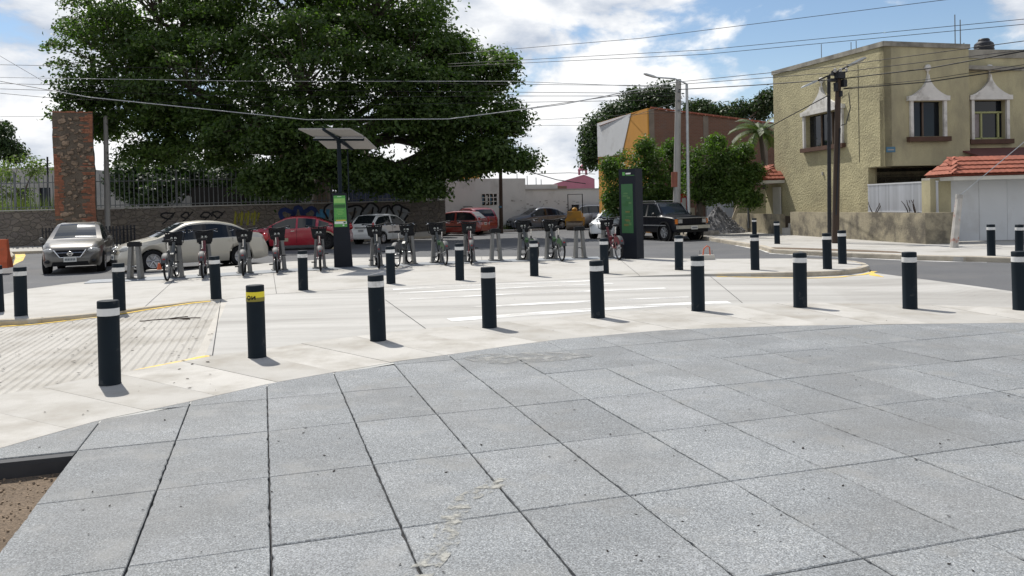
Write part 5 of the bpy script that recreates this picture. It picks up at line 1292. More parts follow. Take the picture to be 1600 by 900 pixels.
bk = fw.box(s2+.1, s3-1.2, 1.5, zw(895, 289), -2.5, -6).build('back_room', M_brick, t)
for k, px in enumerate((826, 842, 856, 864)): 
    P = fw.p(sw_(px), 0, -1.5); MB().tube([(P.x, P.y, 2.0), (P.x, P.y, zw(px, 270+3*k))], .03, 6).build('rooftop_rod', M_iron, t)

# ---- pink church far behind
c = at(904, 300, 130.0); t = thing('pink_church', 'distant pink church gable with a bell arch and cross', 'church', (c.x, 130.0, 0))
def zp(py): return at(904, py, 130.0).z
hw_ = 2.6
b = MB(); b.plate([(-hw_-1.2, 0, 0), (hw_, 0, 0), (hw_, 0, zp(280)), (.9, 0, zp(273)), (-hw_-1.2, 0, zp(286))], (0, 1, 0), 6.0); b.build('nave', M_pink, t, recalc=True)
b = MB()
for s in (-1, 1): b.box((.75+s*.55, .2, (zp(273)+zp(266))/2), (.32, .6, zp(266)-zp(274)))
b.box((.75, .2, zp(265.6)), (1.5, .7, .25)); b.build('bell_gable', M_pink, t)
MB().lathe([(.75, 0), (.55, .4), (.2, .8), (0, .9)], (.75, .2, zp(265.4)), 10).build('bell_cap', M_pink, t)
b = MB(); b.box((.75, .2, zp(260)), (.10, .10, 2.0)); b.box((.75, .2, zp(259.3)), (.7, .10, .10)); b.build('cross', M_iron, t)

# ---- orange building with white corner and brick flank
c0 = at(1014, 300, 46.0); l0 = at(936, 300, 54.3); fo = Fac((l0.x, 54.3), (c0.x-l0.x, 46.0-54.3)); Lo = math.hypot(c0.x-l0.x, 8.3)
ztop = at(1014, 169, 46.0).z
def so(px): 
    x, yy, z = _ray(px, 300); k = x/yy; return (k*fo.o.y-fo.o.x)/(fo.d.x-k*fo.d.y)
def zo(px, py): P = fo.p(so(px), 0); return at(px, py, P.y).z
t = thing('orange_building', 'orange and white two-storey building with a bare brick side wall', 'building')
d0, d1 = so(944), so(953); zd = zo(948, 306)
zl = zo(937, 192); topf = lambda a: zl+(ztop-zl)*a/Lo
weld(fo.wall(0, Lo, -.1, ztop, [(d0, d1, -.09, zd)], th=.4, top=topf).build('facade', M_orange, t))
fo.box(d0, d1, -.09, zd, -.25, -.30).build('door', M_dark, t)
MB().plate([fo.p(0.0, zo(937, 245), .0), fo.p(so(973), zo(973, 243), .0), fo.p(so(989), topf(so(989))-.02, .0), fo.p(0.0, topf(0)-.02, .0)], fo.n, .03).build('white_panel', M_whitef, t, recalc=True)
fo.box(-.02, Lo*.55, zo(945, 247.5), zo(945, 246), .08, .0).build('string_course', M_sill, t)
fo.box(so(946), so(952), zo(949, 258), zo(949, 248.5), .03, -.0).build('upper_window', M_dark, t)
dirb = Vector((fo.n.x, fo.n.y, 0)); fb = Fac((c0.x, 46.0), (-fo.n.x*-1, 0)) if False else Fac((c0.x+.0, 46.0+.0), (.97, .243))
zr = lambda a: ztop-.115*a
weld(fb.wall(0.02, 12.0, -.1, ztop, th=.35, top=zr).build('brick_flank', M_brick, t))
for a in (0.25, 3.6, 7.4): fb.box(a-.16, a+.16, 0, zr(a)-.02, .025, -.1).build('concrete_column', M_colb, t)
b = MB(); 
for k in range(2): pass
b.add([fb.p(0.02, zr(0)+.0, -.36), fb.p(12, zr(12), -.36), fb.p(12, zr(12)-.2, -8), fb.p(0.02, zr(0)-.2, -8)], [(0,1,2,3)]); b.build('roof', M_roof, t)
fb.box(.0, 12.0, 0, .02, 0, 0.02) 
e = MB(); n_ = 24
for k in range(n_): a = .2+11.6*k/n_; e.tube([fb.p(a, zr(a)+.05, .06), fb.p(a+.44, zr(a+.44)+.05, .06)], .06, 6)
e.build('roof_edge_tiles', M_roof, t)
# ------------------------------------------------------------------ ochre corner house
C0 = Vector((14.26, 31.0, 0)); dl = Vector((-.142, .99, 0)).normalized(); dr = Vector((.99, .142, 0)).normalized()
LL = 9.1
fl = Fac(C0+dl*LL, -dl)                          # s runs from the far left end to the corner
fr = Fac(C0, dr)
def s_on(f, px, py=200.0):
    x, yy, z = _ray(px, py); k = x/yy; return (k*f.o.y-f.o.x)/(f.d.x-k*f.d.y)
def z_on(f, px, py): P = f.p(s_on(f, px, py), 0); return at(px, py, P.y).z
house = thing('corner_house', 'two-storey ochre stucco corner house with pointed white window hoods', 'house')
zc0 = 7.46; zl0 = z_on(fl, 1209, 112); ztl = lambda a: zl0+(zc0-zl0)*a/LL
# windows
wl0, wl1 = s_on(fl, 1259, 190), s_on(fl, 1316, 190); wlz0, wlz1 = z_on(fl, 1290, 227), z_on(fl, 1290, 176)
jamb = s_on(fl, 1357, 300)                       # left jamb of the car port opening
zcp = 2.78
weld(fl.wall(0, LL, zcp, zc0, [(wl0, wl1, wlz0, wlz1)], th=.3, top=ztl).build('left_wall', M_stucco, house))
weld(fl.wall(0, jamb, -.1, zcp-.002, th=.3).build('left_ground_wall', M_stucco, house))
S2_ = s_on(fr, 1515, 200)
wr0, wr1 = s_on(fr, 1425.5, 185), s_on(fr, 1472.5, 185); wrz0, wrz1 = z_on(fr, 1450, 213), z_on(fr, 1450, 158.5)
weld(fr.wall(0, S2_, zcp, zc0, [(wr0, wr1, wrz0, wrz1)], th=.3, top=lambda a: zc0-.03*a).build('front_wall', M_stucco_s, house))
fs2 = Fac(fr.p(S2_, 0, -.45), dr)                # section that stands back
w20, w21 = s_on(fs2, 1520.5, 185), s_on(fs2, 1570.5, 185); w2z0, w2z1 = z_on(fs2, 1545, 217), z_on(fs2, 1545, 157)
zs2 = z_on(fs2, 1545, 79)
weld(fs2.wall(-.4, 7.0, 2.3, zs2, [(w20, w21, w2z0, w2z1)], th=.3).build('set_back_wall', M_stucco_s, house))
# parapet bands, slabs, roof
fl.box(-.05, LL+.12, 0, 0, 0, 0)
pp = MB(); pp.add([fl.p(-.06, ztl(0)-.15, .05), fl.p(LL+.05, zc0-.15, .05), fl.p(LL+.05, zc0+.04, .05), fl.p(-.06, ztl(0)+.04, .05), fl.p(-.06, ztl(0)-.15, -.36), fl.p(LL+.05, zc0-.15, -.36), fl.p(LL+.05, zc0+.04, -.36), fl.p(-.06, ztl(0)+.04, -.36)], [(0,1,2,3),(7,6,5,4),(3,2,6,7),(0,3,7,4),(1,5,6,2),(4,5,1,0)]); pp.build('parapet', M_parapet, house)
pp = MB(); zz = zc0-.03*S2_; pp.add([fr.p(-.02, zc0-.14, .055), fr.p(S2_+.03, zz-.14, .055), fr.p(S2_+.03, zz+.04, .055), fr.p(-.02, zc0+.045, .055), fr.p(-.02, zc0-.14, -.36), fr.p(S2_+.03, zz-.14, -.36), fr.p(S2_+.03, zz+.04, -.36), fr.p(-.02, zc0+.045, -.36)], [(0,1,2,3),(7,6,5,4),(3,2,6,7),(0,3,7,4),(1,5,6,2),(4,5,1,0)]); pp.build('parapet', M_parapet, house)
fs2.box(-.3, 7.0, zs2-.30, zs2+.03, .04, -.36).build('parapet', M_parapet, house)
rf = MB(); rf.prism([tuple(fl.p(.02, 0, -.02).xy), tuple(fl.p(LL-.02, 0, -.02).xy), tuple(fr.p(S2_-.02, 0, -.02).xy), tuple(fr.p(S2_+6.5, 0, -1.0).xy), tuple(fr.p(S2_+6.5, 0, -9).xy), tuple(fl.p(.02, 0, -7).xy)], 6.45, 6.60); rf.build('roof_slab', M_parapet, house)
fl_ = MB(); fl_.prism([tuple(fl.p(jamb-.3, 0, -.01).xy), tuple(fl.p(LL-.01, 0, -.01).xy), tuple(fr.p(S2_+1.5, 0, -.01).xy), tuple(fr.p(S2_+1.5, 0, -6).xy), tuple(fl.p(jamb-.3, 0, -6).xy)], zcp-.02, zcp+.16); fl_.build('first_floor_slab', M_stucco_s, house)
# car port: side wall, and a near-black sheet that paints the shade inside
bk = MB(); P0, P1 = fl.p(jamb-.3, 0, -4.8), fr.p(S2_+2.0, 0, -4.8); bk.add([fl.p(jamb-.31, 0, 0), fl.p(jamb-.31, 0, -5.0), fl.p(jamb-.31, zcp, -5.0), fl.p(jamb-.31, zcp, 0)], [(0,1,2,3)]); bk.build('car_port_side', M_stucco_s, house)
f3 = Fac(fl.p(jamb-.31, 0, -.55), dr); f3.box(0.01, 7.5, 0, zcp-.03, 0, -.2).build('car_port_shade', M_dark, house)
def window(f, a0, a1, z0, z1, kind):
    w = f.box(a0, a1, z0, z1, -.20, -.23).build('window', M_pane, house)
    mat = M_mull_g if kind == 2 else M_mull
    fm = MB()
    if kind == 2:
        zt_ = z0+(z1-z0)*.70; f.box(a0, a1, zt_-.035, zt_+.035, -.13, -.19, fm); f.box(a0, a1, z0, z0+.06, -.13, -.19, fm)
        for k in (.33, .86): a = a0+(a1-a0)*k; f.box(a-.035, a+.035, z0, zt_, -.13, -.19, fm)
        f.box(a0+.02, a0+(a1-a0)*.30, z0+.08, zt_-.05, -.195, -.198).build('curtain', M_curtain, w)
    else:
        for k in ((.42,) if kind == 1 else (.36, .66)): a = a0+(a1-a0)*k; f.box(a-.03, a+.03, z0, z1, -.13, -.19, fm)
    fm.build('mullion', mat, w)
    jb = .13
    for s0, s1 in ((a0-jb, a0-.005), (a1+.005, a1+jb)): f.box(s0, s1, z0-.02, z1+.02, .10, -.18).build('jamb', M_trimw, w)
    f.box(a0-jb-.10, a1+jb+.10, z1+.021, z1+.20, .16, -.1).build('lintel', M_trimw, w)
    f.box(a0-jb-.12, a1+jb+.12, z0-.20, z0-.021, .18, -.1).build('sill', M_sill, w)
    # ogee hood: concave flanks rising to a point, with a ball on a spike
    zb = z1+.201; wdt = (a1-a0)/2+jb+.0; ca = (a0+a1)/2; H_ = .95 if kind == 3 else .80
    left = []
    for k in range(13):
        t_ = k/12.0; left.append((ca-wdt*(1-t_)**1.9*.98-.02, zb+H_*t_**1.15))
    pts = left+[(2*ca-a, z) for a, z in left[::-1]]
    hd = MB(); n_ = len(pts); vs = [f.p(a, z, .14) for a, z in pts]+[f.p(a, z, -.02) for a, z in pts]
    half = len(left)
    fs = [(k, n_-1-k, n_-2-k, k+1) for k in range(half-1)]+[(i, (i+1) % n_, n_+(i+1) % n_, n_+i) for i in range(n_)]
    hd.add(vs, fs); hd.build('hood', M_trimw, w, recalc=True)
    P = f.p(ca, zb+H_, .05); MB().lathe([(.035, -.08), (.03, .14), (.09, .18), (.13, .28), (.09, .38), (0, .41)], P, 12).build('finial', M_trimw, w, smooth=60)
    return w
window(fl, wl0, wl1, wlz0, wlz1, 3); window(fr, wr0, wr1, wrz0, wrz1, 1); window(fs2, w20, w21, w2z0, w2z1, 2)
fr.box(s_on(fr, 1384), s_on(fr, 1398), z_on(fr, 1390, 238), z_on(fr, 1390, 229.5), .02, .002).build('street_plaque', M_plaque, house)
fr.box(s_on(fr, 1386), s_on(fr, 1396), z_on(fr, 1390, 235), z_on(fr, 1390, 233), .024, .021).build('plaque_text', M_greyb, house)
# service wire and box on the left wall
a = s_on(fl, 1343, 250); fl.box(a-.008, a+.008, 3.0, 6.9, .012, .0).build('wall_cable', M_trim, house)
a = s_on(fl, 1286, 250); fl.box(a-.03, a+.03, 2.6, 2.75, .06, .0).build('lamp_socket', M_greyb, house)
for px, y0, y1 in ((1277, 93, 69), (1323, 84, 66), (1331, 82, 64)): 
    P = fl.p(s_on(fl, px, 90), 0, -.2); MB().tube([(P.x, P.y, 6.6), (P.x, P.y, at(px, y1, P.y).z)], .016, 5).build('roof_rod', M_iron, house)
for px, y1, d in ((1525.5, 22, -1.2), (1534, 30, -1.2), (1528.5, 58, -1.0), (1545, 66, -1.4)):
    P = fs2.p(s_on(fs2, px, 90), 0, d); MB().tube([(P.x, P.y, 6.5), (P.x, P.y, at(px, y1, P.y).z)], .02, 5).build('antenna_mast', M_iron, house)
# water tank on the roof
P = fs2.p(s_on(fs2, 1583, 80), 0, -1.6); zb = at(1583, 83, P.y).z; tk = thing('water_tank', 'black plastic water tank on the roof at the right picture edge', 'water tank', (P.x, P.y, zb))
MB().lathe([(0, 0), (.36, 0), (.37, .06), (.37, .36), (.35, .42), (.25, .50), (.22, .52), (.22, .58), (.18, .62), (0, .64)], n=24).build('body', M_tank, tk, smooth=30)
MB().lathe([(.375, .14), (.385, .15), (.385, .19), (.375, .20)], n=24).build('rib', M_tank, tk, smooth=30); MB().lathe([(.375, .27), (.385, .28), (.385, .31), (.375, .32)], n=24).build('rib', M_tank, tk, smooth=30)
MB().box((0, 0, -.35), (.9, .9, .68)).build('plinth', M_parapet, tk)

# ---- small tiled canopies: every tile a piece
def tile_mesh(w, l):
    m = MB(); vs = []; K = 6
    for y in (0, l):
        for k in range(K+1):
            t_ = k/K; vs.append((w*(t_-.5), y, .012*math.sin(math.pi*t_)**.7))
    for y in (0, l):
        for k in range(K+1):
            t_ = k/K; vs.append((w*(t_-.5)*.96, y, .012*math.sin(math.pi*t_)**.7-.022))
    n1 = K+1; fs = [(k, k+1, n1+k+1, n1+k) for k in range(K)]+[(2*n1+k, 3*n1+k, 3*n1+k+1, 2*n1+k+1) for k in range(K)]+[(k, 2*n1+k, 2*n1+k+1, k+1) for k in range(K)]
    return m.add(vs, fs).mesh('roof_tile', M_roof)
def tiled_slope(parent, e0, e1, r0, r1, rows, tw=.20):
    """tiles from the eave line e0-e1 up to the ridge line r0-r1"""
    e0, e1, r0, r1 = map(Vector, (e0, e1, r0, r1)); sl = ((r0+r1)/2-(e0+e1)/2).length; l = sl/rows*1.22
    ex = (e1-e0).normalized(); up = (((r0+r1)/2-(e0+e1)/2)-ex*(((r0+r1)/2-(e0+e1)/2).dot(ex))).normalized(); nn = ex.cross(up)
    n_ = max(1, round((e1-e0).length/tw)); w = (e1-e0).length/n_; me_ = tile_mesh(w*1.04, l); M = Matrix((ex, up, nn)).transposed()
    M4 = M.to_4x4()
    for r_ in range(rows):
        a = e0.lerp(r0, r_/rows); b_ = e1.lerp(r1, r_/rows)
        lo, hi = (a-e0).dot(ex), (b_-e0).dot(ex)
        for k in range(n_):
            c = (k+.5)*w
            if c < lo-.02 or c > hi+.02: continue
            p = e0+ex*c+up*((a-e0).dot(up))
            o_ = link('roof_tile', me_, parent); o_.matrix_world = Matrix.Translation(p+nn*.085) @ M4 @ Matrix.Rotation(R(-7), 4, 'X')
# garage gate with tiled canopy
gz = -0.02
gate = thing('garage_gate', 'white sheet-metal garage gate under a red tiled canopy', 'gate')
fg = Fac((14.95, 27.75), (.995, .04)); zg = 2.18
for k in range(5):
    fg.box(.04+k*.985, .04+k*.985+.975, .02, zg-.06, .0+.004*(k % 2), -.05).build('door_panel', M_door, gate)
fg.box(-.7, .02, -.05, zg, .04, -.5).build('pier', M_stucco_s, gate); fg.box(-.7, 6.0, zg-.05, zg+.02, .02, -.5).build('header', M_fascia, gate)
e0, e1 = Vector((14.52, 26.75, 2.24)), Vector((20.2, 27.0, 2.24)); rg0, rg1 = Vector((15.10, 27.80, 2.84)), Vector((20.2, 28.05, 2.84)); b0 = Vector((14.52, 28.5, 2.24)); 
can = MB(); can.prism([(14.58, 26.82), (20.2, 27.06), (20.2, 28.6), (14.58, 28.44)], 2.09, 2.215); can.build('canopy_fascia', M_fascia, gate)
cr = MB(); cr.add([e0, e1, rg1, rg0, b0, Vector((20.2, 28.8, 2.24))], [(0,1,2,3), (4,0,3), (3,2,5,4)]); canopy = cr.build('canopy', M_roof, gate)
tiled_slope(canopy, e0+Vector((0, 0, .01)), e1+Vector((0, 0, .01)), rg0, rg1, 4, .21)
tiled_slope(canopy, b0+Vector((0, 0, .01)), e0+Vector((0, 0, .01)), rg0, rg0+Vector((.01, 0, 0)), 4, .21)
# maroon sheet roof behind the canopy
MB().add([Vector((16.2, 29.0, 3.05)), Vector((21, 29.2, 3.05)), Vector((21, 31.4, 3.55)), Vector((16.2, 31.3, 3.55)), Vector((16.2, 29.0, 2.97)), Vector((21, 29.2, 2.97)), Vector((21, 31.4, 3.47)), Vector((16.2, 31.3, 3.47))], [(0,1,2,3), (7,6,5,4), (0,4,5,1), (0,3,7,4)]).build('lean_to_roof', M_maroon_sheet, house) if False else None
M_msheet = pm('maroon_sheet', (.12,.045,.04), .8, .15, 3)
mb = MB(); mb.add([fs2.p(-.3, 2.72, 2.6), fs2.p(6, 2.72, 2.6), fs2.p(6, 3.42, .02), fs2.p(-.3, 3.42, .02), fs2.p(-.3, 2.66, 2.6), fs2.p(6, 2.66, 2.6), fs2.p(6, 3.36, .02), fs2.p(-.3, 3.36, .02)], [(0,1,2,3), (7,6,5,4), (0,4,5,1), (0,3,7,4)]); mb.build('lean_to_roof', M_msheet, house, recalc=True)

# entrance porch with its own little roof
porch = thing('entrance_porch', 'small porch with red tiled hip roof at the far end of the ochre house', 'porch')
pa0, pa1 = .0, s_on(fl, 1224, 282); zpe = z_on(fl, 1215, 281)-.0
dd = 1.25
def pf(a, z, d): return fl.p(a, z, d)
ea, eb = pa1-2.1, pa1+.12; ze = 2.52; zrg = 3.22
MB().add([pf(ea, ze, 0), pf(ea, ze, dd), pf(eb, ze, dd), pf(eb, ze, 0), pf(ea, ze-.14, 0), pf(ea, ze-.14, dd), pf(eb, ze-.14, dd), pf(eb, ze-.14, 0)], [(0,1,2,3), (7,6,5,4), (0,4,5,1), (1,5,6,2), (2,6,7,3)]).build('porch_fascia', M_fascia, porch, recalc=True)
r0_, r1_ = pf(ea+.75, zrg, .25), pf(eb-.75, zrg, .25)
prf = MB().add([pf(ea, ze+.01, dd), pf(eb, ze+.01, dd), pf(eb, ze+.01, 0), pf(ea, ze+.01, 0), r0_, r1_], [(0,1,5,4), (1,2,5), (3,0,4), (2,3,4,5)]).build('porch_roof', M_roof, porch, recalc=True)
tiled_slope(prf, pf(ea, ze+.02, dd), pf(eb, ze+.02, dd), r0_, r1_, 4, .20); tiled_slope(prf, pf(eb, ze+.02, dd), pf(eb, ze+.02, 0), r1_, r1_+fl.d*.01, 4, .20)
fl.box(ea+.25, eb-.55, .05, 2.35, .03, -.02).build('porch_recess', M_stucco_s, porch); fl.box(eb-1.05, eb-.30, .55, 2.20, .10, .035).build('porch_door', M_fascia, porch)
MB().tube([pf(ea+.55, .2, dd-.15), pf(ea+.55, ze-.14, dd-.15)], .05, 8).build('porch_post', M_iron, porch)

# ---- low garden wall with the white slat fence
low = thing('garden_wall', 'low stained plaster garden wall in front of the ochre house', 'wall')
W0_, W1_ = Vector((11.55, 42.3, 0)), Vector((13.72, 27.0, 0)); fwl = Fac(W0_, W1_-W0_); Lw_ = (W1_-W0_).length
weld(fwl.wall(0, 5.2, -.1, .92, th=.22).build('wall_face', M_lowall, low)); weld(fwl.wall(6.1, Lw_, -.1, 1.03, th=.22).build('wall_face', M_lowall, low))
fwl.box(5.2, 6.1, -.1, .30, -.05, -.5).build('step', M_conc2, low); fwl.box(5.2, 6.1, .30, .50, -.35, -.8).build('step', M_conc2, low)
fe = Fac(W1_+Vector((0, .0, 0)), (.985, -.10)); fe.box(.005, 1.0, -.1, 1.04, .0, -.22).build('wall_end', M_lowall, low)
gd = MB(); gd.prism([tuple(fwl.p(6.1, 0, -.21).xy), tuple(fwl.p(Lw_-.02, 0, -.21).xy), tuple(fe.p(.95, 0, -.2).xy), (15.0, 28.0), tuple(fl.p(LL, 0, 0).xy), tuple(fl.p(1.0, 0, -.0).xy)], -.1, .80); gd.build('garden_bed', M_soil, low)
sf = thing('slat_fence', 'white vertical slat fence closing the car port of the ochre house', 'fence')
q0, q1 = Vector((at(1357, 328, 31.9).x, 31.9, 0)), Vector((at(1466, 327, 27.6).x, 27.6, 0)); ff = Fac(q0, q1-q0); Lf = (q1-q0).length; n_ = 44
sl_me = MB().box((0, 0, .5), (.082, .02, 1.0)).mesh('slat', M_slat); ang = math.atan2(ff.d.y, ff.d.x)
for k in range(n_):
    p = ff.p(Lf*(k+.5)/n_, 1.06, 0); o_ = link('slat', sl_me, sf, p); o_.rotation_euler = (0, 0, ang+R(14)); 
ff.box(0, Lf, 2.06, 2.11, .03, -.03).build('top_rail', M_door, sf); ff.box(0, Lf, 1.02, 1.06, .03, -.03).build('bottom_rail', M_door, sf)
# bare twigs in front of the slats
for px in (1377, 1432, 1444):
    q = at(px, 329, 28.0+(1466-px)*.034); s_ = thing('dry_plant', 'bare dry twig plant on the garden wall before the slat fence, %s' % {1377: 'left one', 1432: 'middle one', 1444: 'right one leaning'}[px], 'plant', (q.x-.28, q.y, .82), group='dry twigs on the garden wall')
    m = MB(); rr = random.Random(px)
    for k in range(3):
        p = Vector((0, 0, 0)); pts = [p]; d = Vector((rr.uniform(-.5, .6), rr.uniform(-.2, .2), 1)).normalized()
        for j in range(4): p = p+d*.17; d = (d+Vector((rr.uniform(-.4, .4), 0, rr.uniform(-.1, .3)))).normalized(); pts.append(p)
        m.tube(pts, [.022, .02, .018, .014, .01], 5)
    m.build('twig', M_wood, s_)
# leaning stump with a guy wire
b_ = G(1490, 387); s_ = thing('leaning_post', 'short leaning concrete post with flaking red paint holding a guy wire', 'post', (b_.x, b_.y, 0))
M_flakep = pm('flaking_red_white', (.42,.40,.37), .9, .2, 4, .3, 30, stain=(.30,.10,.07), stain_scale=2.6, stain_lo=.54, stain_hi=.64)
MB().tube([(0, 0, -.1), (.13, .05, .85), (.24, .08, 1.55)], [.125, .11, .10], 8).build('post', M_flakep, s_); MB().tube([(.235, .08, 1.50), (.25, .085, 1.62)], .108, 10).build('collar', M_concp, s_)
tp = at(1600, 223, 22.0); en = Vector((b_.x+.27, b_.y+.08, 1.60)); up_ = (at(1600, 222, b_.y+.3)-en); far = en+up_*2.4
gw = MB().tube([en, far], .012, 5).build('guy_wire', M_galv); tag(gw, 'pale guy wire rising to the right from the leaning post', 'wire')
# ------------------------------------------------------------------ vegetation
def leaf_mat(name, c1, c2, trans=.28):
    m = bpy.data.materials.new(name); m.use_nodes = True; nt = m.node_tree; N = nt.nodes; L = nt.links
    b = N['Principled BSDF']; out = N['Material Output']; b.inputs['Roughness'].default_value = .55; b.inputs['Specular IOR Level'].default_value = .35
    g = N.new('ShaderNodeNewGeometry'); mx = N.new('ShaderNodeMix'); mx.data_type = 'RGBA'; L.new(g.outputs['Random Per Island'], mx.inputs['Factor']); mx.inputs['A'].default_value = c1+(1,); mx.inputs['B'].default_value = c2+(1,)
    tc = N.new('ShaderNodeTexCoord'); nz = N.new('ShaderNodeTexNoise'); nz.inputs['Scale'].default_value = .45; nz.inputs['Detail'].default_value = 3; L.new(tc.outputs['Object'], nz.inputs['Vector'])
    mr = N.new('ShaderNodeMapRange'); mr.inputs['From Min'].default_value = .3; mr.inputs['From Max'].default_value = .7; mr.inputs['To Min'].default_value = .72; mr.inputs['To Max'].default_value = 1.25; L.new(nz.outputs['Fac'], mr.inputs['Value'])
    cv = N.new('ShaderNodeCombineXYZ'); [L.new(mr.outputs[0], cv.inputs[i]) for i in range(3)]
    m2 = N.new('ShaderNodeMix'); m2.data_type = 'RGBA'; m2.blend_type = 'MULTIPLY'; m2.inputs['Factor'].default_value = 1; L.new(mx.outputs['Result'], m2.inputs['A']); L.new(cv.outputs[0], m2.inputs['B'])
    L.new(m2.outputs['Result'], b.inputs['Base Color'])
    tr = N.new('ShaderNodeBsdfTranslucent'); t3 = N.new('ShaderNodeMix'); t3.data_type = 'RGBA'; t3.blend_type = 'MULTIPLY'; t3.inputs['Factor'].default_value = 1; L.new(m2.outputs['Result'], t3.inputs['A']); t3.inputs['B'].default_value = (1.5, 1.9, .7, 1); L.new(t3.outputs['Result'], tr.inputs['Color'])
    ms = N.new('ShaderNodeMixShader'); ms.inputs[0].default_value = trans; L.new(b.outputs[0], ms.inputs[1]); L.new(tr.outputs[0], ms.inputs[2]); L.new(ms.outputs[0], out.inputs['Surface'])
    return m
L_ficus = leaf_mat('ficus_leaf', (.031,.060,.016), (.088,.132,.032), .36)
L_street = leaf_mat('street_tree_leaf', (.040,.080,.014), (.095,.15,.030), .34)
L_dark = leaf_mat('dark_evergreen_leaf', (.018,.036,.014), (.045,.075,.022), .22)
L_pale = leaf_mat('pale_shrub_leaf', (.07,.105,.035), (.14,.17,.06), .34)
L_palm = leaf_mat('palm_leaf', (.045,.075,.018), (.10,.13,.035), .25)
L_grass = leaf_mat('grass_blade', (.08,.12,.03), (.16,.18,.06), .3)
M_bark = pm('grey_bark', (.085,.070,.056), .95, .25, 4, .7, 18, stretch=(1,1,.35), bdist=.03)
def leaves_mesh(name, clumps, per, size, mat, seed, up=.45, dome=False):
    """clumps: (x, y, z, rx, ry, rz). Diamond leaves, folded along the midrib, spread through every clump"""
    rs = np.random.RandomState(seed); V = []; total = 0
    for c in clumps:
        n = max(12, int(per*(c[3]*c[4]*c[5])**(2/3.)))
        d = rs.normal(size=(n, 3)); d /= np.linalg.norm(d, axis=1)[:, None]
        if dome: d[:, 2] = np.abs(d[:, 2])*1.1-.55*rs.rand(n)
        r = rs.uniform(.35, 1.0, n)**.55; r *= 1+.18*rs.normal(size=n)
        p = d*r[:, None]*np.array(c[3:6])+np.array(c[:3])
        nrm = d*.7+rs.normal(size=(n, 3))*.75; nrm[:, 2] += up; nrm /= np.linalg.norm(nrm, axis=1)[:, None]
        a = np.cross(nrm, rs.normal(size=(n, 3))); a /= np.linalg.norm(a, axis=1)[:, None]; b = np.cross(nrm, a)
        s = size*rs.uniform(.6, 1.35, n)[:, None]; fold = nrm*s*.10
        V.append(np.stack([p-a*s*.5, p-b*s*.27+fold, p+a*s*.5, p+b*s*.27+fold], 1)); total += n
    V = np.concatenate(V).reshape(-1, 3); nq = len(V)//4
    me = bpy.data.meshes.new(name); me.vertices.add(len(V)); me.vertices.foreach_set('co', V.astype(np.float32).ravel())
    me.loops.add(nq*4); me.loops.foreach_set('vertex_index', np.arange(nq*4, dtype=np.int32)); me.polygons.add(nq)
    me.polygons.foreach_set('loop_start', np.arange(0, nq*4, 4, dtype=np.int32)); me.polygons.foreach_set('loop_total', np.full(nq, 4, dtype=np.int32))
    me.materials.append(mat); me.update(calc_edges=True); me.validate(); return me
def branch(mb, p, q, r0, r1, sag=.0, seed=0, n=6, wob=.12, sides=7):
    rr = random.Random(seed); p, q = Vector(p), Vector(q); pts = []
    n = max(n, 8); w1 = Vector((rr.uniform(-1, 1), rr.uniform(-1, 1), rr.uniform(-1, 1))); w2 = Vector((rr.uniform(-1, 1), rr.uniform(-1, 1), rr.uniform(-1, 1))); l = (q-p).length
    for k in range(n+1):
        t_ = k/n; c = p.lerp(q, t_)
        c += (w1*math.sin(math.pi*t_)+w2*.6*math.sin(2*math.pi*t_))*wob*l*.09; c.z += math.sin(math.pi*t_)*sag*l; pts.append(c)
    mb.tube(pts, [r0+(r1-r0)*k/n for k in range(n+1)], sides); return pts
def make_tree(name, label, base, trunk_top, lobes, n_clumps, per, size, lmat, seed, tr=.3, group=None, rc=(.8, 1.5), flat=.75, shell=.45, twigs=True, name_cat='tree', dome=False, up=.45, fill=0):
    """lobes: (px, py, rpx, rpy, Y, depth) ellipsoids read off the photograph, at distance Y"""
    base = Vector(base); t = thing(name, label, name_cat, base, 0, group); rs = random.Random(seed)
    L3 = []
    for px, py, rx, ry, Y, dp in lobes:
        c = at(px, py, Y); k = Y/F_PX; L3.append((c, rx*k, dp, ry*k))
    wts = [l[1]*l[3] for l in L3]; cl = []
    while len(cl) < n_clumps:
        c, ax, ay, az = L3[len(cl) % len(L3)] if len(cl) < 9*len(L3) else rs.choices(L3, wts)[0]
        d = Vector((rs.gauss(0, 1), rs.gauss(0, 1), rs.gauss(0, 1))).normalized(); r_ = rs.uniform(shell, 1.0)**.6
        rad = rs.uniform(*rc); k = 1-.0
        p = c+Vector((d.x*max(ax-rad*.55, .1), d.y*max(ay-rad*.5, .1), d.z*max(az-rad*flat*.55, .1)))*r_
        cl.append((p.x-base.x, p.y-base.y, p.z-base.z, rad, rad, rad*flat))
    inner = []
    if fill:
        for c, ax, ay, az in L3: q = c-base; inner.append((q.x, q.y, q.z, ax*.78, ay*.6, az*.74))
    mb = MB(); top = Vector(trunk_top)-base
    branch(mb, (0, 0, -.3), top, tr, tr*.8, seed=seed, wob=.5, n=7, sides=12)
    nodes = []
    for i, (c, ax, ay, az) in enumerate(L3):
        q = c-base; q.z -= az*.15
        pts = branch(mb, top+Vector((rs.uniform(-.2, .2), rs.uniform(-.2, .2), rs.uniform(-.3, 0)))*tr, q, tr*.48, tr*.16, sag=.10, seed=seed+i, n=8, wob=.9, sides=8); nodes += pts[2:]
    if twigs:
        for i, c in enumerate(cl):
            q = Vector(c[:3]); nd = min(nodes, key=lambda p: (p-q).length)
            if (nd-q).length < 7: branch(mb, nd, q, tr*.085, tr*.03, sag=.05, seed=i, n=4, wob=.6, sides=5)
    mb.build('trunk', M_bark, t, smooth=70)
    link('crown', leaves_mesh('crown', cl, per, size, lmat, seed, up, dome), t)
    if inner: link('inner_crown', leaves_mesh('inner_crown', inner, fill, size*1.15, lmat, seed+1, up), t)
    return t
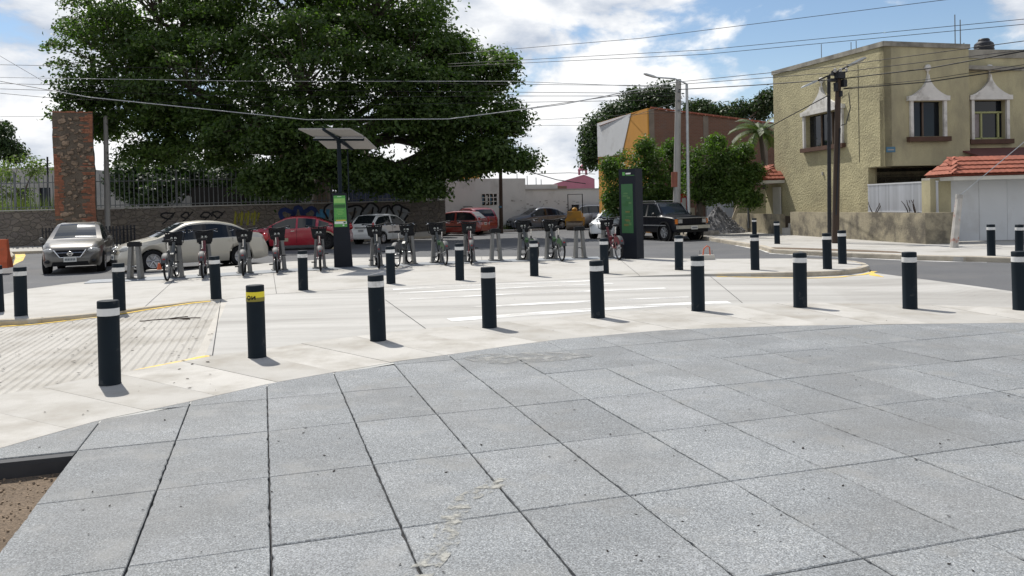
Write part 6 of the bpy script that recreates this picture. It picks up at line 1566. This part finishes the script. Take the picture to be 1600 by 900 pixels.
b0 = at(480, 330, 47.5)
make_tree('ficus_tree', 'huge spreading dark green tree overhanging the stone wall and parked cars', (b0.x, 50.0, .2), (b0.x+.6, 49.5, 4.2),
  [(250,20,150,110,46,5.0),(430,-20,190,130,47,6.0),(590,10,150,110,46,5.5),(180,95,92,85,45,4.0),(150,185,72,48,44,3.0),(300,130,130,95,43,4.0),(470,120,140,100,42,4.5),(640,110,120,95,44,4.5),(715,140,82,75,45,3.5),(720,215,78,52,43.5,3.0),
   (805,256,40,20,43,1.3),(762,238,44,36,43.2,1.8),(725,258,50,30,43.3,1.8),(690,262,60,32,43.5,2.0),(790,190,30,40,44,1.6),(775,110,36,50,45,2.0),(640,185,66,40,42.3,2.2),(690,195,60,38,42.5,2.0),(420,200,90,50,40.5,2.5),(250,170,70,50,43,3),(520,235,120,60,41,3.0),(330,225,95,50,43,3.0),(240,235,66,42,44,2.4),(440,285,62,40,41,2.0),(590,282,78,36,42,2.4),(655,300,34,22,43,1.4)],
  560, 330, .23, L_ficus, 11, tr=.62, rc=(.7, 1.6), flat=.62, dome=True, up=.75, fill=330)
make_tree('street_tree', 'leafy street tree with drooping green crown behind the map totem', (at(1003, 350, 41).x, 41.0, 0), (at(1003, 310, 41).x, 41.0, 2.2),
  [(985,265,44,36,41,1.3),(1030,255,42,38,41.3,1.3),(1000,300,52,36,40.6,1.3),(962,290,22,36,40.5,.8),(1045,290,30,40,41.2,1.1),(985,325,36,22,40.8,1.0),(1030,320,30,26,41,1.0),(952,258,12,14,40.6,.5),(1008,228,16,12,41,.6),(1052,232,12,12,41.2,.5),(955,320,12,20,40.4,.4)], 190, 620, .14, L_street, 21, tr=.15, rc=(.28, .58), flat=.8, fill=520)
make_tree('street_tree', 'round dense street tree right of the concrete lamp pole, behind the black off-roader', (at(1094, 352, 39).x, 39.0, 0), (at(1098, 312, 39).x, 39.0, 1.9),
  [(1105,255,42,38,39,1.4),(1140,270,44,40,39,1.4),(1090,280,32,34,38.8,1.1),(1150,300,34,26,38.8,1.0),(1112,300,40,24,39,1.1),(1165,285,24,30,38.9,.9),(1182,268,10,14,38.8,.4),(1120,222,14,10,39,.5),(1160,238,14,12,39,.5),(1176,312,12,12,38.7,.4)], 200, 620, .135, L_street, 31, tr=.20, rc=(.28, .58), flat=.8, fill=520)
make_tree('background_tree', 'dark tall tree rising behind the white and orange building', (at(985, 330, 66).x, 66.0, 0), (at(985, 230, 66).x, 66.0, 4.0),
  [(1035,155,32,26,66,2),(1000,160,34,28,67,2),(965,185,36,30,66,2),(930,200,24,30,65,1.6),(925,240,14,30,64,1.2),(990,200,50,30,68,2)], 130, 240, .27, L_dark, 41, tr=.3, group='trees behind the buildings', rc=(.6, 1.2))
make_tree('background_tree', 'low dark tree tops showing above the brick flank of the orange building', (at(1110, 330, 62).x, 62.0, 0), (at(1110, 230, 62).x, 62.0, 4.0),
  [(1095,172,28,18,62,1.6),(1130,178,26,14,62,1.6),(1160,172,20,16,62,1.4),(1190,168,22,22,61,1.4),(1205,155,14,14,60,1.2)], 80, 260, .25, L_dark, 51, tr=.25, group='trees behind the buildings', rc=(.5, 1.0))
make_tree('background_tree', 'dark rounded tree crown at the left picture edge beyond the fence', (at(-5, 330, 62).x, 62.0, 0), (at(8, 260, 62).x, 62.0, 4.5),
  [(5,212,28,24,62,1.8),(20,236,16,20,62,1.2),(-25,220,30,40,63,1.8)], 55, 280, .25, L_dark, 61, tr=.25, group='trees behind the buildings', rc=(.5, .95))
make_tree('background_shrub', 'pale green loose shrub behind the iron fence at the left edge', (at(35, 330, 52).x, 52.0, 0), (at(35, 290, 52).x, 52.0, 2.0),
  [(25,268,36,26,52,1.5),(60,262,22,18,52,1.0),(10,300,40,28,52,1.5),(-20,275,30,30,52,1.5)], 55, 120, .20, L_pale, 71, tr=.14, rc=(.4, .8), name_cat='shrub')
make_tree('background_tree', 'dark low trees in the yard behind the iron fence below the big crown', (at(330, 330, 56).x, 56.0, 0), (at(340, 300, 56).x, 56.0, 2.0),
  [(215,282,46,34,56,2),(290,272,50,30,57,2),(380,278,50,34,56,2),(470,275,60,36,56,2),(560,280,50,36,57,2),(630,282,44,34,57,2),(250,300,60,24,55,1.6),(420,305,60,24,55,1.6)], 260, 170, .30, L_dark, 81, tr=.25, group='trees behind the buildings', rc=(.7, 1.3))
# palm
pb = at(1206, 330, 45); pt_ = at(1187, 205, 44.5); t = thing('palm_tree', 'leaning palm with arching fronds between the brick wall and the ochre house', 'palm', (pb.x, 45.0, 0))
mb = MB(); top = Vector((pt_.x-pb.x, -.5, pt_.z)); branch(mb, (0, 0, -.2), top, .17, .11, seed=4, wob=.5, n=8, sides=10); mb.build('trunk', M_bark, t, smooth=70)
rr = random.Random(8)
for k in range(17):
    az = 2*math.pi*k/17+rr.uniform(-.15, .15); el = rr.uniform(-.2, 1.1); ln = rr.uniform(1.5, 2.1); pts = []; p = top.copy(); d = Vector((math.cos(az)*math.cos(el), math.sin(az)*math.cos(el), math.sin(el)))
    for j in range(9): pts.append(p.copy()); p = p+d*(ln/8); d = (d+Vector((0, 0, -.17))).normalized()
    fm = MB(); fm.tube(pts, [.025*(1-.09*j) for j in range(9)], 5)
    for j in range(1, 9):
        tdir = (pts[j]-pts[j-1]).normalized(); sd = tdir.cross(Vector((0, 0, 1))).normalized()
        for h in (0, .33, .66):
            c = pts[j-1].lerp(pts[j], h)
            for s in (-1, 1):
                e = c+sd*s*.42*(1-.05*j)+tdir*.16+Vector((0, 0, -.14)); w_ = tdir*.035
                fm.add([c-w_, c+w_, e+w_*.3, e-w_*.3], [(0,1,2,3)])
    fm.build('frond', L_palm, t)
# tufts of grass behind the iron fence and along the white wall
def grass(name, label, spots, seed, h=.35):
    rs = np.random.RandomState(seed); m = MB()
    for x0, y0, x1, y1, n in spots:
        for _ in range(n):
            t_ = rs.rand(); x = x0+(x1-x0)*t_+rs.normal()*.12; y = y0+(y1-y0)*t_+rs.normal()*.22; a = rs.rand()*6.3; hh = h*(.5+rs.rand()); dx, dy = math.cos(a)*.02, math.sin(a)*.02; lx, ly = rs.normal()*.12, rs.normal()*.12
            z0 = 2.0 if name == 'fence_grass' else 0.0
            m.add([(x-dx, y-dy, z0), (x+dx, y+dy, z0), (x+lx, y+ly, z0+hh)], [(0,1,2)])
    o = m.build(name, L_grass); tag(o, label, 'grass', kind='stuff')
q0, q1 = fw.p(2.0, 0, .35), fw.p(9.0, 0, .35)
grass('verge_grass', 'thin strip of green grass at the foot of the white wall', [(q0.x, q0.y, q1.x, q1.y, 900)], 3, .28)
grass('fence_grass', 'pale weeds growing behind the bars on top of the stone wall', [(-31, wall_y(-31)+.7, -23.5, wall_y(-23.5)+.7, 700)], 5, .7)
# ------------------------------------------------------------------ poles, lamps, wires
def pole(name, label, cat, pxb, pyb, Y, ptx, pty, r0, r1, mat, parts=None):
    b_ = at(pxb, pyb, Y); tp = at(ptx, pty, Y); t = thing(name, label, cat, (b_.x, Y, 0)); top = Vector((tp.x-b_.x, 0, tp.z))
    MB().tube([(0, 0, -.2), top*.5, top], [r0, (r0+r1)/2, r1], 12).build('shaft', mat, t, smooth=60); return t, top, b_
def lamp_head(parent, p, d, mat=None):
    d = Vector(d).normalized(); m = MB(); q = p+d*.62; up = Vector((0, 0, 1))
    side = d.cross(up).normalized()
    vs = [];
    for c, w, h in ((p, .06, .05), (p+d*.15, .12, .08), (p+d*.50, .14, .07), (q, .08, .03)):
        for s, z in ((-1, -1), (1, -1), (1, 1), (-1, 1)): vs.append(c+side*w*s+up*h*z*.5)
    m.add(vs, [(i*4+j, i*4+(j+1) % 4, (i+1)*4+(j+1) % 4, (i+1)*4+j) for i in range(3) for j in range(4)]+[(3,2,1,0), (12,13,14,15)]); m.build('lamp_head', mat or M_galv, parent, smooth=40, recalc=True)
P1, top1, b1 = pole('utility_pole', 'thick concrete utility pole standing among the street trees', 'pole', 1056, 340, 38.0, 1060, 124, .19, .13, M_concp)
M_band_r = pm('red_brown_paint', (.24,.09,.06), .9, .2, 4)
MB().tube([(0, 0, 2.3), (.01, 0, 3.0)], .185, 12).build('painted_band', M_band_r, P1)
for z in (.80, .86, .92): MB().box(top1*z+Vector((0, -.16, 0)), (.10, .14, .08)).build('insulator', M_iron, P1)
P2, top2, b2 = pole('street_lamp', 'slim galvanised street lamp beside the concrete pole, arm reaching left', 'street lamp', 1076, 340, 37.6, 1073, 131, .085, .06, M_galv)
arm = at(1026, 121, 37.6)-Vector((b2.x, 37.6, 0)); MB().tube([top2, top2.lerp(arm, .4)+Vector((0, 0, .12)), arm], .035, 8).build('arm', M_galv, P2, smooth=60); lamp_head(P2, arm, arm-top2+Vector((0, 0, .1)))
P3, top3, b3 = pole('utility_pole', 'dark wooden utility pole crowded with hardware in front of the ochre house', 'pole', 1305, 380, 28.9, 1310, 112, .125, .095, M_wood)
hw = [((.0, -.12, -.15), (.30, .22, .22)), ((-.22, -.05, -.30), (.26, .18, .10)), ((.16, -.08, -.42), (.14, .16, .26)), ((-.14, -.10, -.55), (.10, .12, .30)), ((.02, -.14, -.80), (.08, .10, .20)), ((-.18, -.04, -.05), (.12, .12, .18))]
for c, d in hw: MB().box(top3+Vector(c), d, rz=.3).build('fitting', M_black_iron, P3)
for k in range(3): MB().lathe([(.02, -.08), (.06, -.05), (.035, 0), (.06, .04), (.02, .08)], top3+Vector((-.2+.2*k, -.2, .02)), 10).build('insulator', M_greyb, P3, smooth=60)
MB().tube([top3+Vector((.08, -.05, -.95)), top3+Vector((.32, -.08, -.75)), top3+Vector((.36, -.1, -1.3)), top3+Vector((.22, -.06, -1.85)), top3+Vector((.05, -.05, -1.9))], .018, 6).build('drop_cable', M_black_iron, P3, smooth=60)
MB().tube([top3+Vector((-.02, -.12, -2.0)), Vector((.0, -.12, 1.0))], .025, 6).build('conduit', M_black_iron, P3)
P4, top4, b4 = pole('street_lamp', 'black steel street lamp beside the wooden pole with two arms', 'street lamp', 1296, 375, 29.6, 1295, 118, .075, .06, M_black_iron)
a1 = at(1277, 126, 29.6)-Vector((b4.x, 29.6, 0)); a2 = at(1326, 103, 29.2)-Vector((b4.x, 29.6, 0))
MB().tube([top4, a1], .03, 6).build('arm', M_black_iron, P4); lamp_head(P4, a1, a1-top4, M_galv); MB().tube([top4, a2], .04, 6).build('arm', M_black_iron, P4); lamp_head(P4, a2, a2-top4, M_galv)
P5, top5, b5 = pole('utility_pole', 'pale concrete pole standing right of the ruined pillar', 'pole', 167, 345, 42.6, 165, 181, .15, .11, M_concp)
P6, top6, b6 = pole('utility_pole', 'dark wooden pole in front of the old white wall', 'pole', 783, 354, 52.0, 782, 262, .13, .11, M_wood)
MB().tube([(0, 0, 1.5), (0, 0, 1.62)], .135, 10).build('blue_band', M_plaque, P6)
P7, top7, b7 = pole('steel_post', 'short steel post on top behind the ruined pillar', 'post', 107, 190, 43.4, 107, 164, .07, .07, M_concp)
P8, top8, b8 = pole('steel_post', 'thin dark post behind the iron fence left of the ruined pillar', 'post', 74, 330, 47.0, 74, 245, .05, .05, M_black_iron)
M_cable = pm('black_cable', (.012,.012,.013), .6, .1, 3); M_cable_w = pm('pale_cable', (.42,.43,.44), .5, .05, 3)
WL = []
def wire(label, pts, r=.012, mat=None, sag=0.0, n=14):
    """pts: (px, py, Y) supports; a hanging cable through them"""
    P = [at(*p) for p in pts]; path = []
    for a, b_ in zip(P, P[1:]):
        for k in range(n+1 if b_ is P[-1] else n):
            t_ = k/n; c = a.lerp(b_, t_); c.z -= 4*sag*t_*(1-t_); path.append(c)
    o = MB().tube(path, r, 5).build('overhead_wire', mat or M_cable, smooth=180); tag(o, label, 'wire', 'overhead wires'); return o
wire('pale thick cable sagging across the big tree to the concrete pole', [(-60, 116, 40), (140, 152, 39), (480, 187, 38.5), (700, 186, 38.2), (880, 163, 38), (1058, 128, 37.9)], .022, M_cable_w)
wire('topmost thin wire crossing the tree just above the ruined pillar', [(-60, 100, 41), (300, 107, 40), (700, 131, 39), (1057, 134, 38)], .012)
wire('second wire crossing in front of the tree, almost level', [(-60, 120, 41), (400, 127, 40), (800, 127, 39), (1057, 137, 38)], .014, M_cable_w)
wire('third wire crossing in front of the tree', [(-60, 129, 41), (420, 141, 40), (1057, 146, 38)], .012)
wire('fourth wire crossing in front of the tree, lower left', [(-60, 137, 41), (420, 152, 40), (800, 150, 39), (1057, 150, 38)], .013)
wire('fifth wire dipping behind the pale cable', [(-60, 140, 41), (90, 154, 40.5), (420, 166, 40), (1057, 156, 38)], .012)
wire('lowest thin wire passing above the ruined pillar', [(-60, 183, 44), (400, 178, 43), (800, 190, 42), (1057, 175, 38.5)], .010)
wire('steep thin wire running down to the left pole', [(-40, 64, 42.5), (165, 184, 42.6)], .010)
wire('wire from the concrete pole to the wooden pole', [(1058, 140, 38), (1180, 133, 33), (1308, 124, 28.9)], .020)
wire('wire from the wooden pole to the right edge, top one', [(1060, 128, 38), (1300, 104, 29.4), (1600, 64, 24), (1750, 45, 22)], .013)
wire('wire from the wooden pole to the right edge, second', [(1060, 132, 38), (1310, 113, 28.9), (1600, 78, 24), (1750, 60, 22)], .013)
wire('twisted thick wire from the wooden pole to the right edge', [(1308, 124, 28.9), (1450, 107, 26.5), (1600, 80, 24), (1750, 56, 22)], .020)
wire('paired wire below the twisted one to the right edge', [(1318, 139, 28.9), (1450, 128, 26.5), (1600, 106, 24), (1750, 88, 22)], .018)
wire('thin companion of the paired wire to the right edge', [(1318, 138, 28.9), (1450, 124, 26.5), (1600, 101, 24), (1750, 82, 22)], .009)
wire('wire dropping from the wooden pole behind the street trees', [(1296, 148, 29), (1240, 178, 33), (1190, 205, 37)], .020)
wire('long sloping wire from the left sky to the concrete pole', [(700, 188, 45), (880, 161, 41), (1058, 136, 38)], .016)
wire('high wire across the blue sky, uppermost', [(700, 85, 34), (1000, 60, 30), (1490, -2, 26)], .010)
wire('high wire across the blue sky, middle', [(700, 100, 34), (1100, 78, 30), (1620, 28, 25)], .010)
wire('high wire across the blue sky, lowest', [(700, 104, 34), (1100, 85, 30), (1620, 36, 25)], .010)
wire('thin wire low over the white wall towards the far street', [(800, 196, 60), (940, 196, 58), (1057, 160, 38)], .012)
wire('slack cable above the white wall roof', [(826, 268, 54), (870, 281, 56), (915, 287, 58)], .03)
wire('low wire from the tree to the church side', [(826, 272, 54), (890, 270, 56), (930, 272, 58)], .02)

# ------------------------------------------------------------------ backdrop buildings beyond the stone wall
def block(name, label, cat, px0, px1, pyt, Y, depth, mat, wins=(), roof=None):
    a, c = at(px0, 330, Y), at(px1, 330, Y); z = at((px0+px1)/2, pyt, Y).z; t = thing(name, label, cat); f = Fac((a.x, Y), (c.x-a.x, 0))
    W = c.x-a.x; holes = [(W*w[0], W*w[1], z*w[2], z*w[3]) for w in wins]
    weld(f.wall(0, W, -.1, z, holes, th=.3).build('front_wall', mat, t))
    for h in holes: f.box(h[0], h[1], h[2], h[3], -.18, -.22).build('window', M_pane, t)
    MB().box((a.x+.15, Y+depth/2+.16, z/2), (.3, depth-.3, z)).build('side_wall', mat, t); MB().box((c.x-.15, Y+depth/2+.16, z/2), (.3, depth-.3, z)).build('side_wall', mat, t)
    MB().box(((a.x+c.x)/2, Y+depth/2+.1, z-.2), (W-.62, depth-.2, .2)).build('roof', roof or M_parapet, t); return t
block('grey_building', 'plain grey rendered building behind the fence at the left edge', 'building', -160, 98, 264, 60, 10, M_greyb, ((.72, .80, .45, .72), (.86, .93, .45, .72)))
block('grey_building', 'plain grey building glimpsed through the big tree behind the iron fence', 'building', 255, 470, 266, 66, 9, M_greyb, ((.2, .3, .4, .7), (.5, .6, .4, .7)))
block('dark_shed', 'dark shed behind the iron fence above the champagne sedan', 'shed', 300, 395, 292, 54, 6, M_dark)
block('blue_shed', 'dark blue sheet hut under the right part of the big tree', 'shed', 548, 650, 275, 52, 5, M_blue)
block('tan_building', 'orange tan building behind the white wall under the tree tip', 'building', 690, 745, 262, 70, 8, M_orange)
block('added_yard_wall', 'long grey rendered wall added behind the iron fence to cover bright sky', 'wall', 96, 690, 302, 61, .8, M_greyb)  # added to close the bright strip of sky under the crown
# ------------------------------------------------------------------ small things
M_grav = pm('grey_gravel', (.20,.20,.21), .95, .2, 6, .6, 30, rnd=.2)
M_cone = pm('orange_plastic', (.50,.10,.035), .6, .15, 3, .1, 30, stain=(.30,.09,.05), stain_scale=2)
M_rock = pm('rubble_pieces', (.42,.38,.33), .95, .2, 4, .4, 30, rnd=.25)
M_lumber = pm('pale_plank', (.55,.48,.36), .85, .15, 4)
M_redcl = pm('red_banner_cloth', (.45,.02,.025), .8, .15, 3)
M_chip = pm('soil_chips', (.22,.165,.115), .95, .3, 20, rnd=.2)
M_leafd = pm('dry_leaf_brown', (.016,.011,.008), .95, .3, 8, spec=.1)
# gravel heap by the street tree
c = at(1122, 352, 40.5); h_ = thing('gravel_heap', 'heap of grey gravel beside the street tree trunk behind the black off-roader', 'gravel heap', (c.x, 40.5, 0))
m = MB(); NR, NA = 12, 26; vs = []; 
for i in range(NR+1):
    for j in range(NA):
        r_ = i/NR; a = 2*math.pi*j/NA; x, y = 1.35*r_*math.cos(a), 1.1*r_*math.sin(a); z = 1.35*(1-r_)**1.05*(1+.12*mnoise.noise(Vector((x*2, y*2, 1))))+.09*mnoise.noise(Vector((x*7, y*7, 4)))*(1-r_*.6); vs.append((x, y, max(z, -.02)))
m.add(vs, [(i*NA+j, i*NA+(j+1) % NA, (i+1)*NA+(j+1) % NA, (i+1)*NA+j) for i in range(NR) for j in range(NA)]); m.build('mound', M_grav, h_, recalc=True)
rr = random.Random(17); gm = MB()
for k in range(420):
    r_ = rr.random()**.6; a = rr.uniform(0, 6.28); x, y = 1.4*r_*math.cos(a), 1.15*r_*math.sin(a); z = 1.35*(1-min(r_, 1))**1.05; s = rr.uniform(.03, .08); gm.box((x, y, z+.02), (s, s*.8, s*.7), rot=Matrix.Rotation(rr.uniform(0, 3), 3, Vector((rr.random(), rr.random(), rr.random()+.1)).normalized()))
o = gm.build('loose_gravel', M_grav, h_); o['kind'] = 'stuff'
for k, px in enumerate((1101, 1106, 1112, 1117)):
    q = at(px, 358, 38.6); o = link('rubble_piece', rocks[k], None, (q.x, 38.6, .10)); o.scale = (.34, .30, .24); o.data = rocks[k].copy(); o.data.materials[0] = M_rock
    tag(o, ['leftmost', 'second', 'third', 'rightmost'][k]+' pale broken lump of rubble at the foot of the gravel heap', 'rubble', 'rubble lumps by the gravel heap')
q = at(1146, 334, 41.2); o = MB().box((0, 0, .55), (.16, .05, 1.35), rot=Matrix.Rotation(R(22), 3, 'Y')).build('plank', M_lumber, loc=(q.x, 41.2, .15)); tag(o, 'pale plank leaning by the gravel heap', 'plank')
# sheet fence behind the gravel
t = thing('sheet_fence', 'grey corrugated sheet fence behind the gravel heap', 'fence'); a_, c_ = at(1104, 330, 45.0), at(1146, 330, 45.0); n_ = 16
sm_ = MB().box((0, 0, 1.05), (.10, .03, 2.1)).mesh('sheet_rib', M_slat)
for k in range(n_): link('sheet_rib', sm_, t, (a_.x+(c_.x-a_.x)*(k+.5)/n_, 45.0, 0))
MB().box(((a_.x+c_.x)/2, 45.04, 1.0), (c_.x-a_.x, .02, 2.0)).build('backing_sheet', M_iron, t)
fy = Fac((at(1147, 330, 44.2).x, 44.2), (at(1200, 330, 43.0).x-at(1147, 330, 44.2).x, -1.2)); o = weld(fy.wall(0, 2.6, -.1, 2.15, th=.25).build('side_garden_wall', M_stucco)); tag(o, 'ochre stucco wall between the gravel heap and the porch', 'wall')
# red banner and pale board behind the black off-roader
q = at(1067, 322, 40.0); o = MB().box((0, 0, 1.5), (.46, .04, 1.0)).build('red_banner', M_redcl, loc=(q.x, 40.0, 0)); tag(o, 'red banner showing behind the roof of the black off-roader', 'banner')
MB().box((0, 0, .5), (.05, .05, 1.0)).build('banner_post', M_iron, o); MB().box((.05, -.025, 1.5), (.2, .01, .6)).build('banner_figure', M_trimw, o)
q = at(1081, 322, 39.6); o = MB().box((0, 0, .65), (.28, .05, 1.3)).build('pale_board', M_lumber, loc=(q.x, 39.6, 0)); tag(o, 'pale upright board right of the red banner', 'board')
# concrete block with red bar on the island edge
q = G(1104, 405.5); t = thing('barrier_foot', 'concrete foot with bent red bar at the back edge of the island', 'barrier', (q.x, q.y, 0))
MB().box((0, 0, .065), (.42, .24, .13), taper=.94).build('concrete_foot', M_conc2, t)
MB().tube([(-.10, 0, .1), (-.07, 0, .30), (.02, 0, .38), (.09, 0, .34), (.10, 0, .12)], .018, 6).build('red_bar', M_cone, t, smooth=60)
for x in (-.17, .17): MB().tube([(x, .05, .1), (x, .05, .26)], .010, 5).build('rebar', M_iron, t)
q = G(249, 424); t = thing('small_cone', 'tiny orange cone on a flat slab beside the tan car wheel', 'cone', (q.x, q.y, .014))
MB().box((-.05, 0, .02), (.55, .30, .04)).build('slab', M_conc2, t); MB().lathe([(.07, .04), (.03, .22), (0, .23)], n=12).build('cone', M_cone, t, smooth=40)
# traffic island and orange barrier at the left edge
pl = xy((-140,432),(-60,425),(0,412),(14,405),(22,398.5),(18,394.5),(4,393.0),(-60,392),(-140,398))
ti = struct(MB().prism(pl, -.3, .02).build('traffic_island', M_conc2))
kerb_run('kerb_stone', pl[:7], ti, z1=.028, l=.9, w=.15)
yb = MB().prism(xy((20,409.5),(36,402),(40,394.5),(33,389),(22,389.5),(24,398)), -.3, ZR+.006); yb.build('painted_nose', M_yellow_paint, ti)
q = at(9, 400, 26.0); t = thing('plastic_barrier', 'orange red plastic road barrier cut by the left picture edge', 'barrier', (q.x-.86, 26.0, .06), R(12))
b = MB(); vs = []
for x in (-.9, .9):
    for y, z in ((-.24, 0), (-.24, .18), (-.13, .40), (-.08, .92), (.08, .92), (.13, .40), (.24, .18), (.24, 0)): vs.append((x+(.06 if x < 0 else -.06)*(z/.92), y, z))
b.add(vs, [(j, (j+1) % 8, 8+(j+1) % 8, 8+j) for j in range(8)]+[tuple(range(7, -1, -1)), tuple(range(8, 16))]); b.build('body', M_cone, t, recalc=True)
for x in (-.35, .35): MB().box((x, -.10, .62), (.34, .08, .20)).build('recess', M_black, t)
# twig and leaf litter
tw = thing('fallen_twig', 'dry forked twig lying on the ribbed ramp', 'twig', G(280, 497.5)); m = MB()
def zr_(x, y): return 0.012+zc(tw.location.x+x, tw.location.y+y)
for pts in ([(-.42, .02), (-.2, .05), (.0, .0), (.18, .03), (.34, -.02)], [(-.2, .05), (-.10, .16), (.05, .22)], [(.0, 0), (.10, -.09), (.22, -.12)], [(-.42, .02), (-.52, -.06), (-.6, -.05)]):
    m.tube([(x, y, zr_(x, y)) for x, y in pts], .009, 5)
m.build('twig', M_wood, tw)
rs = random.Random(23); lm = MB()
def leaf_at(x, y, z, s):
    a = rs.uniform(0, 6.28); c_, s_ = math.cos(a)*s, math.sin(a)*s; k = rs.uniform(.0, .10)
    lm.add([(x-c_, y-s_, z), (x-s_*.5, y+c_*.5, z+s*k), (x+c_, y+s_, z+.003), (x+s_*.5, y-c_*.5, z+s*k*.6)], [(0,1,2,3)])
for k in range(230):
    px, py = rs.uniform(0, 1600), rs.uniform(415, 895)
    if py > 620 and rs.random() < .35: continue
    g = G(px, py); 
    z = .004
    a = la(g); bb = lb(g)
    if bb > edge_b(a)+1.4 if a > EDGE_AB[0][0] else True: z = zc(g.x, g.y)+.004
    if a < BED_A and bb < BED_B: continue
    leaf_at(g.x, g.y, z, rs.uniform(.008, .018)*(1 if g.y > 5 else .75))
for k in range(130):
    g = G(rs.uniform(0, 340), rs.uniform(478, 610)); leaf_at(g.x, g.y, zc(g.x, g.y)+.006, rs.uniform(.014, .036))
o = lm.build('leaf_litter', M_leafd); tag(o, 'scattered dry leaf crumbs on the pavement', 'leaf litter', kind='stuff')
sm_ = MB()
for k in range(900):
    a, bb = BED_A-abs(rs.gauss(0, .55))-.02, BED_B-rs.uniform(0, 3.2); p = ab(a, bb); s = rs.uniform(.004, .014)
    sm_.box((p[0], p[1], -.118+.03*mnoise.noise(Vector((p[0]*1.7, p[1]*1.7, 0)))), (s, s*rs.uniform(.6, 1.2), s*.6), rot=Matrix.Rotation(rs.uniform(0, 3), 3, Vector((rs.random(), rs.random(), 1)).normalized()))
o = sm_.build('soil_pebbles', M_chip); tag(o, 'small pebbles and wood chips on the planting bed soil', 'pebbles', kind='stuff')
# cement skim on the tiles where the pavings meet, and the dribble of dried mortar in front
def blob(cx, cy, rx, ry, z, mat, name, seed, parent, n=40, rough=.18):
    r_ = random.Random(seed); ph = [r_.uniform(0, 6.28) for _ in range(5)]; vs = [(0, 0, 0)]
    for k in range(n):
        a = 2*math.pi*k/n; q = 1+rough*sum(math.sin((j+2)*a+ph[j])/(j+1.5) for j in range(5)); vs.append((rx*q*math.cos(a), ry*q*math.sin(a), 0))
    o_ = MB().add(vs, [(0, k+1, (k+1) % n+1) for k in range(n)]).build(name, mat, parent); o_.location = (cx, cy, z); return o_
g = G(820, 559); M_cem = pm('cement_skim', (.30,.30,.285), .92, .1, 3, .15, 60, fine=.12, stain=(.245,.25,.25), stain_scale=4, stain_lo=.45, stain_hi=.6); M_cem = worn(M_cem, 6.0, .40, .62)
blob(g.x, g.y, .62, .34, .0052, M_cem, 'cement_skim', 4, plaza, rough=.14)
M_drib = pm('dried_mortar', (.33,.325,.295), .92, .12, 8, fine=.15)
path = xy((782,748),(768,762),(745,770),(728,780),(718,794),(708,808),(700,822),(697,836),(698,848),(688,860),(678,874),(664,888),(650,905))
M_drib = worn(M_drib, 13.0, .475, .62, detail=7)
ribbon(dens(path, 3), .13, lambda x, y: .0042).build('dried_mortar', M_drib, plaza)
